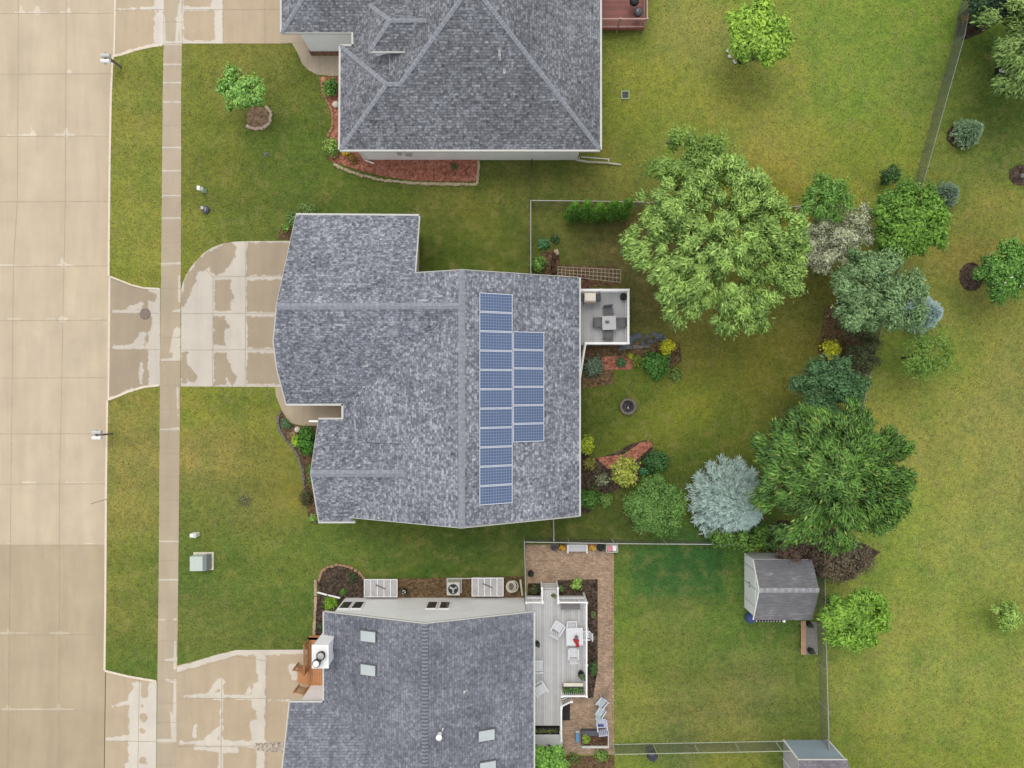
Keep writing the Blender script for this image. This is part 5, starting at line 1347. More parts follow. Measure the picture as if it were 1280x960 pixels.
rockt = [(797, 421, .42), (783, 428, .6), (804, 430, .3), (813, 427, .33), (824, 421, .42), (790, 423, .35), (818, 418, .3), (808, 421, .3), (830, 424, .3)]
for i, (px, py, r) in enumerate(rockt):
    lab = ['small pale rock touching the deck corner', 'largest long dark rock at the deck corner', 'small grey boulder left of the round one', 'round grey boulder in the middle of the rock row', 'flat dark boulder nearest the yellow shrub', 'narrow rock beside the deck post', 'low rock behind the middle boulder', 'little rock between the two grey boulders', 'last rock of the row beside the yellow shrub'][i]
    r *= .66; x, y, _ = W(px, py); t = thing('boulder', lab, 'rock', (x, y, 0), 0, 'boulders between the deck and the yellow shrub')
    bm = bmesh.new(); bmesh.ops.create_icosphere(bm, subdivisions=3, radius=1)
    for v in bm.verts:
        n_ = 1 + .3 * mnoise.noise(v.co * 1.3 + Vector((i * 5, 0, 0))); v.co = Vector((v.co.x * r * (1.4 if i == 1 else 1.1), v.co.y * r * .8, v.co.z * r * .5 + .04)) * n_
    me = bpy.data.meshes.new('rock'); bm.to_mesh(me); bm.free(); me.materials.append(M['rock']); o = bpy.data.objects.new('rock', me); COL.objects.link(o); o.parent = t; o.rotation_euler = (0, 0, .6 if i == 1 else i)

# fire pit
fx, fy, _ = W(784.5, 508)
fp = thing('fire_pit', 'round grey stone fire pit ring in the middle of the lawn', 'fire pit', (fx, fy, 0))
m_ = MB(); m_.lathe((fx, fy, 0), [(.52, -.02), (.54, .2), (.52, .26), (.38, .26), (.35, .2), (.34, .05)], 30); m_.build('ring', plain('firepit_stone', D(116, 110, 100), .9, .3, 5, bump=.4), fp)
m_ = MB(); m_.lathe((fx, fy, 0), [(.345, .02), (.33, .06), (.0, .1)], 24); m_.build('ash', mulch_mat('ash', D(40, 38, 46), D(66, 64, 74), D(98, 96, 104)), fp)
m_ = MB(); m_.tube([(fx - .12, fy - .1, .14), (fx + .1, fy + .08, .16)], [.04, .035], 7); m_.tube([(fx + .02, fy - .15, .18), (fx + .0, fy - .02, .17)], [.03, .03], 7, 1); m_.build('log', [M['bark'], M['stone_pale']], fp)

# ------------------------------------------------------------------ street and yard things
def mailboxes(px, py, label, rz=0.0):
    x, y, _ = W(px, py); t = thing('mailbox', label, 'mailbox', (x, y, 0), 0); 
    m_ = MB(); m_.box(x - .05, y - .05, -.02, x + .05, y + .05, 1.05); m_.box(x - .42, y - .28, .98, x - .3, y + .28, 1.04); m_.box(x - .45, y - .04, 1.0, x + .06, y + .04, 1.06)
    m_.beam((x, y, .5), (x - .35, y, 1.0), .05, .05); m_.build('post', plain('grey_post', D(120, 112, 112), .8), t)
    for s_ in (-1, 1):
        b = MB(); yc = y + s_ * .17; prof = [(-.11, 0), (.11, 0), (.11, .12), (.085, .19), (0, .23), (-.085, .19), (-.11, .12)]
        n = len(prof); xa, xb = x - .52, x + .02
        for q in range(n):
            p0 = prof[q]; p1 = prof[(q + 1) % n]
            b.poly([(xa, yc + p0[0], 1.07 + p0[1]), (xa, yc + p1[0], 1.07 + p1[1]), (xb, yc + p1[0], 1.07 + p1[1]), (xb, yc + p0[0], 1.07 + p0[1])])
        b.poly([(xa, yc + p[0], 1.07 + p[1]) for p in prof][::-1]); b.poly([(xb, yc + p[0], 1.07 + p[1]) for p in prof])
        bo = b.build('box', M['white'] if s_ < 0 else plain('grey_white_box', D(216, 216, 214), .4), t)
        f_ = MB(); f_.box(x - .2, yc + .115, 1.2, x - .17, yc + .125, 1.36); f_.build('flag', M['red'], bo)
mailboxes(151, 84, 'pair of white mailboxes on a grey post by the upper driveway apron')
mailboxes(140.5, 542, 'pair of grey white mailboxes on a post at the kerb below the driveway')
x, y, _ = W(133.5, 624); t = thing('marker_stake', 'thin dark marker stake leaning at the kerb edge', 'stake', (x, y, 0)); m_ = MB(); m_.tube([(x, y, -.02), (x - .06, y - .02, .6), (x - .17, y - .06, 1.1)], [.016, .014, .012], 6); m_.obox((x - .19, y - .065, 1.13), (.16, .03, .05), .4); m_.build('rod', plain('brown_rod', D(108, 92, 84), .7), t)
x, y, _ = W(256, 239); t = thing('utility_pedestal', 'white and pale green utility pedestal on the upper front lawn', 'pedestal', (x, y, 0))
m_ = MB(); m_.box(x - .12, y - .1, -.02, x + .12, y + .1, .55); m_.build('body', plain('pale_green_cap', D(200, 222, 200), .4), t); m_ = MB(); m_.box(x - .16, y - .12, .552, x + .02, y + .13, .75); m_.build('cap', M['white'], t)
x, y, _ = W(257.5, 262.5); t = thing('water_meter', 'small dark round meter lid with grey cap on the front lawn', 'meter', (x, y, 0))
m_ = MB(); m_.lathe((x, y, 0), [(.24, -.02), (.24, .16), (.17, .2)], 16); m_.build('housing', plain('slate_plastic', D(82, 84, 96), .5), t); m_ = MB(); m_.box(x - .2, y - .02, .2, x - .03, y + .16, .3); m_.box(x + .05, y - .1, .2, x + .09, y + .1, .28); m_.build('cap', M['ltgrey'], t)
x, y, _ = W(246, 667.5); t = thing('utility_pedestal', 'small white pedestal on grass just above the large pale box', 'pedestal', (x, y, 0))
m_ = MB(); m_.box(x - .22, y - .12, -.02, x + .2, y + .12, .5); m_.build('body', M['white'], t, bevel=.04); m_ = MB(); m_.box(x + .02, y - .13, .502, x + .2, y + .1, .54); m_.build('cap', M['green_box'], t)
t = thing('transformer_box', 'large pale green metal utility box on a pad near the sidewalk', 'utility box', W(255, 701))
a = W(243, 711, .0); b = W(266, 691, .0)
m_ = MB(); m_.box(a[0] - .02, a[1] - .05, -.02, b[0] + .08, b[1] + .05, .08); m_.build('pad', M['stone_pale'], t)
m_ = MB(); m_.box(a[0] + .05, a[1] + .05, .082, b[0] - .3, b[1] - .05, .75); m_.build('cabinet', M['green_box'], t, bevel=.03)
m_ = MB(); m_.hexa([(b[0] - .298, a[1] + .05, .082), (b[0] - .02, a[1] + .05, .082), (b[0] - .02, b[1] - .02, .082), (b[0] - .298, b[1] - .02, .082)], [(b[0] - .298, a[1] + .05, .74), (b[0] - .12, a[1] + .05, .6), (b[0] - .12, b[1] - .02, .6), (b[0] - .298, b[1] - .02, .74)]); m_.build('door', M['green_box_side'], t)
x, y, _ = W(181.5, 392.5); t = thing('manhole_cover', 'round dark iron cover set in the driveway apron', 'manhole cover', (x, y, apz1(181, 392)))
m_ = MB(); zz = apz1(181, 392); m_.lathe((x, y, zz), [(.34, -.01), (.34, .012), (.29, .014)], 28, 0); m_.lathe((x, y, zz), [(.28, .0), (.28, .02)], 28, 1)
for k in range(6): m_.box(x - .2, y - .2 + k * .075, zz + .0201, x + .2, y - .18 + k * .075, zz + .026, 0)
m_.build('lid', [plain('iron_ring', D(124, 108, 98), .6), plain('iron_lid', D(146, 130, 120), .6)], t)
x, y, _ = W(781.5, 119); t = thing('drain_box', 'small square concrete drain inlet in the north back lawn', 'drain', (x, y, 0))
m_ = MB()
for (q0, q1, q2, q3) in ((-.27, -.27, .27, -.19), (-.27, .19, .27, .27), (-.27, -.19, -.19, .19), (.19, -.19, .27, .19)): m_.box(x + q0, y + q1, -.02, x + q2, y + q3, .07)
m_.build('frame', plain('mossy_concrete', D(160, 176, 140), .9), t); m_ = MB(); m_.box(x - .18, y - .18, -.01, x + .18, y + .18, .02)
for k in range(5): m_.box(x - .18, y - .15 + k * .08, .021, x + .18, y - .12 + k * .08, .035)
m_.build('grate', M['darkmetal'], t)
x, y, _ = W(333, 193); t = thing('sprinkler_head', 'small dark grey lawn fixture in worn grass near the tree ring', 'sprinkler', (x, y, 0)); m_ = MB(); m_.lathe((x, y, 0), [(.14, -.01), (.14, .04), (.08, .05), (.07, .12), (.0, .13)], 14); m_.build('head', M['grey'], t)

# furniture makers built around the origin, then placed
def local(name, label, cat, loc, rz, group=None):
    t = thing(name, label, cat, loc, rz, group); t['_local'] = 1; return t
def slat_chair(label, px, py, z, rz, mat, group, w=.56, adirondack=False):
    x, y, _ = W(px, py, z + .4); t = local('chair', label, 'chair', (x, y, z), rz, group)
    s_ = MB()
    for k in range(6): s_.box(-w / 2 + .03, -w / 2 + k * .09, .40, w / 2 - .03, -w / 2 + k * .09 + .07, .43)
    s_.box(-w / 2 + .03, -w / 2, .37, -w / 2 + .07, w / 2, .398); s_.box(w / 2 - .07, -w / 2, .37, w / 2 - .03, w / 2, .398); s_.build('seat', mat, t)
    b = MB(); tl = -.35 if adirondack else -.22
    for k in range(5): b.obox((-w / 2 + .08 + k * (w - .16) / 4, w / 2 - .02 + .12, .68), (.075, .025, .56), 0, 0, tl)
    b.obox((0, w / 2 + .04 + .12, .92), (w - .02, .035, .07), 0, 0, tl); b.build('backrest', mat, t)
    for sx_ in (-1, 1):
        a = MB(); a.box(sx_ * (w / 2) - .035, -w / 2 - .02, .62, sx_ * (w / 2) + .035, w / 2 + .05, .65); a.box(sx_ * (w / 2) - .02, -w / 2 + .02, .431, sx_ * (w / 2) + .02, -w / 2 + .07, .619); a.build('armrest', mat, t)
        for sy in (-1, 1):
            l = MB(); l.beam((sx_ * (w / 2 - .03), sy * (w / 2 - .04), .372), (sx_ * (w / 2 - .01), sy * (w / 2), 0), .045, .045); l.build('leg', mat, t)
    return t
def padded_chair(label, px, py, z, rz, mat, fr, group, w=.56):
    x, y, _ = W(px, py, z + .4); t = local('chair', label, 'chair', (x, y, z), rz, group)
    s_ = MB(); s_.box(-w / 2, -w / 2, .38, w / 2, w / 2, .43); s_.build('seat', mat, t, bevel=.02)
    b = MB(); b.obox((0, w / 2 + .06, .66), (w, .035, .5), 0, 0, -.2); b.build('backrest', mat, t, bevel=.015)
    for sx_ in (-1, 1):
        a = MB(); a.tube([(sx_ * w / 2, -w / 2, .38), (sx_ * w / 2, -w / 2, .6), (sx_ * w / 2, w / 2, .62)], [.015] * 3, 6); a.build('armrest', fr, t)
        for sy in (-1, 1):
            l = MB(); l.tube([(sx_ * (w / 2 - .02), sy * (w / 2 - .03), .38), (sx_ * w / 2, sy * w / 2, 0)], [.014, .014], 6); l.build('leg', fr, t)
    return t
def table(label, px, py, z, rz, sx_, sy, top, leg, h=.72, group=None, slats=False):
    x, y, _ = W(px, py, z + h); t = local('table', label, 'table', (x, y, z), rz, group)
    m_ = MB()
    if slats:
        n = int(sx_ / .1)
        for k in range(n): m_.box(-sx_ / 2 + k * sx_ / n, -sy / 2, h - .03, -sx_ / 2 + (k + 1) * sx_ / n - .012, sy / 2, h)
        m_.box(-sx_ / 2 + .05, -sy / 2 + .05, h - .07, sx_ / 2 - .05, sy / 2 - .05, h - .032)
    else: m_.box(-sx_ / 2, -sy / 2, h - .035, sx_ / 2, sy / 2, h)
    m_.build('tabletop', top, t, bevel=.008)
    for a in (-1, 1):
        for b in (-1, 1):
            l = MB(); l.box(a * (sx_ / 2 - .08) - .03, b * (sy / 2 - .08) - .03, 0, a * (sx_ / 2 - .08) + .03, b * (sy / 2 - .08) + .03, h - .072); l.build('leg', leg, t)
    return t
PI = math.pi
# centre deck dining set
table('square pale grey dining table in the middle of the small deck', 761.5, 403.5, ZC, .03, .84, .84, M['ltgrey'], M['grey'])
x, y, _ = W(759, 402.5, ZC + .74); t = thing('centrepiece', 'small dark grey centrepiece on the pale square table', 'ornament', (x, y, ZC + .72)); m_ = MB()
for k in range(7): a = k * .9; m_.tube([(x, y, ZC + .725), (x + .16 * math.cos(a), y + .12 * math.sin(a), ZC + .78)], [.03, .012], 6)
m_.lathe((x, y, ZC + .72), [(.07, 0), (.08, .05), (.03, .08)], 10); m_.build('ornament', M['grey'], t)
GC = plain('grey_sling', D(118, 118, 122), .8, .1); GG = 'grey sling chairs around the small deck table'
padded_chair('grey chair on the north side of the deck table', 760, 390, ZC, .12, GC, M['grey'], GG)
padded_chair('grey chair on the south side of the deck table', 760, 418, ZC, PI - .05, GC, M['grey'], GG)
padded_chair('grey chair on the house side of the deck table', 748, 403, ZC, PI / 2, GC, M['grey'], GG)
padded_chair('grey chair against the east railing of the small deck', 776, 403.5, ZC, -PI / 2, GC, M['grey'], GG)
def grill(label, px, py, z, lid, w=.62, d=.5, shelf=True):
    x, y, _ = W(px, py, z + .95); t = local('grill', label, 'grill', (x, y, z), 0)
    m_ = MB(); m_.box(-w / 2, -d / 2, .5, w / 2, d / 2, .84); m_.build('firebox', M['black'], t, bevel=.02)
    m_ = MB(); m_.hexa([(-w / 2, -d / 2, .842), (w / 2, -d / 2, .842), (w / 2, d / 2, .842), (-w / 2, d / 2, .842)], [(-w / 2 + .03, -d / 2 + .1, 1.08), (w / 2 - .03, -d / 2 + .1, 1.08), (w / 2 - .03, d / 2 - .05, 1.08), (-w / 2 + .03, d / 2 - .05, 1.08)]); lo = m_.build('lid', lid, t, bevel=.03)
    m_ = MB(); m_.tube([(-w / 2 + .1, -d / 2 - .05, .92), (w / 2 - .1, -d / 2 - .05, .92)], [.016] * 2, 6); m_.build('handle', M['wood'], lo)
    for s_ in (-1, 1):
        m_ = MB(); m_.box(s_ * (w / 2 + .02), -d / 2 + .05, .8, s_ * (w / 2 + .3), d / 2 - .05, .83); m_.build('side_shelf', M['darkmetal'], t)
        for q in (-1, 1): m_ = MB(); m_.beam((s_ * (w / 2 - .05), q * (d / 2 - .05), .5), (s_ * (w / 2 - .05), q * (d / 2 - .05), 0), .04, .04); m_.build('leg', M['darkmetal'], t)
grill('gas grill with cream lid in the corner of the small deck', 737.5, 372, ZC, M['cream'], .72, .6)
def kettle(label, px, py, z, mat):
    x, y, _ = W(px, py, z + .8); t = local('grill', label, 'grill', (x, y, z), 0)
    m_ = MB(); m_.lathe((0, 0, 0), [(.06, .48), (.2, .52), (.27, .66), (.285, .74)], 22); m_.build('bowl', M['black'], t, smooth=True)
    m_ = MB(); m_.lathe((0, 0, 0), [(.29, .745), (.27, .84), (.18, .93), (.05, .965), (.0, .97)], 22); lo = m_.build('lid', mat, t, smooth=True)
    m_ = MB(); m_.tube([(-.06, 0, .96), (-.05, 0, 1.02), (.05, 0, 1.02), (.06, 0, .96)], [.012] * 4, 6); m_.build('handle', M['grey'], lo)
    for k in range(3): a = k * 2.09; m_ = MB(); m_.tube([(.12 * math.cos(a), .12 * math.sin(a), .5), (.3 * math.cos(a), .3 * math.sin(a), 0)], [.014] * 2, 6); m_.build('leg', M['galv'], t)
kettle('black kettle grill with shiny lid on the red deck railing side', 798, 14.5, ZT, plain('glossy_black', D(70, 72, 76), .08, .1, spec=.9))
kettle('plain black kettle grill nearer the top photo edge on the red deck', 793, 1, ZT, M['black'])
def pot(label, px, py, z, r, h, mat, plantc=None, n=140, seed=3, name='flower_pot', cat='flower pot', pr=1.6, ph=.35):
    x, y, _ = W(px, py, z + h); t = thing(name, label, cat, (x, y, z))
    m_ = MB(); m_.lathe((x, y, z), [(r * .7, 0), (r, h), (r * .9, h), (r * .85, h * .85)], 16, 0); m_.lathe((x, y, z), [(r * .84, h * .8), (0, h * .86)], 16, 1); m_.build('pot', [mat, M['mulch']], t)
    if plantc:
        rng = np.random.default_rng(seed)
        C = np.clip(rng.normal(size=(8, 3)), -1.2, 1.2) * np.array([r * .4, r * .4, ph * .25]) + np.array([0, 0, h + ph * .5])
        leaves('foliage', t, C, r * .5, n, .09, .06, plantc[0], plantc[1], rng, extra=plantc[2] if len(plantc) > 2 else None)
    return t
pot('black pot in the northeast corner of the small deck', 779.5, 371, ZC, .22, .4, M['black'], ((30, 36, 30), (70, 76, 66)))
pot('dark low pot with purple leaves by the patio fence', 692.5, 684, .02, .24, .25, M['stone_grey'], ((60, 56, 60), (110, 96, 110)))
pot('pot of yellow flowers left of the white patio bench', 702, 684, .02, .22, .28, M['black'], ((120, 90, 30), (220, 170, 50), ((236, 180, 40), .5)))
pot('pot of yellow flowers right of the white patio bench', 740, 684, .02, .24, .28, M['terra'], ((150, 120, 50), (226, 190, 80), ((240, 196, 70), .5)))
pot('dark green potted plant beside the pink cushion', 751, 684, .02, .26, .3, M['black'], ((26, 36, 30), (60, 80, 64)))
pot('black pot near the patio fence corner post', 663.5, 717, .02, .2, .3, M['black'], ((26, 26, 26), (60, 66, 50)))
pot('round green plant in a pot on the deck steps', 691.5, 743.5, .6, .17, .2, M['terra'], ((70, 80, 40), (130, 140, 80)))
t = thing('bench', 'white bench between two pots of yellow flowers by the patio fence', 'bench', W(721, 685)); a = W(709, 691, .45); b = W(734, 680.5, .45)
m_ = MB(); m_.box(a[0] + .04, a[1] + .08, .4, b[0] - .04, b[1] - .03, .46); m_.box((a[0] + b[0]) / 2 - .01, a[1] + .1, .461, (a[0] + b[0]) / 2 + .01, b[1] - .05, .466); m_.build('seat', M['ltgrey'], t)
for xx in (a[0], b[0] - .06):
    m_ = MB(); m_.box(xx, a[1], .02, xx + .06, b[1], .62); m_.build('side', M['white'], t)
m_ = MB(); m_.box(a[0] + .061, b[1] - .028, .2, b[0] - .061, b[1], .62); m_.build('backrest', M['white'], t)
t = thing('wagon', 'small white framed cart holding pink and white cushions by the fence', 'cart', W(763, 685)); a = W(758, 690, .4); b = W(772, 681, .4)
m_ = MB()
for (p, q) in (((a[0], a[1]), (b[0], a[1])), ((b[0], a[1]), (b[0], b[1])), ((b[0], b[1]), (a[0], b[1])), ((a[0], b[1]), (a[0], a[1]))): m_.beam((p[0], p[1], .35), (q[0], q[1], .35), .04, .2); m_.beam((p[0], p[1], .02), (p[0], p[1], .35), .04, .04)
m_.box(a[0], a[1], .22, b[0], b[1], .25); m_.build('frame', M['gutter'], t)
cu = thing('cushion', 'pink folded blanket in the white cart', 'cushion', (a[0] + .2, a[1] + .2, .25)); m_ = MB(); m_.obox((a[0] + .22, (a[1] + b[1]) / 2, .34), (.38, .36, .17), .2); m_.build('blanket', M['pink'], cu, bevel=.06)
cu = thing('cushion', 'white cushion in the cart beside the pink blanket', 'cushion', (b[0] - .2, a[1] + .2, .25)); m_ = MB(); m_.obox((b[0] - .2, (a[1] + b[1]) / 2, .33), (.3, .36, .15), -.1); m_.build('pad', M['white'], cu, bevel=.05)

# south deck furniture
t0 = table('white slatted patio table with a red cloth near the deck railing', 718.5, 796, ZD, .02, 1.02, 1.06, M['chair_white'], M['chair_white'], slats=True)
CW = 'white slatted chairs on the long deck'
slat_chair('white chair tucked against the north side of the white table', 714.5, 782.5, ZD, 0, M['chair_white'], CW)
slat_chair('white chair at the south side of the white table', 716.5, 816, ZD, PI, M['chair_white'], CW)
slat_chair('white chair standing alone turned at an angle on the deck', 697, 784, ZD, PI - .55, M['chair_white'], CW, w=.64)
slat_chair('white chair between the white table and the railing', 731, 793, ZD, -PI / 2, M['chair_white'], CW, w=.5)
slat_chair('white angled lounge chair half under the east roof eave', 675, 860, ZD, .55, M['chair_white'], CW, w=.72, adirondack=True)
slat_chair('pale chair mostly hidden under the east roof eave', 671, 832, ZD, 1.6, M['chair_white'], CW, w=.7, adirondack=True)
x, y, _ = W(720.5, 802, ZD + .75); t = thing('cloth', 'crumpled red cloth and dark pot on the white deck table', 'cloth', (x, y, ZD + .72))
m_ = MB(); m_.obox((x - .02, y + .08, ZD + .77), (.3, .28, .09), .5); m_.obox((x + .06, y - .18, ZD + .76), (.2, .32, .07), .2); m_.build('cloth', M['red'], t, bevel=.03); m_ = MB(); m_.lathe((x, y + .3, ZD + .725), [(.09, 0), (.11, .14), (.08, .15)], 12); m_.build('pot', M['grey'], t)
t = thing('bench', 'dark grey slatted bench in the northeast corner of the long deck', 'bench', W(713, 758, ZD)); a = W(701, 762, ZD + .42); b = W(725, 754, ZD + .42); m_ = MB()
for k in range(4): m_.box(a[0], a[1] + k * (b[1] - a[1]) / 4, ZD + .4, b[0], a[1] + (k + .85) * (b[1] - a[1]) / 4, ZD + .43)
m_.build('seat', plain('dark_slat', D(132, 126, 128), .7), t)
for xx in (a[0] + .1, b[0] - .16): m_ = MB(); m_.box(xx, a[1], ZD, xx + .06, b[1], ZD + .398); m_.build('leg', M['grey'], t)
t = thing('planter_box', 'white topped planter box with green plants inside the deck corner', 'planter', W(717, 860, ZD)); a = W(704, 868, ZD + .45); b = W(729.5, 858, ZD + .45)
m_ = MB()
for (q0, q1, q2, q3) in ((a[0], a[1], b[0], a[1] + .05), (a[0], b[1] - .05, b[0], b[1]), (a[0], a[1] + .051, a[0] + .05, b[1] - .051), (b[0] - .05, a[1] + .051, b[0], b[1] - .051)): m_.box(q0, q1, ZD, q2, q3, ZD + .45)
m_.box(a[0] + .051, a[1] + .051, ZD + .3, b[0] - .051, b[1] - .051, ZD + .36); m_.build('box', M['deck_dark'], t)
m_ = MB(); m_.box(a[0] + .02, b[1] + .005, ZD + .42, b[0] - .02, b[1] + .2, ZD + .47); m_.build('bench_top', M['cream'], t)
rng = np.random.default_rng(4); cxm = W(717, 860, ZD)
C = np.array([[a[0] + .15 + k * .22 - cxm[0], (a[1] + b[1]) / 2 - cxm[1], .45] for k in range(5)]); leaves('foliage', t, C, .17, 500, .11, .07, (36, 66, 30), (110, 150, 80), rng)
t = thing('planter_box', 'long dark planter of small plants at the south end of the deck', 'planter', W(684, 914, ZD)); a = W(669, 917.5, ZD); b = W(700, 910.5, ZD)
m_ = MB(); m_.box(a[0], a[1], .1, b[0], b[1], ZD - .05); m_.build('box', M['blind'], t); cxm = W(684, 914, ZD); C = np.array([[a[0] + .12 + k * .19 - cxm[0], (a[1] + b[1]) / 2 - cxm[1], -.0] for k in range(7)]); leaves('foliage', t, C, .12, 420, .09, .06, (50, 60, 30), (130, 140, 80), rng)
t = thing('storage_bench', 'wide grey flat topped deck box with white edge behind the planter', 'deck box', W(685, 925, 0)); a = W(669, 933, ZD); b = W(703, 918.5, ZD)
m_ = MB(); m_.box(a[0], a[1] + .02, 0, b[0] - .02, b[1], ZD - .03); m_.build('box', M['white'], t); m_ = MB(); boards(m_, a[0], a[1], b[0], b[1], ZD, along='x'); m_.build('lid', DG, t)
pot('dark green potted shrub beside the east deck railing', 726.5, 843, ZD, .2, .35, M['black'], ((40, 60, 40), (110, 130, 90)), n=700, pr=2, ph=.8)
pot('small dark potted plant beside the house wall on the long deck', 671.5, 805, ZD, .16, .3, M['black'], ((30, 40, 30), (80, 90, 60)))
# patio chairs
CP = 'pale chairs standing on the brick patio'
slat_chair('northern pale blue chair of the two touching chairs on the patio', 751.5, 878, .02, -.7, M['chair_blue'], CP, w=.5)
slat_chair('southern pale blue chair of the two touching chairs on the patio', 750.5, 889, .02, 2.6, M['chair_blue'], CP, w=.46)
slat_chair('pale lavender chair beside the raised bed', 752, 905, .02, PI + .1, plain('lavender_resin', D(214, 216, 236), .4), CP, w=.6)
t = thing('cushion', 'small navy cushion on the lavender patio chair', 'cushion', W(751, 907, .5)); m_ = MB(); c = W(751, 907, .5); m_.obox(c, (.36, .14, .08), 0); m_.build('pad', M['navy'], t, bevel=.03)
t = thing('raised_bed', 'raised planting bed with white and dark timber sides on the patio', 'raised bed', W(746, 922)); a = W(727, 935, .35); b = W(761, 914, .35)
m_ = MB(); m_.box(a[0], a[1], 0, b[0], a[1] + .12, .38); m_.box(b[0] - .06, a[1] + .121, 0, b[0], b[1], .38); m_.build('white_side', M['gutter'], t)
m_ = MB(); m_.box(a[0], b[1] - .3, 0, b[0] - .061, b[1], .34); m_.box(a[0], a[1] + .121, 0, a[0] + .1, b[1] - .301, .34); m_.build('dark_side', plain('slate_timber', D(92, 94, 102), .7), t)
m_ = MB(); m_.box(a[0] + .101, a[1] + .122, .02, b[0] - .062, b[1] - .302, .28); m_.build('soil', mulch_mat('bed_soil', D(58, 44, 36), D(96, 74, 58), D(140, 104, 84)), t)
t = thing('cooler', 'narrow light blue bin beside the raised bed', 'bin', W(722, 923)); m_ = MB(); c = W(722, 922.5, .4); m_.box(c[0] - .12, c[1] - .28, .02, c[0] + .12, c[1] + .28, .4); m_.build('body', M['blue'], t, bevel=.03); m_ = MB(); m_.box(c[0] - .12, c[1] + .29, .02, c[0] + .12, c[1] + .42, .36); m_.build('end', M['galv'], t)

# window well covers and air conditioners
def wellcover(label, x0p, x1p, y0p, y1p, z=.35):
    t = thing('window_well_cover', label, 'window well cover', W((x0p + x1p) / 2, (y0p + y1p) / 2), 0, 'window well covers along the gable wall')
    a = W(x0p, y1p, z); b = W(x1p, y0p, z); a = (a[0], max(a[1], yw + .02), z)
    m_ = MB(); m_.box(a[0], a[1], z - .03, b[0], b[1], z); m_.build('panel', M['poly'], t)
    m_ = MB(); n = 5
    for k in range(n + 1):
        xx = a[0] + (b[0] - a[0]) * k / n; m_.box(xx - .022, a[1], z + .001, xx + .022, b[1], z + .03)
    m_.box(a[0] - .02, b[1] - .02, z + .031, b[0] + .02, b[1] + .03, z + .05); m_.box(a[0] - .02, a[1] - .01, z + .031, b[0] + .02, a[1] + .03, z + .05); m_.build('frame', M['white'], t)
    m_ = MB(); m_.box(a[0] + .03, a[1] + .03, -.02, a[0] + .06, b[1] - .03, z - .031); m_.box(b[0] - .06, a[1] + .03, -.02, b[0] - .03, b[1] - .03, z - .031); m_.box(a[0] + .061, b[1] - .06, -.02, b[0] - .061, b[1] - .03, z - .031); m_.build('well_side', M['galv'], t)
    m_ = MB(); cx_ = (a[0] + b[0]) / 2; cy_ = (a[1] + b[1]) / 2 + .1; m_.tube([(cx_ - .3, cy_ + .12, z + .05), (cx_, cy_, z + .06), (cx_ + .3, cy_ - .14, z + .05)], [.035] * 3, 6); m_.build('stick', M['stone_grey'], t)
wellcover('white framed window well cover near the dark corner bed', 455.5, 496.5, 724.5, 746)
wellcover('white framed window well cover beside the fan unit', 590, 629, 722.5, 745)
def acunit(label, px, py, s=.8):
    x, y, _ = W(px, py, .8); t = local('air_conditioner', label, 'air conditioner', (x, y, 0), 0)
    m_ = MB(); m_.box(-s / 2, -s / 2, .08, s / 2, s / 2, .78); m_.box(-s / 2 - .08, -s / 2 - .08, -.02, s / 2 + .08, s / 2 + .08, .078); m_.build('cabinet', M['gutter'], t, bevel=.04)
    m_ = MB(); m_.lathe((0, 0, 0), [(s * .43, .781), (s * .43, .8), (s * .4, .81), (s * .38, .79)], 26, cap=False); m_.build('rim', M['ltgrey'], t)
    m_ = MB(); m_.lathe((0, 0, 0), [(s * .385, .783), (0.001, .786)], 26, cap=False); m_.build('fan_well', M['black'], t)
    m_ = MB()
    for k in range(3):
        a = k * 2.094 + .5; d = Vector((math.cos(a), math.sin(a))); q = Vector((-d.y, d.x))
        m_.poly([(d.x * .06 - q.x * .04, d.y * .06 - q.y * .04, .80), (d.x * s * .30 - q.x * .07, d.y * s * .30 - q.y * .07, .795), (d.x * s * .30 + q.x * .07, d.y * s * .30 + q.y * .07, .815), (d.x * .06 + q.x * .04, d.y * .06 + q.y * .04, .815)])
    m_.lathe((0, 0, 0), [(.08, .79), (.08, .83), (0, .835)], 12); m_.build('fan', M['galv'], t)
acunit('square white air conditioner with black fan by the gable wall', 566.5, 736.5)
t = thing('hose_reel', 'white coiled hose on a stand beside the patio fence', 'hose', W(639, 734)); c = W(639, 733.5, .5)
m_ = MB()
for r_, zz, ox in ((.3, .5, 0), (.26, .55, .03), (.22, .46, -.02), (.3, .42, .12)): m_.tube([(c[0] + ox + r_ * math.cos(k * .3307), c[1] + r_ * 1.15 * math.sin(k * .3307), zz) for k in range(20)], [.03] * 20, 6)
m_.build('hose', plain('cream_hose', D(222, 216, 196), .6), t); m_ = MB(); m_.lathe((c[0], c[1], 0), [(.3, -.02), (.27, .4), (.2, .42)], 14); m_.box(c[0] + .25, c[1] - .35, 0, c[0] + .3, c[1] + .3, .4); m_.build('stand', M['stone_grey'], t)
t = thing('pvc_pipe', 'short cream pipe standing by the patio fence', 'pipe', W(652, 735)); m_ = MB(); m_.tube([W(650.5, 725, .5), W(653, 744, .1)], [.06, .06], 8); m_.build('pipe', plain('cream_pipe', D(226, 216, 190), .6), t)
pot('small black pot with white lid between the well covers', 505, 739.5, 0, .18, .3, M['black'], ((20, 24, 20), (60, 66, 50), ((240, 240, 236), .25)))
m_ = MB(); t = thing('edging_board', 'long thin white edging rail behind the fan unit', 'rail', W(595, 723.5)); m_.beam(W(559, 723.5, .3), W(589.5, 723, .3), .05, .04); m_.beam(W(559, 723.5, .3), W(559, 723.5, 0), .05, .04); m_.beam(W(559.5, 723, .28), W(560, 731, .28), .05, .04); m_.build('rail', M['gutter'], t)

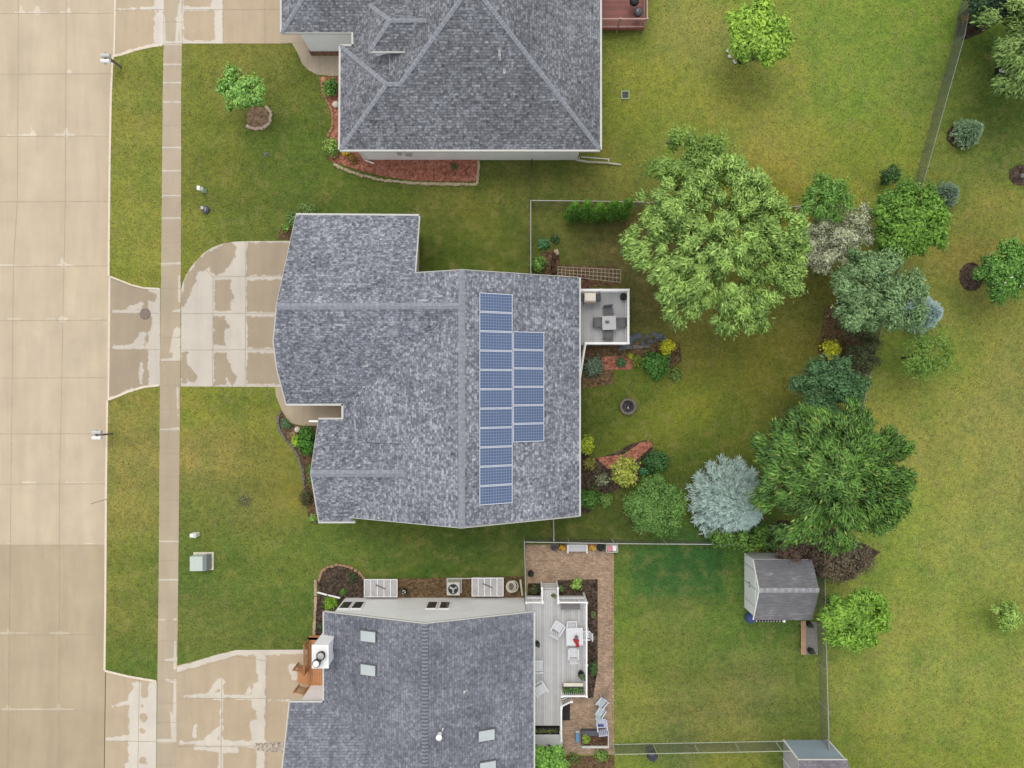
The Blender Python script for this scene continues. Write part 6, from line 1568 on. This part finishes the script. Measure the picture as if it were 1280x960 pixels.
# wire garden frame
t = thing('wire_frame', 'low wire grid garden frame between the lawn and the small deck', 'garden frame', W(738, 343)); m_ = MB(); zg = .45
A0 = W(697.5, 333.5, zg); A1 = W(776, 337, zg); B0 = W(697, 344, zg); B1 = W(776, 353, zg)
L = lambda p, q, f: tuple(p[i] + (q[i] - p[i]) * f for i in range(3))
for k in range(17): m_.tube([L(A0, A1, k / 16), L(B0, B1, k / 16)], [.014] * 2, 5)
for f in (0, .33, .66, 1): m_.tube([L(A0, B0, f), L(A1, B1, f)], [.016] * 2, 5)
for k in (0, 4, 8, 12, 16):
    for P, Q_ in ((A0, A1), (B0, B1)): p = L(P, Q_, k / 16); m_.tube([p, (p[0], p[1], -.02)], [.016] * 2, 5)
m_.build('grid', plain('wire', D(188, 180, 160), .6), t)
t = thing('hose_reel', 'dark red coiled hose at the corner of the solar house', 'hose', W(728, 353)); c = W(728, 352.5, .3); m_ = MB()
for k, r_ in enumerate((.42, .37, .32, .4)): m_.tube([(c[0] + r_ * math.cos(q * .3307), c[1] + r_ * math.sin(q * .3307), .06 + k * .05) for q in range(20)], [.03] * 20, 6)
m_.build('hose', M['maroon'], t)
t = thing('garden_statue', 'small cream post cap beside the dark plants at the fence', 'ornament', W(695.5, 316)); m_ = MB(); c = W(695.5, 315.5, .3); m_.obox((c[0], c[1], .2), (.26, .36, .4), .35); m_.build('block', M['stone'], t, bevel=.03)
t = thing('log_stack', 'dark brown upright timber pieces at the house corner', 'timber', W(692, 333)); m_ = MB()
for (px, py, zz) in ((693, 320, .7), (691, 329, .6), (692, 337, .5)): c = W(px, py, zz); m_.box(c[0] - .1, c[1] - .2, 0, c[0] + .1, c[1] + .2, zz)
m_.build('timber', plain('dark_timber', D(70, 50, 40), .9), t)
# timber bench and slab by the shed
t = thing('timber_bench', 'narrow pinkish wooden bench beside the slab behind the shed', 'bench', W(1004, 797)); a = W(1001.5, 818.5, .4); b = W(1008, 776, .4); m_ = MB()
for k in range(3): m_.box(a[0] + k * .1, a[1], .36, a[0] + k * .1 + .09, b[1], .4)
m_.build('seat', M['wood'], t)
for yy in (a[1] + .2, b[1] - .3): m_ = MB(); m_.box(a[0] + .03, yy, 0, a[0] + .26, yy + .08, .358); m_.build('leg', M['wood'], t)
sheet('concrete_slab', [(1007, 777), (1021, 777), (1022, 818), (1007, 818)], .03, 0, plain('grey_slab', D(150, 146, 140), .9, .15), skirt=.04)
pot('dark potted plant at the north end of the wooden bench', 1012, 781, 0, .18, .3, M['black'], ((26, 40, 26), (70, 90, 50)))
pot('dark potted plant at the south end of the wooden bench', 1014, 814, 0, .2, .3, M['black'], ((26, 30, 26), (80, 90, 60)))
x, y, _ = W(812, 936); t = thing('trash_can', 'dark bag topped bin straddling the south fence line', 'bin', (x, y, 0)); m_ = MB(); m_.lathe((x, y, 0), [(.26, -.02), (.3, .7), (.34, .74)], 14); m_.build('body', M['grey'], t); m_ = MB(); m_.lathe((x + .02, y - .01, 0), [(.35, .741), (.3, .9), (.12, .98), (0, 1.0)], 9); m_.build('bag', plain('dark_bag', D(56, 58, 72), .4), t)
x, y, _ = W(1253.5, 85.5, .9); t = thing('bird_feeder', 'black and white lantern shaped feeder hanging in the corner tree', 'bird feeder', (x, y, 0)); m_ = MB(); m_.tube([(x, y, 0), (x, y, .8)], [.03] * 2, 6); m_.build('pole', M['black'], t)
m_ = MB(); m_.box(x - .42, y - .38, .8, x + .38, y + .32, .95); m_.build('body', M['black'], t)
for yy in (.2, -.2): m_ = MB(); m_.obox((x, y + yy, .98), (.55, .17, .05), -.12); m_.build('panel', M['white'], t, bevel=.02)
x, y, _ = W(1278, 220); t = thing('garden_stone', 'grey stone in the mulch ring at the right photo edge', 'stone', (x, y, 0)); m_ = MB(); m_.obox((x, y, .1), (.5, .28, .22), .3); m_.build('stone', M['stone_grey'], t, bevel=.06)

# ------------------------------------------------------------------ trees
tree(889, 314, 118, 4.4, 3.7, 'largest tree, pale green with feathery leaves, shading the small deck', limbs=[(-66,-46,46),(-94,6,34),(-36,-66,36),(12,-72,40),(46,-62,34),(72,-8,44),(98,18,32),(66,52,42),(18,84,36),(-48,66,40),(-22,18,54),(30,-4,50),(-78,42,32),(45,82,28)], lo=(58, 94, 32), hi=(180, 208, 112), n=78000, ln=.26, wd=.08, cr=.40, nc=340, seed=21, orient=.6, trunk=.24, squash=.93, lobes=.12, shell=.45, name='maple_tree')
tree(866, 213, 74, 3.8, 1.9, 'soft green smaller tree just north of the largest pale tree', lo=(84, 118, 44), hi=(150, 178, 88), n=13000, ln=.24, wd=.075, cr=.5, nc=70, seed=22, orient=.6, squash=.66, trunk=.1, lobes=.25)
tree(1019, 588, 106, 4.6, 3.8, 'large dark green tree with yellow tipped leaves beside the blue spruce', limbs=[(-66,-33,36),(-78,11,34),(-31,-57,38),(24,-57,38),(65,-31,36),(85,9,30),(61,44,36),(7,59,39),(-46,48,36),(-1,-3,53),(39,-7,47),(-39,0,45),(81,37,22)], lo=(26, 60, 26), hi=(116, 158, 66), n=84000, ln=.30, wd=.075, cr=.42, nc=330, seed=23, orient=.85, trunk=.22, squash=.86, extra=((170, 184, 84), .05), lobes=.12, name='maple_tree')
tree(1028, 484, 52, 3.2, 2.2, 'blue green bushy tree directly north of the large dark tree', lo=(38, 72, 42), hi=(98, 138, 86), n=14000, ln=.18, wd=.08, cr=.42, nc=80, seed=24, squash=.85)
tree(1122, 284, 58, 3.0, 2.4, 'bright green dense rounded tree by the diagonal fence', lo=(52, 96, 24), hi=(128, 168, 60), n=24000, ln=.19, wd=.11, cr=.48, nc=110, seed=25, trunk=.14, lobes=.1)
tree(1084, 370, 72, 3.2, 2.5, 'grey green rounded tree below the bright green one', lo=(58, 92, 46), hi=(154, 182, 128), n=28000, ln=.19, wd=.075, cr=.44, nc=140, seed=26, orient=.5, squash=.86)
tree(1033, 298, 66, 3.0, 1.6, 'pale silvery pink foliage tree against the largest tree', lo=(122, 126, 98), hi=(206, 208, 182), n=24000, ln=.15, wd=.065, cr=.4, nc=100, seed=27, orient=.3, name='silver_leaf_tree', squash=.92, lobes=.3)
tree(1024, 252, 36, 3.9, 1.2, 'small soft green tree poking out of the silvery foliage', lo=(66, 110, 34), hi=(134, 174, 80), n=6000, ln=.22, wd=.07, cr=.4, nc=36, seed=28, orient=.6, lobes=.25)
tree(1154, 446, 46, 2.2, 1.2, 'thin wispy sapling with see-through crown in the open field', lo=(90, 124, 46), hi=(132, 162, 70), n=3400, ln=.2, wd=.06, cr=.5, nc=34, seed=29, orient=.5, trunk=.05, lobes=.3)
tree(1057, 766, 51, 2.5, 1.9, 'bright yellow green tree beside the weathered shed', lo=(72, 114, 28), hi=(152, 190, 72), n=17000, ln=.24, wd=.1, cr=.42, nc=84, seed=30, orient=.5, squash=.9)
tree(940, 55, 49, 2.2, 1.9, 'yellow green young tree at the top of the north yard', lo=(80, 124, 32), hi=(186, 214, 88), n=16000, ln=.23, wd=.12, cr=.42, nc=84, seed=31, name='young_tree')
tree(305, 118, 38, 1.8, 1.2, 'small bright green tree in the upper front lawn', lo=(56, 108, 30), hi=(166, 206, 106), n=6400, ln=.2, wd=.1, cr=.34, nc=44, seed=32, lobes=.3, trunk=.05, name='young_tree', squash=.8, rot=-.5)
tree(1250, 340, 54, 2.0, 1.6, 'dark green tree with white blossoms at the right photo edge', lo=(50, 96, 30), hi=(122, 168, 72), n=13000, ln=.18, wd=.095, cr=.42, nc=76, seed=33, extra=((232, 232, 214), .012), squash=.85)
tree(1288, 62, 76, 2.4, 2.0, 'loose sprawling pale green tree in the upper right corner', lo=(62, 94, 38), hi=(160, 184, 102), n=20000, ln=.28, wd=.09, cr=.5, nc=100, seed=34, orient=.6, lobes=.25, squash=1.3)
tree(1222, 4, 24, 1.6, 1.0, 'dark shaded bush beneath the upper right tree', lo=(26, 50, 30), hi=(66, 104, 56), n=4200, ln=.17, wd=.09, cr=.35, nc=30, seed=35)
tree(1255, 8, 34, 2.2, 1.2, 'very dark green conifer like bush at the top right', lo=(22, 40, 30), hi=(54, 84, 56), n=6000, ln=.17, wd=.06, cr=.4, nc=34, seed=36)
tree(820, 634, 47, 1.6, 1.3, 'soft mid green feathery bush west of the blue spruce', lo=(68, 106, 42), hi=(130, 168, 86), n=19000, ln=.15, wd=.055, cr=.4, nc=90, seed=37, orient=.4, squash=.8, cat='bush', name='bush', trunk=.06)
tree(1048, 700, 48, 1.6, 1.1, 'dusky brown purple shrub in shade behind the shed', lo=(78, 72, 58), hi=(138, 124, 100), n=11000, ln=.14, wd=.06, cr=.42, nc=60, seed=38, squash=.6, cat='bush', name='bush', extra=((126, 78, 78), .1), trunk=.06)
tree(996, 690, 36, 1.5, 1.0, 'tangle of maroon and brown twigs above the shed roof', lo=(72, 64, 50), hi=(130, 110, 90), n=5600, ln=.13, wd=.055, cr=.36, nc=36, seed=39, squash=.55, cat='bush', name='bush', extra=((140, 84, 88), .16), trunk=.05)
tree(925, 668, 47, 1.2, 1.0, 'leafy green hedge shrub under the blue spruce at the fence', lo=(42, 78, 26), hi=(124, 162, 66), n=9000, ln=.14, wd=.08, cr=.34, nc=54, seed=40, squash=.42, cat='bush', name='bush', trunk=.05)
tree(982, 676, 20, 1.4, .9, 'small bright leafy shrub between the spruce and the shed', lo=(46, 84, 30), hi=(116, 156, 70), n=2800, ln=.15, wd=.08, cr=.3, nc=20, seed=41, cat='bush', name='bush', trunk=.04)
tree(1080, 440, 28, 1.4, 1.0, 'dark brownish green thicket beside the diagonal fence', lo=(50, 60, 32), hi=(96, 106, 64), n=5200, ln=.13, wd=.055, cr=.35, nc=32, seed=42, squash=1.3, cat='bush', name='bush', trunk=.05)
tree(688, 946, 29, 2.0, 1.4, 'bright green leafy tree beside the storage bench at the deck end', lo=(56, 102, 28), hi=(142, 188, 80), n=7500, ln=.19, wd=.11, cr=.36, nc=44, seed=43)
tree(1258, 770, 22, 1.0, .8, 'lone small green shrub standing in the open field', lo=(86, 126, 44), hi=(176, 200, 104), n=2500, ln=.18, wd=.07, cr=.3, nc=20, seed=44, cat='bush', name='bush', orient=.4, trunk=.04)
tree(1113, 220, 15, .9, .8, 'small dark bush at the fence above the bright green tree', lo=(32, 64, 28), hi=(78, 116, 52), n=1500, ln=.15, wd=.07, cr=.28, nc=14, seed=45, cat='bush', name='bush', trunk=.04)
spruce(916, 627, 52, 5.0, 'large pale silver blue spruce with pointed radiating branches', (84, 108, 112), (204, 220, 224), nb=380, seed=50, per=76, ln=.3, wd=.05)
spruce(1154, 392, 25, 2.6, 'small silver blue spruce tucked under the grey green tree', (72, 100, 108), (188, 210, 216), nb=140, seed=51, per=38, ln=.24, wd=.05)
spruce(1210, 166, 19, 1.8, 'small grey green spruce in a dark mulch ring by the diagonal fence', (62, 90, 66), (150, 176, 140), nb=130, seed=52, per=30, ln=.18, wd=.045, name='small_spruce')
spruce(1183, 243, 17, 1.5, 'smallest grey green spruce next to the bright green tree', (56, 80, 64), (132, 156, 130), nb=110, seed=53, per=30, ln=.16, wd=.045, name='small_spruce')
# arborvitae row
AL = ['arborvitae nearest the fence corner in the hedge row', 'second arborvitae from the fence corner', 'middle arborvitae of the hedge row', 'second arborvitae from the large pale tree', 'arborvitae touching the large pale tree']
for i, (px, py) in enumerate(((714, 270), (729, 269), (745, 270), (761, 268), (777, 267))):
    rng = np.random.default_rng(70 + i); h = 3.5 + .25 * math.sin(i * 2); x, y, _ = W(px, py, 0.5); t = thing('arborvitae', AL[i], 'hedge tree', (x, y, 0), 0, 'arborvitae hedge row along the fence')
    C = []
    for k in range(26):
        f = k / 25; r = .40 * (1 - f * .9) ** .7; a = k * 2.4; C.append((r * .6 * math.cos(a), r * .6 * math.sin(a), .2 + f * (h - .35)))
    crs = np.array([.34 * (1 - k / 25 * .62) for k in range(26)])
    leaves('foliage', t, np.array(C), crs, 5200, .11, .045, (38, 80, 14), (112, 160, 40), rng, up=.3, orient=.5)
    m_ = MB(); m_.tube([(x, y, -.03), (x, y, h * .7)], [.06, .02], 6); m_.build('trunk', M['bark'], t)

# shrubs and plants
shrub(1040, 437, 14, 1.0, 'bright golden yellow shrub in the bed below the grey green tree', (140, 140, 20), (226, 226, 60), n=1000, ln=.17, wd=.12, seed=80)
gs_ = shrub(834.5, 434, 12, .9, 'rounded vivid yellow shrub at the end of the rock row', (150, 150, 20), (222, 218, 50), n=1600, ln=.1, wd=.07, seed=81)
shrub(742, 458, 15, .7, 'grey green spreading juniper below the small deck', (60, 80, 66), (136, 156, 132), n=1900, ln=.16, wd=.05, seed=82, orient=.4)
shrub(820, 455, 20, .8, 'broad leafy green shrub left of the vivid yellow shrub', (40, 84, 30), (100, 150, 62), n=2000, ln=.2, wd=.08, seed=83, orient=.5)
shrub(843, 468, 11, .4, 'low green ground plant below the vivid yellow shrub', (70, 100, 40), (140, 160, 80), n=500, ln=.15, wd=.07, seed=84)
shrub(776, 453, 8, .4, 'small round bluish green plant in the red mulch', (50, 92, 52), (96, 140, 88), n=380, ln=.12, wd=.06, seed=85, name='plant', cat='plant')
shrub(797, 452, 9, .4, 'low mixed green plant between the red mulch and the leafy shrub', (76, 100, 30), (150, 160, 60), n=400, ln=.13, wd=.06, seed=86, name='plant', cat='plant')
shrub(788, 445, 5, .35, 'tiny yellow green plant at the bed edge', (130, 140, 30), (190, 196, 60), n=200, ln=.1, wd=.06, seed=87, name='plant', cat='plant')
shrub(732, 556, 13, 1.4, 'yellow green shrub against the east wall near the red mulch', (96, 120, 20), (182, 196, 50), n=1500, ln=.16, wd=.1, seed=88, squash=1.2)
shrub(737, 580, 10, .9, 'olive green shrub just below the yellow green wall shrub', (80, 84, 34), (140, 140, 62), n=700, ln=.14, wd=.08, seed=89)
tree(778, 588, 17, 1.5, 1.1, 'slim yellow green ornamental tree in the dark bed', lo=(88, 106, 26), hi=(180, 186, 80), n=2400, ln=.17, wd=.1, cr=.32, nc=20, seed=90, squash=1.4, extra=((236, 190, 140), .04), trunk=.05, name='young_tree')
shrub(822, 578, 18, 1.0, 'dark green rounded shrub at the end of the red mulch', (28, 66, 28), (80, 126, 62), n=2000, ln=.17, wd=.08, seed=91, orient=.3)
shrub(804, 590, 7, .5, 'small teal green hosta beside the dark green shrub', (44, 100, 62), (86, 150, 104), n=300, ln=.14, wd=.09, seed=92, name='plant', cat='plant')
shrub(753, 600, 11, .7, 'plant with pale blossoms in the middle of the dark bed', (70, 76, 56), (130, 136, 100), n=700, ln=.13, wd=.07, seed=93, extra=((222, 222, 196), .14), name='flowering_plant', cat='plant')
shrub(736, 624, 15, 1.0, 'deep green shrub by the southeast house corner', (32, 70, 24), (96, 140, 50), n=1500, ln=.18, wd=.09, seed=94, squash=1.1)
shrub(757, 625, 11, .5, 'light green low plant beside the deep green corner shrub', (76, 110, 48), (136, 164, 80), n=600, ln=.14, wd=.07, seed=95, name='plant', cat='plant')
shrub(382, 552, 15, 1.3, 'large deep green shrub beside the front porch wall', (28, 72, 20), (84, 140, 40), n=2200, ln=.16, wd=.1, seed=96, squash=1.5)
shrub(371, 552, 9, .8, 'lime green shrub in front of the deep green porch shrub', (110, 140, 20), (176, 200, 50), n=700, ln=.13, wd=.09, seed=97)
shrub(392, 590, 10, 1.3, 'tall green hedge shrub squeezed along the front gable wall', (36, 76, 20), (90, 136, 44), n=2000, ln=.14, wd=.09, seed=98, squash=2.4)
shrub(357, 530, 7, .35, 'round flat bluish green plant in the front bed', (66, 106, 70), (110, 146, 104), n=420, ln=.1, wd=.07, seed=99, name='plant', cat='plant')
shrub(366, 543, 7, .3, 'low pinkish ground plant beside the lime shrub', (130, 100, 84), (176, 150, 120), n=260, ln=.1, wd=.05, seed=100, name='plant', cat='plant')
shrub(381, 622, 11, .8, 'dark brown twiggy bush near the front gable corner', (56, 54, 32), (100, 94, 60), n=1000, ln=.12, wd=.05, seed=101, squash=1.3)
shrub(391, 648, 6, .6, 'small bright green plant at the southwest house corner', (96, 130, 50), (160, 190, 96), n=280, ln=.14, wd=.06, seed=102, name='plant', cat='plant')
shrub(385, 263, 14, .8, 'loose green shrub at the north edge of the garage roof', (70, 96, 40), (126, 148, 76), n=900, ln=.15, wd=.07, seed=103, squash=.7)
shrub(366, 273, 11, .8, 'leafy green shrub at the garage roof corner', (62, 90, 40), (124, 150, 76), n=700, ln=.16, wd=.07, seed=104)
shrub(357, 285, 6, .7, 'small bright green shrub by the driveway corner', (66, 110, 20), (130, 166, 60), n=300, ln=.13, wd=.08, seed=105)
shrub(413, 107, 11, .9, 'rich green shrub between the front walk and the grey hip roof', (44, 90, 24), (124, 168, 76), n=900, ln=.15, wd=.09, seed=106, squash=1.3)
shrub(414, 185, 12, .8, 'pale green shrub at the corner of the long red bed', (80, 112, 40), (160, 186, 90), n=900, ln=.15, wd=.08, seed=107, squash=1.2)
shrub(432, 189, 7, .5, 'clump of yellow flowers at the white house corner', (150, 130, 20), (232, 200, 40), n=420, ln=.12, wd=.09, seed=108, extra=((240, 200, 30), .4), name='flowering_plant', cat='plant')
shrub(441, 198, 8, .4, 'brown dried plant next to the yellow flowers', (100, 80, 30), (160, 130, 60), n=300, ln=.12, wd=.06, seed=109, name='plant', cat='plant')
shrub(568, 208, 6, .5, 'single small green plant in the long red mulch bed', (70, 80, 40), (110, 116, 64), n=240, ln=.12, wd=.05, seed=110, name='plant', cat='plant')
shrub(412, 755, 10, .8, 'rounded lime green shrub at the beige gable corner', (80, 120, 20), (142, 180, 44), n=800, ln=.12, wd=.08, seed=111)
shrub(428, 740, 4.5, .4, 'small bright green plant in the dark round bed', (56, 110, 30), (110, 160, 60), n=220, ln=.11, wd=.06, seed=112, name='plant', cat='plant')
shrub(402, 783, 6, .5, 'dark green plant beside the chimney in the narrow bed', (30, 54, 30), (70, 96, 56), n=360, ln=.12, wd=.06, seed=113, name='plant', cat='plant')
shrub(440, 722, 8, .3, 'low dark green ground plant in the round bed', (44, 60, 34), (84, 104, 62), n=260, ln=.1, wd=.05, seed=114, name='plant', cat='plant')
shrub(721, 731, 9, .6, 'fresh green leafy plant in the bed north of the deck', (96, 130, 50), (170, 200, 100), n=420, ln=.14, wd=.08, seed=115, name='plant', cat='plant')
shrub(701, 736, 6, .6, 'spiky green plant beside the deck steps', (70, 96, 40), (130, 156, 76), n=240, ln=.2, wd=.04, seed=116, name='plant', cat='plant')
shrub(668, 738, 9, .7, 'dark olive shrub west of the deck steps', (40, 44, 26), (96, 100, 56), n=600, ln=.12, wd=.07, seed=117)
shrub(741, 835, 8, .8, 'dark green shrub outside the east deck railing', (36, 66, 30), (84, 116, 60), n=600, ln=.13, wd=.07, seed=118, squash=1.4)
shrub(741, 768, 5, .4, 'small green plant along the deck side bed', (76, 90, 50), (130, 140, 90), n=160, ln=.12, wd=.06, seed=119, name='plant', cat='plant')
shrub(741, 798, 4.5, .3, 'tiny pale plant in the deck side bed', (110, 96, 84), (160, 140, 120), n=120, ln=.1, wd=.06, seed=120, name='plant', cat='plant')
shrub(733, 924, 7, .7, 'yellow green plant at the end of the raised bed', (90, 120, 30), (170, 186, 70), n=340, ln=.16, wd=.07, seed=121, name='plant', cat='plant')
shrub(752, 945, 12, .4, 'low bright green plant by the south fence near the patio', (70, 110, 36), (150, 180, 80), n=460, ln=.14, wd=.06, seed=122, squash=.6, name='plant', cat='plant')
shrub(718, 948, 9, .3, 'soft green plant next to the bright deck end tree', (80, 100, 46), (130, 150, 76), n=300, ln=.12, wd=.06, seed=123, name='plant', cat='plant')
shrub(673, 330, 11, 1.0, 'lush green shrub at the northeast roof corner', (50, 92, 30), (128, 166, 72), n=1000, ln=.17, wd=.1, seed=124)
shrub(680, 304, 8, .4, 'blue green hosta near the fence corner', (50, 100, 62), (92, 146, 98), n=340, ln=.14, wd=.1, seed=125, name='plant', cat='plant')
shrub(694, 299, 6, .4, 'small dark green plant beside the blue green hosta', (40, 76, 44), (80, 116, 70), n=240, ln=.13, wd=.07, seed=126, name='plant', cat='plant')
shrub(1220, 22, 9, .8, 'green plant in the dark bed at the top of the diagonal fence', (56, 96, 56), (110, 150, 96), n=500, ln=.16, wd=.09, seed=127, name='plant', cat='plant')
shrub(1207, 22, 6, .6, 'cluster of orange and yellow flowers by the diagonal fence', (110, 110, 30), (180, 150, 50), n=260, ln=.12, wd=.08, seed=128, extra=((220, 140, 40), .5), name='flowering_plant', cat='plant')
shrub(304, 626, 12, .12, 'weedy grey patch of plants in the lower front lawn', (96, 98, 70), (146, 142, 116), n=300, ln=.14, wd=.04, seed=129, name='plant', cat='plant')
shrub(1055, 437, 8, .4, 'brown low plant beside the golden yellow shrub', (70, 60, 34), (120, 100, 66), n=300, ln=.12, wd=.05, seed=130, name='plant', cat='plant')
shrub(944, 684, 9, .7, 'yellowish leafy plant hanging over the shed yard fence', (100, 110, 30), (176, 176, 60), n=300, ln=.14, wd=.08, seed=131, squash=.6, name='plant', cat='plant')
for (px, py, r, h, lab) in ((344, 103 + 12, .0, 0, ''),):
    pass
for (px, py, s_, lab) in ((405.5, 100, .2, 'small orange ball beside the front walk bed'), (420, 131, .22, 'white rock in the narrow front bed'), (372, 537, .2, 'white garden rock in front of the porch shrub')):
    x, y, _ = W(px, py, .1); t = thing('garden_ornament', lab, 'ornament', (x, y, 0)); m_ = MB(); m_.lathe((x, y, 0), [(s_ * .6, 0), (s_, s_ * .6), (s_ * .8, s_ * 1.2), (0, s_ * 1.5)], 10); m_.build('stone', plain('orange_ball', D(226, 160, 116), .6) if 'orange' in lab else M['stone_pale'], t, smooth=True)

# grass tufts: short real blades that break up the lawn
def tufts():
    rng = np.random.default_rng(99); n = 150000
    px = rng.uniform(135, 1310, n); py = rng.uniform(-20, 980, n)
    k = np.zeros(n, bool)
    for p in (near,): k |= inpoly(px, py, p)
    bad = [drv, swp, [(228, -200), (360, -200), (360, 54.5), (228, 54.5)], [(219, 1060), (221, 830), (295, 811), (390, 810), (400, 1060)], [(350, 30), (440, 30), (440, 96), (350, 60)], [(340, 484), (470, 484), (470, 535), (340, 535)],
           [(655, 678), (768, 678), (768, 980), (655, 980)], [(395, 705), (657, 705), (657, 980), (395, 980)], [(400, 184), (600, 184), (600, 232), (400, 232)], [(345, 265), (725, 265), (725, 660), (345, 660)]]
    for b in bad: k &= ~inpoly(px, py, b)
    px = px[k]; py = py[k]; n = len(px)
    X = (px - 640) * S; Y = (480 - py) * S
    c = lawncol(px, py) * rng.uniform(.6, 1.5, (n, 1)) * np.array([1.0, 1.03, .95])
    ang = rng.uniform(0, 6.283, n); L = rng.uniform(.04, .10, n); w = rng.uniform(.02, .045, n); h = rng.uniform(.02, .05, n)
    d = np.column_stack([np.cos(ang), np.sin(ang)]); q = np.column_stack([-d[:, 1], d[:, 0]])
    P = np.column_stack([X, Y])
    v0 = np.column_stack([P - q * w[:, None], np.full(n, .002)]); v1 = np.column_stack([P + q * w[:, None], np.full(n, .002)]); v2 = np.column_stack([P + d * L[:, None], h])
    V = np.stack([v0, v1, v2], 1).reshape(-1, 3)
    me = bpy.data.meshes.new('grass_tufts'); me.vertices.add(3 * n); me.vertices.foreach_set('co', V.astype(np.float32).ravel())
    me.loops.add(3 * n); me.loops.foreach_set('vertex_index', np.arange(3 * n, dtype=np.int32)); me.polygons.add(n); me.polygons.foreach_set('loop_start', np.arange(0, 3 * n, 3, dtype=np.int32)); me.update(calc_edges=True)
    at = me.attributes.new('Col', 'FLOAT_COLOR', 'POINT'); cc = np.repeat(c, 3, axis=0); at.data.foreach_set('color', np.column_stack([cc, np.ones(len(cc))]).astype(np.float32).ravel())
    me.materials.append(M['leaf']); o = bpy.data.objects.new('grass_tufts', me); COL.objects.link(o)
    setprops(o, 'short grass blades growing across the lawns and the field', 'grass', kind='stuff')
tufts()

# ------------------------------------------------------------------ light, camera
for o in bpy.data.objects:
    if '_local' in o: del o['_local']
el, azm = math.radians(66), math.radians(-15)      # azimuth from +Y (photo top) toward +X
w = bpy.data.worlds.new('World'); sc.world = w; w.use_nodes = True
nt = w.node_tree; nt.nodes.clear()
sky = nt.nodes.new('ShaderNodeTexSky'); sky.sky_type = 'NISHITA'; sky.sun_disc = False
sky.sun_elevation = el; sky.sun_rotation = azm; sky.air_density = 1.0; sky.dust_density = 9.0; sky.ozone_density = 0.6
bg = nt.nodes.new('ShaderNodeBackground'); bg.inputs[1].default_value = 0.15
out = nt.nodes.new('ShaderNodeOutputWorld'); tc_ = nt.nodes.new('ShaderNodeTexCoord')
cl_ = ramp(nt, [(0.3, (5.6, 5.9, 6.2)), (0.7, (6.9, 7.1, 7.3))])          # even cloud cover over the blue sky
nt.links.new(noise_(nt, tc_.outputs['Generated'], 2.2, 4, 0.55), cl_.inputs[0])
sz_ = nt.nodes.new('ShaderNodeSeparateXYZ'); nt.links.new(tc_.outputs['Generated'], sz_.inputs[0])
hz_ = ramp(nt, [(0.0, 1.75), (0.25, 1.35), (0.6, 1.0)]); nt.links.new(math_(nt, 'ABSOLUTE', sz_.outputs[2]), hz_.inputs[0])   # glow added low in the sky to lift the walls
clh = mixc(nt, 1.0, cl_.outputs[0], hz_.outputs[0], 'MULTIPLY')
nt.links.new(mixc(nt, 0.72, sky.outputs[0], clh), bg.inputs[0]); nt.links.new(bg.outputs[0], out.inputs[0])
sd_ = bpy.data.lights.new('Sun', 'SUN'); sd_.energy = 0.95; sd_.angle = math.radians(34); sd_.color = (0.99, 0.985, 0.94)
so_ = bpy.data.objects.new('Sun', sd_); COL.objects.link(so_)
dirv = Vector((math.sin(azm) * math.cos(el), math.cos(azm) * math.cos(el), math.sin(el)))
so_.rotation_euler = dirv.to_track_quat('Z', 'Y').to_euler(); so_.location = dirv * 60
cam = bpy.data.cameras.new('Camera'); co = bpy.data.objects.new('Camera', cam); COL.objects.link(co)
cam.sensor_width = 36; cam.lens = 24; cam.clip_end = 4000; co.location = (0, 0, H); co.rotation_euler = (0, 0, 0)
sc.camera = co
sc.view_settings.view_transform = 'Standard'; sc.view_settings.look = 'None'; sc.view_settings.exposure = 0; sc.view_settings.gamma = 1
